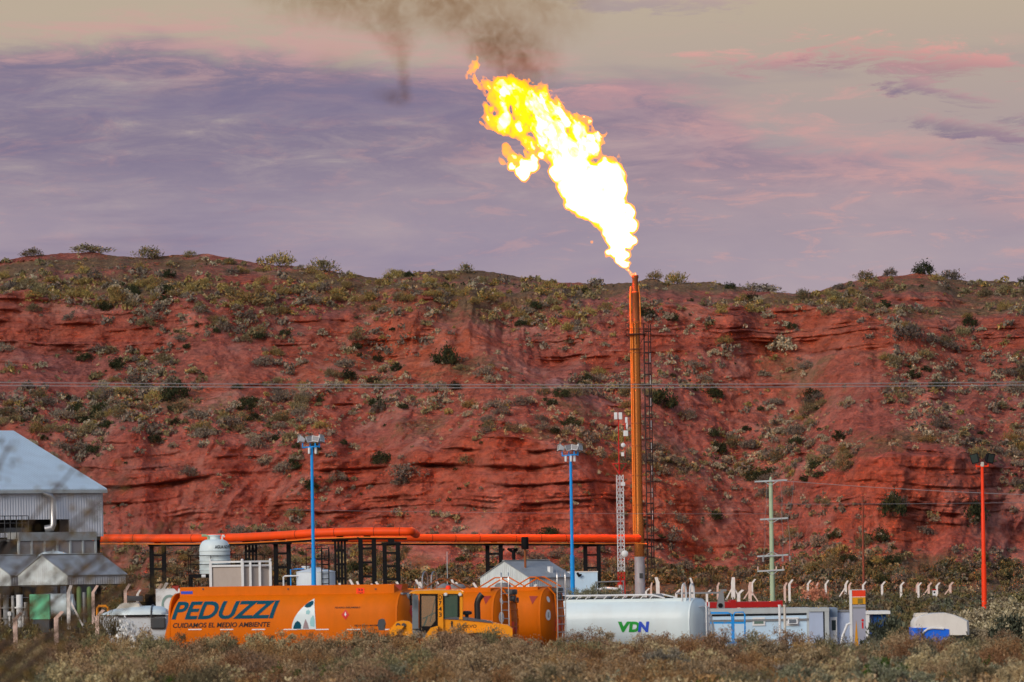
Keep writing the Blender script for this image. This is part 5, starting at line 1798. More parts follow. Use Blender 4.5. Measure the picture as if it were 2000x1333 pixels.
for k in range(15):
    x = -4.2 + k * .52
    hh = rm.uniform(1.3, 2.9)
    if k % 3 == 0:
        MB().lathe([(.2, 0), (.2, hh), (.12, hh + .1)], (x, rm.uniform(-.4, .3), 0), 14).build('pipe', (DGREY, BLACK, GREY)[k % 3 if k % 2 else 1], t, smooth=True)
    else:
        MB().box((x, rm.uniform(-.3, .4), hh / 2), (rm.uniform(.35, .7), .6, hh), ch=.03).build('housing', (BLACK, DGREY)[k % 2], t)
MB().tube([(-4.4, -.5, 2.2), (-1.5, -.5, 2.2), (-1.3, -.5, 2.0), (-1.3, -.5, .3)], .09, 10).tube([(-4.4, -.6, 1.1), (3.0, -.6, 1.1)], .07, 8).build('manifold', STEEL, t, smooth=True)
q = P(112, 1172, 381)
t = thing('white_blower', 'white cylindrical unit with a dark inlet, deep under the canopy shed', 'machine', (q[0], 381, 0))
MB().lathe([(.15, -1.2), (.72, -1.1), (.78, -.9), (.78, .9), (.72, 1.1), (.15, 1.2)], (0, 0, 1.75), 28, 'x').build('drum', WHITE, t, smooth=True)
MB().b2((-.9, -.4, 0), (-.6, .4, 1.1)).b2((.6, -.4, 0), (.9, .4, 1.1)).build('saddle', DGREY, t)
MB().lathe([(.3, 0), (.26, .1)], (-1.6, -.2, 1.7), 18, 'y').build('inlet', BLACK, t)
q = P(190, 1190, 374)
t = thing('yellow_pipe_hoop', 'low yellow-orange pipe hoop beside the right canopy post', 'pipe', (q[0], 374, 0))
zz_ = P(200, 1184, 374)[2]
MB().tube([(0, 0, 0), (0, 0, zz_ - .15), (.1, 0, zz_), (.55, 0, zz_), (.72, 0, zz_ - .15), (.72, 0, 0)], .09, 12).build('pipe', paint('pipe_yellow', s2l(235, 145, 20), .5), t, smooth=True)
q = P(264, 1168, 420)
t = thing('dark_skid', 'low dark skid with a grey box behind the rounded white vehicle', 'machine', (q[0], 420, 0))
zz_ = q[2] + .15
MB().b2((-.7, -.4, 0), (1.7, .5, zz_ - .45)).b2((.75, -.3, zz_ - .45), (1.5, .3, zz_ + .1)).build('frame', BLACK, t)
MB().b2((-.55, -.45, zz_ - .4), (.55, .2, zz_ - .02)).build('box', GREY, t)

# ------------------------------------------------------------------ flare line on trestles
t = thing('flare_pipeline', 'thick bright orange pipeline carried on black trestles to the flare stack', 'pipeline', P(200, 1052, 520))
o0 = Vector(t.location)
rp = .375


def pl_pts(a):
    return [Vector(P(*p)) - o0 for p in a]


front_ = pl_pts([(150, 1051.5, 522), (300, 1052, 520), (400, 1051.5, 517), (470, 1050, 514), (560, 1045.5, 510), (620, 1041, 508), (700, 1038.5, 507), (794, 1038.5, 506)])
end = front_[-1]
arc = [end + Vector((.45 * math.sin(a), .45 * (1 - math.cos(a)), 0)) for a in [k * math.pi / 12 for k in range(1, 7)]]
front_ += arc + [arc[-1] + Vector((0.05, 20, -.15))]
rear_ = pl_pts([(560, 1051, 540), (700, 1051.5, 541), (803, 1051, 542), (1000, 1051.5, 546), (1180, 1052, 550), (1237, 1052, 552)])
e2 = rear_[-1]
rear_ += [e2 + Vector((.5 * math.sin(a), .5 * (1 - math.cos(a)), 0)) for a in [k * math.pi / 12 for k in range(1, 6)]] + [e2 + Vector((.5, 2.5, 0))]
MB().tube(front_, rp, 22).build('pipe', PIPE, t, smooth=True)
MB().tube(rear_, rp * .97, 22).build('pipe', PIPE, t, smooth=True)
m = MB()


def along(pts, x):
    for a, b in zip(pts, pts[1:]):
        if (a.x - x) * (b.x - x) <= 0 and abs(b.x - a.x) > 1e-6:
            f = (x - a.x) / (b.x - a.x)
            return a.lerp(b, f), (b - a).normalized()
    return None


for pts, Yc, pxs in ((front_, 512, (250, 371, 441, 583, 658, 735, 785)), (rear_, 546, (844, 889, 936, 1007, 1056, 1105))):
    for px in pxs:
        r_ = along(pts, (px - 1000) / F * Yc - o0.x)
        if r_:
            m.tube([r_[0] - r_[1] * .03, r_[0] + r_[1] * .03], rp + .012, 22)
m.build('weld_band', paint('weld_dark', s2l(150, 45, 18), .6), t)
m = MB()
ln = [p + Vector((0, -.1, -.52)) for p in front_[:8]]
m.tube(ln, .05, 8)
ln2 = [p + Vector((0, -.1, -.5)) for p in rear_[:6]]
m.tube([p + Vector((0, 0, .03 * (i % 2))) for i, p in enumerate(ln2)] + [e2 + Vector((1.3, -.1, -.55))], .05, 8)
m.build('pilot_line', THIN, t, smooth=True)
m = MB()
for a, b in zip(ln[1:], ln[2:]):
    m.beam(a + Vector((0, .3, -.14)), b + Vector((0, .3, -.14)), .22, .16)
for a, b in zip(ln2[1:5], ln2[2:6]):
    m.beam(a + Vector((0, .3, -.14)), b + Vector((0, .3, -.14)), .22, .14)
m.build('support_beam', BLACK, t)

TR = [(308, 1068, 24, 521, 2, 'leftmost, in the gap right of the canopy shed'), (490, 1060, 20, 515, 4, 'just right of the white tank lettered AGUA'),
      (551, 1064, 25, 512, 2, 'between the mesh enclosure and the low conical tank'), (664, 1058, 19, 508, 4, 'just right of the blue lamp pole and conical tank'),
      (717, 1054, 26, 507, 2, 'tallest and heaviest, under the raised pipe bend'), (764, 1064, 26, 541, 2, 'under the end of the pipe bend'),
      (965, 1066, 26, 546, 2, 'behind the left slope of the gabled hut'), (1156, 1068, 26, 550, 2, 'behind the pale box near the stack')]
for px, py, wpx, Y, legs, where in TR:
    q = P(px, py, Y)
    t = thing('pipe_trestle', 'black steel pipe trestle ' + where, 'trestle', (q[0], Y, 0), 0, 'black trestles under the pipeline')
    w = wpx / F * Y
    zt = q[2]
    for k in range(legs):
        x = -w / 2 + w * k / (legs - 1)
        lw = .4 if legs == 2 else .2
        MB().b2((x - lw / 2, -.14, 0), (x + lw / 2, .14, zt)).build('leg', BLACK, t)
    m = MB().b2((-w / 2 - .3, -.16, zt + .003), (w / 2 + .3, .16, zt + .22))
    m.b2((-.3, -.15, zt + .223), (.3, .15, zt + .5))
    for k in range(5):
        z = zt - .9 - k * 1.25
        if z > .2:
            m.b2((-w / 2, -.1, z), (w / 2, .1, z + .2))
    m.build('cross_beam', BLACK, t)

# ------------------------------------------------------------------ flare stack
YS = 555.0
q = P(1250, 1150, YS)
t = thing('flare_stack', 'tall orange and bare steel flare stack with caged ladder', 'flare stack', (q[0], YS, 0))
Zs = lambda py: P(1245, py, YS)[2]
MB().lathe([(.62, 0), (.62, .3), (.5, .32), (.5, Zs(1088))], (0, 0, 0), 30).build('base_section', paint('stack_base_white', (.5, .5, .53), .5, .2, dirt=.45, dirtcol=(.25, .13, .08)), t, smooth=True)
MB().lathe([(.5, Zs(1088) + .002), (.5, Zs(1035)), (.43, Zs(1012)), (.40, Zs(1000)), (.38, Zs(700)), (.37, Zs(628))], (0, 0, 0), 30).build('riser', STACK, t, smooth=True)
MB().lathe([(.34, Zs(628) + .002), (.33, Zs(575)), (.36, Zs(574)), (.36, Zs(571)), (.3, Zs(570)), (.28, Zs(545)), (.34, Zs(543)), (.33, Zs(538)), (.2, Zs(537.5))], (0, 0, 0), 26).build('flare_tip', RUST, t, smooth=True)
m = MB()
m.tube([(-.52, -.1, Zs(1048)), (-.50, -.1, Zs(580)), (-.42, -.1, Zs(560))], .085, 10)
m.tube([(-.36, -.3, Zs(1048)), (-.36, -.3, Zs(630))], .06, 8)
m.tube([(.46, -.1, Zs(640)), (.42, -.1, Zs(580)), (.3, -.1, Zs(558))], .06, 8)
m.build('pilot_pipe', THIN, t, smooth=True)
m = MB()
for py in (690, 750, 828, 872, 930, 988, 1040):
    m.lathe([(.43, Zs(py)), (.43, Zs(py) + .1)], (0, 0, 0), 24)
    m.b2((-.58, -.2, Zs(py)), (-.2, -.05, Zs(py) + .08))
m.build('clamp_ring', RUST, t)
m = MB()
zp = Zs(654)
m.lathe([(.39, zp), (1.05, zp), (1.05, zp + .08), (.39, zp + .08)], (0, 0, 0), 28)
m.b2((-.95, -.06, zp - .02), (-.35, .06, zp + .0))
for a in range(0, 360, 45):
    m.tube([(1.0 * math.cos(R(a)), 1.0 * math.sin(R(a)), zp), (1.0 * math.cos(R(a)), 1.0 * math.sin(R(a)), zp + 1.1)], .03, 6)
for z in (zp + .55, zp + 1.1):
    m.tube([(1.0 * math.cos(R(a)), 1.0 * math.sin(R(a)), z) for a in range(0, 361, 15)], .028, 6)
for a in (180, 0, 270):
    m.tube([(.95 * math.cos(R(a)), .95 * math.sin(R(a)), zp), (.38 * math.cos(R(a)), .38 * math.sin(R(a)), zp - .9)], .035, 6)
m.build('platform', paint('platform_brown', (.06, .03, .025), .7, dirt=.3), t, smooth=True)
m = MB().lathe([(.39, Zs(683)), (.62, Zs(683)), (.62, Zs(683) + .07), (.39, Zs(683) + .07)], (0, 0, 0), 24)
m.build('lower_ring', MATS['platform_brown'], t)
# ladder and cage
m = MB()
lx = .78
for yy in (-.22, .22):
    m.tube([(lx, yy, 2.2), (lx, yy, zp + 1.1)], .06, 6)
z = 2.3
while z < zp:
    m.tube([(lx, -.22, z), (lx, .22, z)], .016, 5)
    z += .35
for py in (690, 750, 828, 872, 930, 988, 1040):
    m.tube([(.38, 0, Zs(py)), (lx, 0, Zs(py))], .03, 6)
m.build('ladder', paint('ladder_dark', (.035, .022, .022), .7, dirt=.3), t)
m = MB()
z = 3.4
while z < zp + 1:
    m.tube([(lx + .02 + .62 * math.sin(a), -.34 * math.cos(a), z) for a in [k * math.pi / 8 for k in range(9)]], .06, 5)
    z += 1.05
for a in (40, 90, 140):
    aa = R(a)
    m.tube([(lx + .02 + .62 * math.sin(aa), -.34 * math.cos(aa), 3.4), (lx + .02 + .62 * math.sin(aa), -.34 * math.cos(aa), zp + 1)], .05, 5)
m.build('ladder_cage', MATS['ladder_dark'], t)
m = MB()
for k in range(8):
    m.tube([(.78 + .55, -.15, Zs(690) - k * 2.2), (.78 + .55, -.15, Zs(690) - k * 2.2 - .9)], .03, 6)
m.build('cable_tray', LAMPW, t)
MB().b2((-.05, -.56, Zs(1130)), (.3, -.5, Zs(1120))).build('gauge_box', DGREY, t)

# ------------------------------------------------------------------ communications mast
YM = 505.0
q = P(1214, 1150, YM)
t = thing('lattice_mast', 'slim white and red lattice mast with antennas beside the flare stack', 'mast', (q[0], YM, 0))
Zm = lambda py: P(1212, py, YM)[2]
hw_ = .30


def lattice(z0, z1, name, mat):
    m = MB()
    cs = [(-hw_, -.26), (hw_, -.26), (0, .26)]
    for c in cs:
        m.tube([(*c, z0), (*c, z1)], .035, 6)
    n = max(2, int((z1 - z0) / .52))
    for k in range(n):
        a, b = z0 + (z1 - z0) * k / n, z0 + (z1 - z0) * (k + 1) / n
        for i in range(3):
            p, q_ = cs[i], cs[(i + 1) % 3]
            m.tube([(*p, a), (*q_, b)], .02, 5)
            m.tube([(*q_, a), (*p, b)], .02, 5)
    return m.build(name, mat, t)


lattice(Zm(1117), Zm(928), 'white_section', LAMPW)
lattice(0, Zm(1117) - .01, 'lower_red_section', RED)
m = MB()
zA, zB = Zm(927), Zm(906)
for a in (0, 120, 240):
    e = (.72 * math.sin(R(a + 60)), .72 * math.cos(R(a + 60)), zB)
    m.tube([(0, 0, zA), e], .04, 6)
    e2_ = (.72 * math.sin(R(a + 180)), .72 * math.cos(R(a + 180)), zB)
    m.tube([e, e2_], .045, 6)
m.build('antenna_frame', RED, t)
m = MB()
m.tube([(-.05, 0, zA), (-.05, 0, Zm(807))], .05, 8).tube([(.5, 0, Zm(895)), (.5, 0, Zm(812))], .03, 6)
m.build('antenna_pole', RED, t, smooth=True)
m = MB()
for px, py, w, h in ((1202.5, 813, .30, .62), (1211.5, 813, .32, .62), (1223, 821, .22, .5), (1222, 847, .42, .5), (1216, 888, .26, .34), (1217, 946, .34, .34)):
    a = P(px, py, YM)
    MB().box((a[0] - q[0], -.36, a[2]), (w, .16, h), ch=.03).build('antenna_panel', LAMPW, t)
m = MB()
a = P(1225, 833, YM)
m.lathe([(.02, -.12), (.2, -.1), (.34, 0), (.34, .03), (.02, .05)], (a[0] - q[0], -.35, a[2]), 20, 'x')
a = P(1219, 1082, YM)
m.lathe([(.02, -.12), (.2, -.09), (.3, 0), (.3, .03), (.02, .05)], (a[0] - q[0] + .05, -.4, a[2]), 20, 'y')
a = P(1217, 870, YM)
m.lathe([(.02, -.08), (.12, -.06), (.2, 0), (.02, .03)], (a[0] - q[0], -.35, a[2]), 18, 'y')
m.build('dish_antenna', LAMPW, t, smooth=True)

# ------------------------------------------------------------------ tanks, enclosure, box
YA = 338.0
q = P(420, 1120, YA)
Za = lambda py: P(420, py, YA)[2]
t = thing('water_tank', 'tall white water tank lettered AGUA on a black stand', 'tank', (q[0], YA, 0))
r0 = 30 / F * YA
prof = [(r0 * .98, Za(1121)), (r0, Za(1120)), (r0, Za(1074)), (r0 * .97, Za(1066)), (r0 * .82, Za(1058)), (r0 * .6, Za(1054.5)), (r0 * .38, Za(1054)), (r0 * .37, Za(1047.5)), (r0 * .44, Za(1047)), (r0 * .44, Za(1045)), (.05, Za(1045) + .002)]
MB().lathe(prof, (0, 0, 0), 44).build('shell', WHITE, t, smooth=True)
m = MB()
for py in (1076, 1086.5, 1095, 1103, 1113):
    z = Za(py)
    m.lathe([(r0 + .002, z - .03), (r0 + .035, z - .02), (r0 + .035, z + .02), (r0 + .002, z + .03)], (0, 0, 0), 44)
m.build('hoop_rib', WHITE, t, smooth=True)
g = text_geo('AGUA NO POTABLE', 0, .02)
z0, z1 = Za(1072), Za(1065.5)
decal('lettering', g[0], g[1], lambda u, v: ((r0 + .012) * math.sin(R(4 + 105 * u)), -(r0 + .012) * math.cos(R(4 + 105 * u)), z0 + (z1 - z0) * v), INK, t, 1, cut_u=24)
m = MB().tube([(-.75, -.2, Za(1046)), (-.5, -.2, Za(1046)), (-.36, -.2, Za(1048)), (-.34, -.2, Za(1056))], .075, 10)
m.build('inlet_pipe', paint('pipe_pale_green', (.33, .47, .27), .5), t, smooth=True)
m = MB().tube([(.47, -.2, Za(1056)), (.47, -.2, Za(1049)), (.5, -.2, Za(1046)), (.57, -.2, Za(1046.5)), (.6, -.2, Za(1050))], .05, 10)
m.build('vent_bend', LAMPW, t, smooth=True)
m = MB()
zs = Za(1121.5)
m.b2((-1.5, -1.1, zs - .22), (2.9, 1.1, zs - .003))
m.build('deck', BLACK, t)
for x in (-1.45, .0, 2.8):
    for y in (-1.0, 1.0):
        MB().b2((x - .07, y - .07, 0), (x + .07, y + .07, zs - .225)).build('leg', BLACK, t)
m = MB()
for y in (-1.07, 1.07):
    for x in (-1.5, -.18, 1.3, 2.9):
        m.tube([(x, y, zs), (x, y, zs + 1.1)], .022, 6)
    for z in (zs + .58, zs + 1.1):
        m.tube([(-1.5, y, z), (2.9, y, z)], .022, 6)
m.build('guard_rail', BLACK, t)
MB().lathe([(.1, -.12), (.1, .12)], (-.62, -1.18, zs - .12), 14, 'x').build('valve', LAMPW, t)

YE = 318.0
x0, x1, _ = flat(411, 527, 1100, YE)
t = thing('mesh_enclosure', 'white framed mesh-panel enclosure in front of the AGUA tank', 'enclosure', (x0, YE, 0))
w = x1 - x0
wc = flat(411, 474, 1100, YE)[1] - x0
zt, zm_ = P(440, 1104, YE)[2], P(440, 1098, YE)[2]
zf = 0.6
m = MB()
fr = .075
cor = [(0, 0), (wc, -.35), (w, .5), (w - wc * .9, 1.4)]
for a in cor:
    m.b2((a[0] - fr, a[1] - fr, zf), (a[0] + fr, a[1] + fr, zm_))
for f_ in (.28, .62):
    a, b = cor[1], cor[2]
    x, y = a[0] + (b[0] - a[0]) * f_, a[1] + (b[1] - a[1]) * f_
    m.b2((x - fr * .9, y - fr * .9, zf), (x + fr * .9, y + fr * .9, zm_))
for i in range(4):
    a, b = cor[i], cor[(i + 1) % 4]
    for z in (zm_, zt - .05, zf + .05):
        m.beam((*a, z), (*b, z), .1, .1)
m.build('frame', LAMPW, t)
m = MB()
for i in range(2):
    a, b = cor[i], cor[(i + 1) % 4]
    m.add([(a[0], a[1] + .05, zf), (b[0], b[1] + .05, zf), (b[0], b[1] + .05, zt - .1), (a[0], a[1] + .05, zt - .1)], [(0, 1, 2, 3)])
    m.add([(a[0], a[1] + .09, zf), (b[0], b[1] + .09, zf), (b[0], b[1] + .09, zt - .1), (a[0], a[1] + .09, zt - .1)], [(0, 3, 2, 1)])
m.build('mesh_panel', PERF, t)
MB().b2((wc - .16, -.44, 1.15 + zf), (wc - .06, -.34, 1.5 + zf)).build('latch', GREY, t)
m = MB()
m.b2((.15, .15, zt - .12), (w - .2, 1.2, zt - .06))
m.build('cover', paint('cover_grey', (.3, .28, .3), .6), t)
m = MB()
for a in cor:
    m.lathe([(.07, zm_ + .05), (.07, zm_ + .12), (.03, zm_ + .16)], (a[0], a[1], 0), 10)
m.build('post_cap', LAMPW, t)

YK = 356.0
q = P(617, 1145, YK)
Zk = lambda py: P(617, py, YK)[2]
t = thing('conical_tank', 'low white tank with a conical lid and black ladder, behind the orange tanker', 'tank', (q[0], YK, 0))
r0 = 38 / F * YK
MB().lathe([(r0, 0), (r0, Zk(1118)), (r0 + .03, Zk(1118) + .01), (r0 + .03, Zk(1117)), (.35, Zk(1110)), (.3, Zk(1109)), (.05, Zk(1108.5))], (0, 0, 0), 44).build('shell', paint('tank_bluish_white', (.66, .74, .8), .45, dirt=.15), t, smooth=True)
m = MB()
m.lathe([(.2, Zk(1112)), (.2, Zk(1108)), (.26, Zk(1108)), (.26, Zk(1106)), (.05, Zk(1105.5))], (-.62, -.2, 0), 16).lathe([(.14, Zk(1112)), (.14, Zk(1104)), (.2, Zk(1103.5)), (.05, Zk(1102))], (-.1, -.3, 0), 16)
m.build('hatch', LAMPW, t, smooth=True)
m = MB()
for x in (.42, .86):
    m.tube([(x, -1.22, 0), (x, -1.22, Zk(1075)), (x, -.7, Zk(1070)), (x, -.4, Zk(1075)), (x, -.4, Zk(1112))], .035, 6)
for k in range(14):
    z = .3 + k * .3
    m.tube([(.42, -1.22, z), (.86, -1.22, z)], .022, 6)
for z in (Zk(1072), Zk(1092), Zk(1104)):
    m.tube([(-.55, -.9, z), (.86, -.9, z)], .028, 6)
m.tube([(-.55, -.9, Zk(1112)), (-.55, -.9, Zk(1072))], .03, 6)
m.build('ladder', BLACK, t)
m = MB().tube([(-2.0, -.6, 0), (-2.0, -.6, Zk(1126)), (-1.9, -.6, Zk(1124.5)), (-r0 * .85, -.6, Zk(1124.5))], .05, 8)
m.build('outlet_pipe', LAMPW, t, smooth=True)
m = MB().tube([(-1.55, -.4, 0), (-1.55, -.4, Zk(1112)), (-1.2, -.4, Zk(1111)), (-.7, -.4, Zk(1111))], .035, 8)
m.build('feed_pipe', BLUE, t, smooth=True)

x0, x1, zt = flat(1098, 1167, 1117, 446)
t = thing('pale_box_cabin', 'pale blue-white box cabin between the gabled hut and the mast', 'cabin', (x0, 446, 0))
w = x1 - x0
MB().b2((0, 0, .1), (w, 2.4, zt - .08)).build('wall', CABW, t)
MB().b2((-.03, -.04, zt - .08), (w + .03, 2.44, zt)).build('roof', LAMPW, t)
xx, zz_ = P(1131, 1125, 446)[0] - x0, P(1131, 1125, 446)[2]
MB().tube([(xx - .12, -.05, zz_ + .2), (xx, -.3, zz_), (xx + .2, -.25, zz_ + .1)], [.1, .13, .06], 10).build('wall_lamp', BLACK, t, smooth=True)
# barrier and valve set beside the mast base
q = P(1190, 1137, 440)
t = thing('pipe_barrier', 'thin grey pipe barrier next to the mast base', 'barrier', (q[0], 440, 0))
MB().tube([(-1.1, 0, q[2]), (1.15, 0, q[2] + .04)], .05, 8).tube([(-1.0, 0, 0), (-1.0, 0, q[2])], .05, 8).tube([(1.1, 0, 0), (1.1, 0, q[2])], .05, 8).build('rail', GREY, t, smooth=True)
q = P(1212, 1150, 436)
t = thing('wellhead_valve', 'red and white valve set behind the white tanker, at the mast base', 'valve', (q[0], 436, 0))
MB().tube([(0, 0, 0), (0, 0, q[2] + .3)], .14, 12).lathe([(.24, q[2] - .1), (.24, q[2])], (0, 0, 0), 14).build('body', LAMPW, t, smooth=True)
MB().lathe([(.2, q[2] + .3), (.2, q[2] + .38)], (0, 0, 0), 14).tube([(0, 0, q[2] + .38), (0, 0, q[2] + .6)], .06, 8).build('hand_wheel', RED, t, smooth=True)
MB().tube([(-1.9, 0, q[2] - .1), (-1.2, 0, q[2] + .05), (-.5, 0, q[2]), (0, 0, q[2] - .05)], .1, 10).tube([(-1.9, 0, 0), (-1.9, 0, q[2] - .1)], .1, 10).build('branch_pipe', LAMPW, t, smooth=True)
for k, (px, py) in enumerate(((1125, 1150), (1150, 1151), (1175, 1152), (1137, 1153), (1200, 1156), (1163, 1155))):
    q = P(px, py, 300)
    o = link_mesh('sage_bush', FB['sage'][k % 3])
    o.location = (q[0], 300, q[2] - 1.45)
    o.scale = (1.1, 1.1, 1.9)
    tag(o, 'grey-green bush peeping over the top of the white tanker', 'bush', 'bushes behind the white tanker')

# ------------------------------------------------------------------ lamp poles
def flood_pole(px, py_top, Y, label, cans):
    q = P(px, 1180, Y)
    zt = P(px, py_top, Y)[2]
    t = thing('lamp_pole', label, 'lamp pole', (q[0], Y, 0), 0, 'blue floodlight poles')
    MB().tube([(0, 0, 0), (0, 0, 4.5), (0, 0, 4.52), (0, 0, zt)], [.15, .135, .105, .085], 14).build('pole', BLUE, t, smooth=True)
    m = MB().tube([(-.52, -.1, zt - .05), (.0, 0, zt), (.45, -.05, zt + .02)], .045, 8).tube([(-.1, .4, zt), (.1, -.4, zt)], .045, 8)
    for x, y in ((-.52, -.1), (-.1, .35), (.45, -.05), (.22, -.35)):
        m.tube([(x, y, zt - .05), (x, y, zt + .22)], .04, 7)
    m.build('bracket', BLUE, t, smooth=True)
    for x, y, rz, s_ in ((-.6, -.12, R(-70), .95), (-.14, .32, R(25), .95), (.50, -.08, R(60), 1.0), (.24, -.36, R(-5), .85)):
        h = MB()
        fr_ = [(-.22, -.16), (.22, -.16), (.26, .22), (-.26, .22)]
        bk = [(-.1, -.1), (.1, -.1), (.14, .1), (-.14, .1)]
        vs = [(a, -.16, b) for a, b in fr_] + [(a, .2, b) for a, b in bk]
        vs += [(-.29, -.26, .24), (.29, -.26, .24), (.29, -.1, .27), (-.29, -.1, .27)]
        h.add(vs, [(0, 1, 2, 3), (7, 6, 5, 4), (0, 4, 5, 1), (1, 5, 6, 2), (2, 6, 7, 3), (3, 7, 4, 0), (8, 9, 10, 11)])
        o = h.build('floodlight', LAMPW, t)
        o.location = (x, y, zt + .40)
        o.rotation_euler = (R(-14), R(-10) if x < 0 else R(10), rz)
        o.scale = (s_, s_, s_)
        gl = MB().add([(-.19, -.164, -.12), (.19, -.164, -.12), (.22, -.164, .19), (-.22, -.164, .19)], [(0, 1, 2, 3)]).build('lens', GLASSL, o)
    for x, y in cans:
        MB().lathe([(.06, -.36), (.075, -.34), (.075, -.02), (.05, 0)], (x, y, zt - .05), 12).build('ballast', LAMPW, t, smooth=True)
    return t


flood_pole(613.5, 873, 330, 'tall bright blue pole with white floodlights, left of centre above the orange tanker', [(-.14, -.15), (.24, -.1)])
flood_pole(1119, 889, 350, 'tall bright blue pole with white floodlights in front of the gabled hut', [(-.3, -.1), (.02, -.2), (.24, -.1)])

YR = 360.0
q = P(1923, 1200, YR)
zt = P(1918, 912, YR)[2]
t = thing('lamp_pole', 'bright red-orange pole with two black floodlights at the right', 'lamp pole', (q[0], YR, 0))
MB().tube([(0, 0, 0), (0, 0, zt * .36), (0, 0, zt * .363), (0, 0, zt * .7), (0, 0, zt * .703), (0, 0, zt)], [.17, .16, .135, .125, .11, .1], 16).build('pole', REDOR, t, smooth=True)
m = MB().tube([(-.38, 0, zt + .02), (.38, 0, zt + .02)], .055, 8)
for x in (-.38, .38):
    m.tube([(x, 0, zt), (x, 0, zt + .2)], .05, 8)
m.build('bracket', REDOR, t, smooth=True)
m = MB().box((.0, -.02, zt + .15), (.22, .2, .3), ch=.04)
m.build('junction_box', CREAM, t)
for x, rz in ((-.38, R(-25)), (.40, R(30))):
    o = MB().add([(-.2, -.16, -.25), (.2, -.16, -.25), (.22, -.16, .25), (-.22, -.16, .25), (-.14, .14, -.2), (.14, .14, -.2), (.15, .14, .16), (-.15, .14, .16)],
                 [(0, 1, 2, 3), (7, 6, 5, 4), (0, 4, 5, 1), (1, 5, 6, 2), (2, 6, 7, 3), (3, 7, 4, 0)]).build('floodlight', BLACK, t)
    o.scale = (1.25, 1.25, 1.25)
    o.location = (x * 1.1, 0, zt + .54)
    o.rotation_euler = (R(8), R(-12 if x < 0 else 10), rz)
    MB().add([(-.16, -.165, -.2), (.16, -.165, -.2), (.18, -.165, .21), (-.18, -.165, .21)], [(0, 1, 2, 3)]).build('lens', GLASSD, o)

# utility pole with four cross-arms
YU = 420.0
q = P(1509, 1180, YU)
zu = lambda py: P(1506, py, YU)[2]
t = thing('utility_pole', 'pale green wooden utility pole with four grey cross-arms', 'utility pole', (q[0], YU, 0))
MB().tube([(0, 0, 0), (0, 0, zu(940)), (0, 0, zu(932))], [.19, .14, .06], 14).build('pole', WOOD, t, smooth=True)
for py, w0, w1, ins in ((940, -1.2, 1.2, 0), (1014, -.85, 1.25, 0), (1086, -1.1, 1.2, 1), (1115, -1.1, .9, 2)):
    z = zu(py)
    a = MB().beam((w0, -.2, z - .03), (w1, -.2, z + .05), .1, .12).beam((w0 * .45, -.2, z), (0, -.19, z - .32 if ins != 1 else z + .32), .05).beam((w1 * .45, -.2, z), (0, -.19, z - .32 if ins != 1 else z + .32), .05).build('cross_arm', TRIM, t)
    if ins == 1:
        for x in (-.65, .78, 1.32):
            MB().lathe([(.03, -.42), (.07, -.4), (.07, -.25), (.04, -.22), (.07, -.2), (.07, -.05), (.03, 0)], (x, -.25, z - .02), 10).build('fuse_holder', STEEL, a, smooth=True)
    if ins == 2:
        for x in (-1.05, .3, .8):
            MB().lathe([(.08, .06), (.05, .1), (.04, .3), (.02, .32)], (x, -.2, z), 10).build('insulator', POSTP, a, smooth=True)
m = MB()
for xa, za, xb, zb2 in ((-.5, 1014, -.62, 1090), (-.3, 942, -.5, 1014), (.7, 942, .75, 1014), (1.7, 942, 1.2, 1014), (.75, 1014, .78, 1086), (1.2, 1014, 1.3, 1086)):
    m.tube([(xa, -.25, zu(za)), ((xa + xb) / 2 + .08, -.25, (zu(za) + zu(zb2)) / 2), (xb, -.25, zu(zb2))], .014, 5)
m.build('drop_wire', GREY, t)

q = P(1687, 1140, 565)
o = MB().tube([(0, 0, 0), (0, 0, P(1686, 972, 565)[2])], [.13, .1], 12).lathe([(.14, 0), (.14, .12), (.05, .2)], (0, 0, P(1686, 972, 565)[2]), 12).build('brown_pole', BROWN, smooth=True)
o.location = (q[0], 565, 0)
tag(o, 'slim rust-brown pole standing before the right-hand red cliff', 'pole')

# thin stay pole left of the hut
q = P(874, 1140, 440)
o = MB().tube([(0, 0, 0), (0, 0, P(874, 1078, 440)[2])], .03, 8).build('thin_mast', TRIM, smooth=True)
o.location = (q[0], 440, 0)
tag(o, 'very thin pale mast left of the gabled hut', 'mast')

# ------------------------------------------------------------------ cables
def cable(name, pts, r, mat, label, sag=0.0):
    a, b = Vector(pts[0]), Vector(pts[1])
    n = 30
    m = MB()
    m.tube([a.lerp(b, k / n) - Vector((0, 0, sag * 4 * (k / n) * (1 - k / n))) for k in range(n + 1)], r, 6)
    o = m.build(name, mat, smooth=True)
    return tag(o, label, 'cable')


CAB = paint('cable_grey', (.24, .23, .24), .5, dirt=.1)
cable('power_cable', (P(-700, 738, 170), P(2700, 737, 170)), .013, CAB, 'upper one of the twin overhead cables crossing the whole hillside', sag=.22)
cable('power_cable', (P(-700, 744, 171), P(2700, 743, 171)), .013, CAB, 'lower one of the twin overhead cables crossing the whole hillside', sag=.22)
cable('overhead_wire', (P(1512, 938, 419), P(2200, 972, 400)), .02, CAB, 'thin wire from the top of the utility pole to the right edge', sag=.2)
cable('overhead_wire', (P(1500, 985, 500), P(2200, 978, 520)), .02, CAB, 'faint wire passing the top of the rust-brown pole', sag=.1)
cable('overhead_wire', (P(560, 996, 480), P(1500, 1004, 500)), .016, CAB, 'faint wire low across the central red cliff', sag=.1)

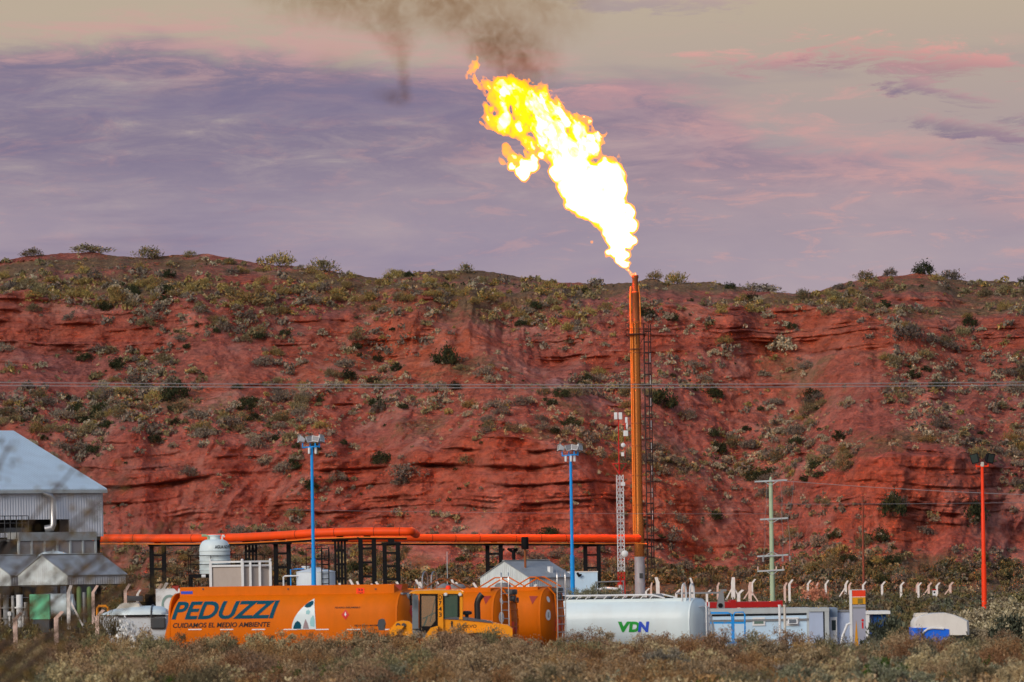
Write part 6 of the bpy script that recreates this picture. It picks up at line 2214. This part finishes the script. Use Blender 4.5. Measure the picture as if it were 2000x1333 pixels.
# ------------------------------------------------------------------ fence posts
def post_mesh(side, thick, mat, braced, name='fence_post', H=2.9):
    w = .2 * thick
    m = MB()
    zb_ = H - .45
    for (a, b) in (((0, 0, 0), (0, 0, zb_)),):
        m.b2((-w / 2, -w / 2, 0), (w / 2, w / 2, zb_))
    dx = .30 * side
    vs = [(-w / 2, -w / 2, zb_), (w / 2, -w / 2, zb_), (w / 2, w / 2, zb_), (-w / 2, w / 2, zb_),
          (dx - w * .38, -w * .42, H), (dx + w * .38, -w * .42, H - .05 * side), (dx + w * .38, w * .42, H - .05 * side), (dx - w * .38, w * .42, H)]
    m.add(vs, [(4, 5, 6, 7), (0, 1, 5, 4), (1, 2, 6, 5), (2, 3, 7, 6), (3, 0, 4, 7)])
    if braced:
        for sx in (braced if isinstance(braced, tuple) else (-1, 1)):
            m.beam((sx * 1.0, 0, 0), (sx * .06, 0, 1.75), .11, .11)
    return m.build(name, mat)


_pm = {}
FP = [
    # px, py_top, Y, side, thick, mat, braced, height, label
    (134, 1143, 365, .6, 1.15, 'w', (1,), 2.85, 'thick white bent-top fence post with one brace, before the canopy shed'),
    (182, 1143, 368, 1, 1, 'p', 0, 2.8, 'pinkish bent-top fence post at the right end of the canopy shed'),
    (245, 1140, 372, 1, 1, 'p', 0, 2.8, 'bent-top fence post standing alone above the rounded white vehicle'),
    (269, 1152, 470, .8, 1, 'w', 0, 2.2, 'small distant bent-top fence post above the hump of the white vehicle'),
    (308, 1140, 372, 1, 1, 'p', 0, 2.8, 'pinkish bent-top post, left one of the pair by the ringed tanker end'),
    (318, 1138, 382, 1, 1.2, 'w', 0, 2.9, 'whitish bent-top post, right one of the pair by the ringed tanker end'),
    (30, 1196, 262, 1, 1, 'p', 0, 1.85, 'short pinkish bent-top post before the black pump skid'),
    (110, 1194, 262, 1, 1, 'p', 0, 1.9, 'short pinkish bent-top post just right of the green cabinet'),
    (190, 1191, 262, 1, .9, 'p', 0, 1.9, 'short bent-top post at the nose of the rounded white vehicle'),
]
mid = [(372, 1149, 400, 1), (665, 1139, 455, -.2), (691, 1133, 455, -1), (702, 1136, 470, -.6), (720, 1140, 460, 1), (742, 1137, 455, -1), (761, 1141, 465, .4), (782, 1137, 455, -1), (820, 1133, 450, -1), (824, 1137, 470, -.5),
       (860, 1136, 445, -1), (877, 1141, 455, 1), (887, 1132, 450, -.6), (898, 1138, 455, -1), (932, 1139, 455, -1), (1041, 1141, 410, .8)]
where_mid = ['white post tip above the left end of the lettered tanker', 'white post tip just right of the low conical tank', 'white left-leaning post tip between two black trestles, above the placard',
             'slim white post tip beside the left-leaning one above the placard', 'white right-leaning post tip at the tallest trestle foot', 'white left-leaning post tip between the two right-hand trestles',
             'white post tip at the foot of the trestle under the bend', 'white post tip above the right end of the lettered tanker', 'white post tip behind the chrome grab hoops',
             'second white post tip behind the chrome grab hoops', 'broad white post tip above the loader cab roof, left of the beacon', 'white post tip directly above the loader beacon',
             'tall slim white post tip right of the loader beacon', 'short white left-leaning post tip right of the beacon', 'white post tip touching the left corner of the gabled hut',
             'white post tip in front of the gabled hut wall']
for (px, py, Y, sd), w_ in zip(mid, where_mid):
    FP.append((px, py, Y, sd, 1.1, 'w', 0, None, w_))
right = [(1262, 1149, 500, 1, .9, 'w', 0, 'leaning white post just right of the stack base'), (1272, 1138, 520, .3, .8, 'p', 0, 'thin pinkish post second right of the stack base'),
         (1285, 1128, 500, -.5, 1.6, 'w', 0, 'thick white post third right of the stack base'), (1321, 1151, 430, 1, .9, 'w', 0, 'short white post tip over the middle of the white tanker'),
         (1336, 1138, 520, .4, .8, 'p', 0, 'thin pinkish post left of the white grab hoop'), (1352, 1129, 500, -.5, 1.0, 'w', 0, 'white post rising behind the white grab hoop'),
         (1381, 1152, 440, 1, .9, 'w', 0, 'short white post just right of the white grab hoop'), (1402, 1138, 520, .5, .9, 'p', 0, 'thin pinkish post beside the grey loading arm'),
         (1432, 1128, 480, .1, 1.7, 'w', (-1, 1), 'thick white post with two braces right of the loading arm'), (1443, 1152, 430, 1.1, 1.2, 'w', 0, 'short white post with strongly bent arm left of the utility pole'),
         (1465, 1137, 480, .2, 1.4, 'p', (-1, 1), 'pinkish braced post nearest the left of the utility pole'), (1469, 1131, 500, 1, .9, 'w', 0, 'slim white bent post behind the braced pinkish one'),
         (1533, 1138, 500, .6, 1.0, 'p', 0, 'pinkish post right of the utility pole'), (1542, 1132, 490, 1, 1.0, 'w', 0, 'white bent post, second right of the utility pole'),
         (1578, 1133, 500, .9, .9, 'w', 0, 'white bent post left of the coral-coloured bush'), (1595, 1138, 520, .6, .9, 'p', 0, 'pinkish post rising from the coral-coloured bush'),
         (1613, 1133, 505, .9, .9, 'w', 0, 'white bent post right of the coral-coloured bush'), (1652, 1134, 510, .7, 1.0, 'w', (-1,), 'white braced post left of the totem sign top'),
         (1659, 1138, 525, .6, .9, 'p', 0, 'pinkish post touching the left of the totem sign'), (1686, 1136, 510, .9, .9, 'w', 0, 'white bent post just behind the top of the totem sign'),
         (1723, 1136, 505, .9, .95, 'w', 0, 'white bent post alone, first right of the totem sign'), (1760, 1137, 505, .9, .95, 'w', 0, 'white bent post alone, second right of the totem sign'),
         (1791, 1138, 520, .5, .9, 'p', 0, 'pinkish post, left one of a close pair above the domed vehicle'), (1794, 1138, 505, .9, .9, 'w', 0, 'white bent post, right one of a close pair above the domed vehicle'),
         (1814, 1138, 505, .9, 1.0, 'p', (-1,), 'braced pinkish post left of the little white notice'), (1830, 1138, 505, .9, 1.0, 'w', 0, 'white bent post right of the little white notice'),
         (1856, 1137, 510, .9, 1.1, 'p', (-1,), 'braced post at the right end of the fence line, left of the red lamp pole')]
for px, py, Y, sd, th, mt_, br, lab in right:
    FP.append((px, py, Y, sd, th, mt_, br, None, lab))
for px, py, Y, sd, th, mt_, br, H_, lab in FP:
    q = P(px, py, Y)
    H_ = q[2] if H_ is None else H_
    key = (sd, th, mt_, br, 2.6)
    if key not in _pm:
        o = post_mesh(sd, th, POSTW if mt_ == 'w' else POSTP, br, H=2.6)
        _pm[key] = o.data
    else:
        o = link_mesh('fence_post', _pm[key])
    qb = P(px, py + 35, Y)
    z0 = q[2] - H_
    o.location = (qb[0], Y, z0 if abs(z0) < .6 else 0)
    o.scale = (1, 1, (q[2] - o.location[2]) / 2.6)
    tag(o, lab, 'fence post', 'bent-top concrete fence posts')
q = P(1825, 1160, 498)
t = thing('notice_board', 'little white notice with a red top between fence posts at right', 'sign', (q[0], 498, 0))
MB().b2((-.16, -.02, q[2] - .15), (.16, .02, q[2] + .28)).build('plate', LAMPW, t)
MB().b2((-.16, -.024, q[2] + .29), (.16, .02, q[2] + .42)).build('red_band', DRED, t)
MB().lathe([(.09, -.03), (.09, -.021)], (0, 0, q[2] + .12), 14, 'y').build('emblem', INK, t)
for x in (-.12, .12):
    MB().b2((x - .02, -.01, 0), (x + .02, .02, q[2] - .155)).build('leg', GREY, t)
# coral bush by the fence
q = P(1590, 1190, 470)
o = link_mesh('coral_bush', mesh_np('coral_bush', *bush_geo(811, 1500, 2.6, 1.9, .14, clumps=26, tight=.16, aspect=1.6, twigs=10)[:2], [FOL['coral']]))
o.location = (q[0], 470, 0)
o.scale = (.92, .9, 1.0)
tag(o, 'rounded coral-orange bush among the fence posts at right', 'bush')

# ------------------------------------------------------------------ flame and smoke
def surface_nets(Fd, iso, org, h):
    inside = Fd > iso
    nx, ny, nz = Fd.shape
    acc = np.zeros((nx - 1, ny - 1, nz - 1, 3))
    cntv = np.zeros((nx - 1, ny - 1, nz - 1))
    sl = lambda d, n: slice(d, n - 1 + d)
    corners = [(a, b, c) for a in (0, 1) for b in (0, 1) for c in (0, 1)]
    for i, c0 in enumerate(corners):
        for c1 in corners[i + 1:]:
            if sum(abs(p - q_) for p, q_ in zip(c0, c1)) != 1:
                continue
            f0 = Fd[sl(c0[0], nx), sl(c0[1], ny), sl(c0[2], nz)]
            f1 = Fd[sl(c1[0], nx), sl(c1[1], ny), sl(c1[2], nz)]
            cr = (f0 > iso) != (f1 > iso)
            t = np.where(cr, (iso - f0) / np.where(f1 == f0, 1, f1 - f0), 0)
            for k in range(3):
                acc[..., k] += np.where(cr, c0[k] + t * (c1[k] - c0[k]), 0)
            cntv += cr
    act = cntv > 0
    vid = np.full(act.shape, -1)
    vid[act] = np.arange(act.sum())
    base = np.argwhere(act)
    V = (base + acc[act] / cntv[act][:, None]) * h + np.array(org)
    Q = []
    for ax in range(3):
        o1, o2 = [(1, 2), (2, 0), (0, 1)][ax]
        a = [slice(None)] * 3
        b = [slice(None)] * 3
        a[ax], b[ax] = slice(0, -1), slice(1, None)
        ch = inside[tuple(a)] != inside[tuple(b)]
        flip = inside[tuple(a)]
        pts = np.argwhere(ch)
        fl = flip[ch]
        lim = np.array(act.shape)
        ok = (pts[:, o1] > 0) & (pts[:, o2] > 0) & (pts[:, o1] < lim[o1]) & (pts[:, o2] < lim[o2]) & (pts[:, ax] < lim[ax])
        pts, fl = pts[ok], fl[ok]
        e1, e2 = np.zeros(3, int), np.zeros(3, int)
        e1[o1], e2[o2] = 1, 1
        g_ = lambda p: vid[p[:, 0], p[:, 1], p[:, 2]]
        q4 = np.stack([g_(pts), g_(pts - e1), g_(pts - e1 - e2), g_(pts - e2)], 1)
        q4[~fl] = q4[~fl][:, ::-1]
        Q.append(q4)
    Q = np.vstack(Q)
    return V, Q


YF = 555.0
SCL = YF / F
BL = [(1236, 537, 4), (1231, 533, 5), (1226, 529, 6), (1226, 520, 9), (1219, 516, 11), (1212, 503, 17), (1222, 498, 12), (1203, 490, 20), (1188, 494, 10), (1205, 470, 26), (1222, 470, 20), (1235, 470, 12), (1205, 448, 32), (1230, 440, 20), (1198, 425, 38), (1225, 415, 20),
      (1180, 402, 46), (1150, 395, 42), (1125, 392, 28), (1155, 365, 56), (1185, 345, 42), (1200, 370, 30), (1120, 365, 36), (1195, 335, 28), (1125, 340, 44), (1112, 318, 44), (1095, 335, 26), (1110, 295, 48), (1140, 290, 34), (1155, 280, 24), (1165, 272, 14), (1090, 275, 44), (1120, 262, 34),
      (1075, 255, 46), (1100, 245, 26), (1135, 250, 18), (1060, 230, 46), (1085, 225, 24), (1040, 210, 46), (1015, 195, 42), (1000, 180, 34), (1005, 165, 18), (985, 175, 30), (1020, 175, 22), (970, 185, 22), (978, 210, 28), (985, 235, 30), (965, 235, 18), (1010, 255, 24), (1030, 265, 24), (955, 167, 14), (946, 162, 11), (938, 157, 10), (930, 153, 9), (924, 148, 9), (919, 142, 8), (922, 135, 7), (927, 129, 7), (931, 122, 6), (934, 116, 4), (962, 178, 12),
      (1035, 285, 17), (1030, 300, 17), (1028, 318, 22), (1020, 333, 20), (1020, 344, 14), (1040, 325, 16), (1005, 312, 13), (1000, 325, 12), (990, 300, 10), (985, 288, 7), (982, 318, 7), (945, 230, 6), (952, 238, 8), (1145, 240, 9), (1132, 232, 7), (1168, 292, 7), (1060, 300, 14), (1048, 310, 10), (1150, 462, 3.5), (1156, 471, 4.5)]
h = .125
B = np.array([P(*b[:2], YF) + (b[2] * SCL * (.93 if b[1] > 330 else .92),) for b in BL])
org = np.array([B[:, 0].min() - 2.2, YF - 3.4, B[:, 2].min() - .9])
dim = np.array([B[:, 0].max() + 2.2 - org[0], 6.8, B[:, 2].max() + 1.6 - org[2]])
n3 = np.ceil(dim / h).astype(int)
gx = org[0] + h * np.arange(n3[0])
gy = org[1] + h * np.arange(n3[1])
gz_ = org[2] + h * np.arange(n3[2])
A3 = np.meshgrid(gx, gy, gz_, indexing='ij')
wx = 0.9 * fbm(A3[0] / 2.4, A3[1] / 2.4, A3[2] / 2.4, 2)
wz = 0.9 * fbm(A3[0] / 2.4 + 31, A3[1] / 2.4, A3[2] / 2.4 + 11, 2)
fr_amt = np.clip((A3[2] - P(1100, 330, YF)[2]) / 2.5, 0, 1)
left_amt = np.clip((P(1055, 300, YF)[0] - A3[0]) / 1.5, 0, 1) * fr_amt
wx = wx + .35 * fbm(A3[0] / .7, A3[1] / .7, A3[2] / .7 + 5, 3)
wz = wz + .35 * fbm(A3[0] / .7 + 9, A3[1] / .7, A3[2] / .7, 3)
X3 = A3[0] + wx * (.3 + .45 * fr_amt)
Z3 = A3[2] + wz * (.3 + .45 * fr_amt)
Y3 = A3[1]
fld = np.full(X3.shape, -9.0)
for bx, by, bz, br in B:
    d = 1 - np.sqrt((X3 - bx) ** 2 + ((Y3 - by) / 1.05) ** 2 + (Z3 - bz) ** 2) / br
    fld = np.maximum(fld, d * min(br, 1.2))
al_ = -.55 * A3[0] + .83 * A3[2]
ac_ = .83 * A3[0] + .55 * A3[2] + .5 * fbm(A3[0] / 2.0, A3[1] / 2, A3[2] / 2.0 + 4, 2)
rag = .55 * fbm(A3[0] / .95, A3[1] / .95, A3[2] / .95, 5, gain=.6) + .75 * fbm(al_ / 1.9, A3[1] / .7, ac_ / .55, 4, gain=.55)
billow = np.abs(fbm(A3[0] / 1.3 + 7, A3[1] / 1.3, A3[2] / 1.3, 3))
hol = fbm(al_ / 1.7 + 3, A3[1] / 9, ac_ / .8 + 8, 4)
ragged = np.clip(.2 + .9 * fr_amt + .35 * np.clip((P(1225, 500, YF)[2] - A3[2]) / 1.5, 0, 1), 0, 1)
rag2 = fbm(al_ / .75 + 5, A3[1] / .4, ac_ / .34, 3)
outer = fld + rag * (.14 + .62 * ragged) + rag2 * (.05 + .34 * ragged) + (billow - .2) * .22 - np.clip(hol - .10, 0, 1) * 2.4 * np.clip(.9 * left_amt + .45 * fr_amt, 0, 1)
inner = fld - .18 - .2 * fr_amt - .32 * left_amt + rag * (.12 + .85 * ragged) + rag2 * (.05 + .3 * ragged) - np.clip(hol + .06, 0, 1) * 2.2 * np.clip(.8 * left_amt + .55 * fr_amt, 0, 1)
inner = np.minimum(inner, outer - .05)


def gas(name, emit, strength, absorb, dens_):
    m_ = bpy.data.materials.new(name)
    nt = nodes_of(m_)
    out = N(nt, 'ShaderNodeOutputMaterial')
    em = N(nt, 'ShaderNodeEmission', inp={'Color': emit, 'Strength': strength})
    ab = N(nt, 'ShaderNodeVolumeAbsorption', inp={'Color': absorb, 'Density': dens_})
    ad = N(nt, 'ShaderNodeAddShader', inp={0: em.outputs[0], 1: ab.outputs[0]})
    nt.links.new(ad.outputs[0], out.inputs['Volume'])
    return m_


ft = thing('flame', 'huge white-hot gas flame streaming up left from the flare stack', 'flame', P(1226, 528, YF))
fo_ = np.array(ft.location)
for nm, f_, mt_ in (('fringe', outer, gas('flame_fringe', (1.0, .26, .004, 1), 2.0, (1.0, .66, .0, 1), 1.5)), ('core', inner, gas('flame_core', (1.0, .66, .27, 1), 17.0, (1, 1, 1, 1), 0.0))):
    V, Q = surface_nets(f_, .02, org, h)
    link_mesh(nm, mesh_np(nm, V - fo_, Q, [mt_], smooth=True), ft)

# smoke: one soft plume of soot, density from a few puffs broken up by noise
ms = bpy.data.materials.new('soot_smoke')
nt = nodes_of(ms)
out = N(nt, 'ShaderNodeOutputMaterial')
geo = N(nt, 'ShaderNodeNewGeometry')
PUFF = [(778, 194, 24, 13, .9), (764, 185, 34, 11, .6), (790, 168, 12, 24, .8), (787, 140, 12, 26, .6), (782, 108, 17, 26, .5), (778, 80, 32, 28, .8), (772, 50, 50, 34, .9), (720, 42, 60, 26, .35), (640, 20, 110, 32, .55), (560, -10, 70, 30, .4),
        (770, 5, 150, 32, .8), (890, 12, 80, 38, 1.0), (880, 45, 60, 30, .6), (985, 82, 60, 46, 1.5), (955, 98, 40, 30, .8), (1035, 122, 52, 50, 1.15), (1000, 140, 44, 34, .7), (1050, 25, 100, 60, .7), (930, 55, 60, 44, .6), (660, 125, 60, 34, .15), (1000, -30, 160, 40, .9), (720, -30, 200, 40, .9)]
tot = None
for px, py, rx, ry, a in PUFF:
    c_ = P(px, py, YF)
    sx, sz = rx * SCL * 1.5, ry * SCL * 1.5
    mp = N(nt, 'ShaderNodeMapping', inp={'Location': (-c_[0] / sx, -c_[1] / 5.0, -c_[2] / sz), 'Scale': (1 / sx, 1 / 5.0, 1 / sz)})
    nt.links.new(geo.outputs['Position'], mp.inputs['Vector'])
    ln_ = N(nt, 'ShaderNodeVectorMath', operation='LENGTH')
    nt.links.new(mp.outputs[0], ln_.inputs[0])
    v = math_n(nt, 'SUBTRACT', 1.0, ln_.outputs['Value'], clamp=True)
    v = math_n(nt, 'MULTIPLY', v, a)
    tot = v if tot is None else math_n(nt, 'ADD', tot, v)
nn = N(nt, 'ShaderNodeTexNoise', inp={'Vector': geo.outputs['Position'], 'Scale': .6, 'Detail': 6.0, 'Roughness': .62, 'Distortion': 1.3})
nv = math_n(nt, 'MULTIPLY_ADD', nn.outputs[0], 4.2, -1.6, clamp=False)
nv = math_n(nt, 'MAXIMUM', nv, 0.0)
den = math_n(nt, 'MULTIPLY', math_n(nt, 'MULTIPLY', tot, nv), .26)
ab = N(nt, 'ShaderNodeVolumeAbsorption', inp={'Color': (0.66, 0.49, 0.34, 1), 'Density': den})
nt.links.new(ab.outputs[0], out.inputs['Volume'])
h2 = .8
PB = np.array([P(p[0], p[1], YF) + (p[2] * SCL * 1.5, p[3] * SCL * 1.5) for p in PUFF])
o2 = np.array([(PB[:, 0] - PB[:, 3]).min() - 2, YF - 6.5, (PB[:, 2] - PB[:, 4]).min() - 2])
n2_ = np.ceil((np.array([(PB[:, 0] + PB[:, 3]).max() + 2, YF + 6.5, (PB[:, 2] + PB[:, 4]).max() + 2]) - o2) / h2).astype(int)
S3 = np.meshgrid(*[o2[k] + h2 * np.arange(n2_[k]) for k in range(3)], indexing='ij')
fs_ = np.full(S3[0].shape, -9.0)
for bx, by, bz, rx, rz in PB:
    fs_ = np.maximum(fs_, 1.03 - np.sqrt(((S3[0] - bx) / rx) ** 2 + ((S3[1] - by) / 5.0) ** 2 + ((S3[2] - bz) / rz) ** 2))
Vs, Qs = surface_nets(fs_, 0.0, o2, h2)
ms.volume_intersection_method = 'ACCURATE' if hasattr(ms, 'volume_intersection_method') else None
so = link_mesh('smoke', mesh_np('smoke', Vs, Qs, [ms], smooth=True))
tag(so, 'thin brown soot smoke drifting above the flame', 'smoke', kind='stuff')

# light given off by the flame
ll = bpy.data.lights.new('flame_light', 'POINT')
ll.energy = 26000
ll.color = (1.0, .48, .16)
ll.shadow_soft_size = 2.0
lo_ = bpy.data.objects.new('flame_light', ll)
COL.objects.link(lo_)
lo_.location = P(1165, 400, YF)

# ------------------------------------------------------------------ sky, sun, camera
SUN_EL, SUN_AZ = R(24), R(215)      # azimuth measured clockwise from +Y: light comes from behind the camera, left
wd = bpy.data.worlds.new('World')
sc.world = wd
wd.use_nodes = True
nt = wd.node_tree
nt.nodes.clear()
out = N(nt, 'ShaderNodeOutputWorld')
sky = N(nt, 'ShaderNodeTexSky', sky_type='NISHITA', sun_disc=False, sun_elevation=SUN_EL, sun_rotation=SUN_AZ, dust_density=2.0)
bg1 = N(nt, 'ShaderNodeBackground', inp={'Color': sky.outputs[0], 'Strength': 0.13})
tc = N(nt, 'ShaderNodeTexCoord')
sp = N(nt, 'ShaderNodeSeparateXYZ', inp={'Vector': tc.outputs['Generated']})
hyp = math_n(nt, 'SQRT', math_n(nt, 'ADD', math_n(nt, 'MULTIPLY', sp.outputs[0], sp.outputs[0]), math_n(nt, 'MULTIPLY', sp.outputs[1], sp.outputs[1])))
el = math_n(nt, 'MULTIPLY', math_n(nt, 'DIVIDE', sp.outputs[2], math_n(nt, 'MAXIMUM', hyp, .001)), 10.0)      # 1.0 is 5.7 degrees up
az = math_n(nt, 'MULTIPLY', math_n(nt, 'ARCTAN2', sp.outputs[0], sp.outputs[1]), 10.0)                           # +-0.9 across the view
cv = lambda sx, sy, off: N(nt, 'ShaderNodeCombineXYZ', inp={0: math_n(nt, 'MULTIPLY', az, sx), 1: math_n(nt, 'MULTIPLY', el, sy), 2: off}).outputs[0]
noise = lambda v, s_, d, r_=.6, di=0.0: N(nt, 'ShaderNodeTexNoise', inp={'Vector': v, 'Scale': s_, 'Detail': d, 'Roughness': r_, 'Distortion': di}).outputs[0]
nA = noise(cv(1.0, 3.0, 0.3), 2.2, 8, .6, .3)
nB = noise(cv(1.0, 4.5, 3.7), 5.0, 9, .68, .5)
nC = noise(cv(.8, 5.0, 7.9), 1.6, 5, .55, .2)
nD = noise(cv(1.0, 4.4, 12.4), 8.0, 8, .7, .6)
smooth = lambda v, a, b: N(nt, 'ShaderNodeMapRange', interpolation_type='SMOOTHSTEP', inp={0: v, 1: a, 2: b}).outputs[0]
# clear dusk sky: olive grey above, lavender near the ground
clear = ramp(nt, math_n(nt, 'MULTIPLY', el, .8), [(0.0, s2l(178, 160, 176)), (.36, s2l(178, 160, 170)), (.62, s2l(174, 155, 152)), (.78, s2l(186, 168, 146)), (1.0, s2l(182, 168, 138))])
# mauve cloud bank, its top edge lower to the right
edge = ramp(nt, math_n(nt, 'MULTIPLY_ADD', az, .5, .5), [(0.0, (.945,) * 3), (.3, (.93,) * 3), (.47, (.89,) * 3), (.62, (.86,) * 3), (.72, (.76,) * 3), (1.0, (.66,) * 3)])
dE = math_n(nt, 'SUBTRACT', math_n(nt, 'ADD', edge, math_n(nt, 'MULTIPLY_ADD', nA, .14, -.085)), el)
dE = math_n(nt, 'ADD', dE, math_n(nt, 'MULTIPLY_ADD', nB, .10, -.05))
lft = smooth(az, .55, -.35)
bank = math_n(nt, 'MULTIPLY', smooth(dE, -.01, .04), smooth(el, .52, .72))
bankc = ramp(nt, nB, [(.3, s2l(120, 110, 140)), (.48, s2l(134, 121, 144)), (.6, s2l(151, 136, 150)), (.74, s2l(176, 160, 158))])
bankR = ramp(nt, nB, [(.3, s2l(150, 126, 142)), (.5, s2l(170, 140, 150)), (.68, s2l(190, 154, 156))])
bankc = mixc(nt, lft, bankR, bankc)
col_ = mixc(nt, bank, clear, bankc)
# lower sky: lavender with soft darker streaks
low = smooth(el, .78, .55)
lowc = ramp(nt, nA, [(.3, s2l(142, 130, 156)), (.5, s2l(156, 141, 160)), (.7, s2l(172, 153, 163))])
col_ = mixc(nt, math_n(nt, 'MULTIPLY', low, math_n(nt, 'MULTIPLY_ADD', lft, .5, .5)), col_, lowc)
# pink light along the top edge of the bank and in thin streaks
rim = math_n(nt, 'MULTIPLY', smooth(dE, -.07, 0.0), smooth(dE, .1, .02))
pk = math_n(nt, 'MULTIPLY', rim, smooth(nB, .40, .62))
col_ = mixc(nt, math_n(nt, 'MULTIPLY', pk, .6), col_, s2l(206, 150, 146))
stk = math_n(nt, 'MULTIPLY', smooth(nD, .51, .66), math_n(nt, 'MULTIPLY', smooth(el, .42, .56), smooth(el, .97, .8)))
col_ = mixc(nt, math_n(nt, 'MULTIPLY', stk, math_n(nt, 'MULTIPLY_ADD', lft, -.34, .5)), col_, s2l(210, 152, 146))
drk = math_n(nt, 'MULTIPLY', smooth(nC, .5, .68), math_n(nt, 'MULTIPLY', smooth(el, .35, .5), smooth(el, .96, .84)))
col_ = mixc(nt, math_n(nt, 'MULTIPLY', drk, math_n(nt, 'MULTIPLY_ADD', lft, .35, .25)), col_, s2l(122, 112, 144))


# single streaky clouds on the right: (azimuth, elevation, half width, half height)
def cloud(a0, e0, wa, we, dark, pink, tilt=0.0, amt=.9):
    global col_
    u = math_n(nt, 'MULTIPLY', math_n(nt, 'SUBTRACT', az, a0), 1 / wa)
    e_ = math_n(nt, 'SUBTRACT', math_n(nt, 'SUBTRACT', el, e0), math_n(nt, 'MULTIPLY', math_n(nt, 'SUBTRACT', az, a0), tilt))
    v = math_n(nt, 'MULTIPLY', e_, 1 / we)
    d = math_n(nt, 'SUBTRACT', 1.0, math_n(nt, 'ADD', math_n(nt, 'MULTIPLY', u, u), math_n(nt, 'MULTIPLY', v, v)))
    d = math_n(nt, 'ADD', d, math_n(nt, 'MULTIPLY_ADD', math_n(nt, 'ADD', nB, math_n(nt, 'MULTIPLY', nD, 1.6)), 4.4, -6.0))
    m_ = math_n(nt, 'MULTIPLY', smooth(d, -.1, 1.5), amt)
    cc = mixc(nt, smooth(v, -.5, .9), dark, pink)
    col_ = mixc(nt, m_, col_, cc)


cloud(.43, .872, .16, .028, s2l(178, 138, 142), s2l(218, 154, 144), 0, 1.0)
cloud(.72, .865, .2, .055, s2l(164, 128, 138), s2l(222, 152, 140), -.1, 1.0)
cloud(.80, .80, .20, .035, s2l(138, 122, 142), s2l(198, 152, 150), -.28)
cloud(.78, .755, .16, .022, s2l(140, 124, 142), s2l(188, 146, 148), -.15)
cloud(.93, .715, .12, .018, s2l(132, 116, 142), s2l(160, 130, 146), -.15)
cloud(.12, .815, .16, .03, s2l(176, 136, 146), s2l(204, 146, 146), .05)
cloud(.22, .99, .2, .04, s2l(160, 140, 152), s2l(196, 156, 152), -.1, .6)
cloud(.22, .70, .1, .014, s2l(140, 124, 146), s2l(160, 136, 150))
hs = N(nt, 'ShaderNodeHueSaturation', inp={'Saturation': .88, 'Color': col_})
bg2 = N(nt, 'ShaderNodeBackground', inp={'Color': hs.outputs[0], 'Strength': 0.83})
up = smooth(el, 1.25, 3.2)
fx = N(nt, 'ShaderNodeMixShader', inp={0: up, 1: bg2.outputs[0], 2: bg1.outputs[0]})
nt.links.new(fx.outputs[0], out.inputs[0])

sl_ = bpy.data.lights.new('sun', 'SUN')
sl_.energy = 1.1
sl_.angle = R(26)
sl_.color = (1.0, .93, .86)
so_ = bpy.data.objects.new('sun', sl_)
COL.objects.link(so_)
dirv = Vector((math.sin(SUN_AZ) * math.cos(SUN_EL), math.cos(SUN_AZ) * math.cos(SUN_EL), math.sin(SUN_EL)))
so_.rotation_euler = dirv.to_track_quat('Z', 'Y').to_euler()

cd = bpy.data.cameras.new('camera')
cam = bpy.data.objects.new('camera', cd)
COL.objects.link(cam)
cd.sensor_width = 36
cd.lens = 36 * F / 2000
cd.shift_y = (HY - 666.5) / 2000
cd.clip_start = 1
cd.clip_end = 9000
cd.dof.use_dof = True
cd.dof.focus_distance = 480
cd.dof.aperture_fstop = 4.5
cam.matrix_world = Matrix.Translation((0, 0, CH)) @ Matrix.Rotation(R(90), 4, 'X') @ Matrix.Rotation(-ROLL, 4, 'Z')
sc.camera = cam

vs_ = sc.view_settings
vs_.view_transform = 'Standard'
vs_.look = 'None'
vs_.exposure = 0.3
vs_.gamma = 1
sc.cycles.max_bounces = 6
sc.cycles.diffuse_bounces = 3
sc.cycles.volume_bounces = 0
sc.cycles.volume_step_rate = 1.5
sc.cycles.sample_clamp_indirect = 3.0
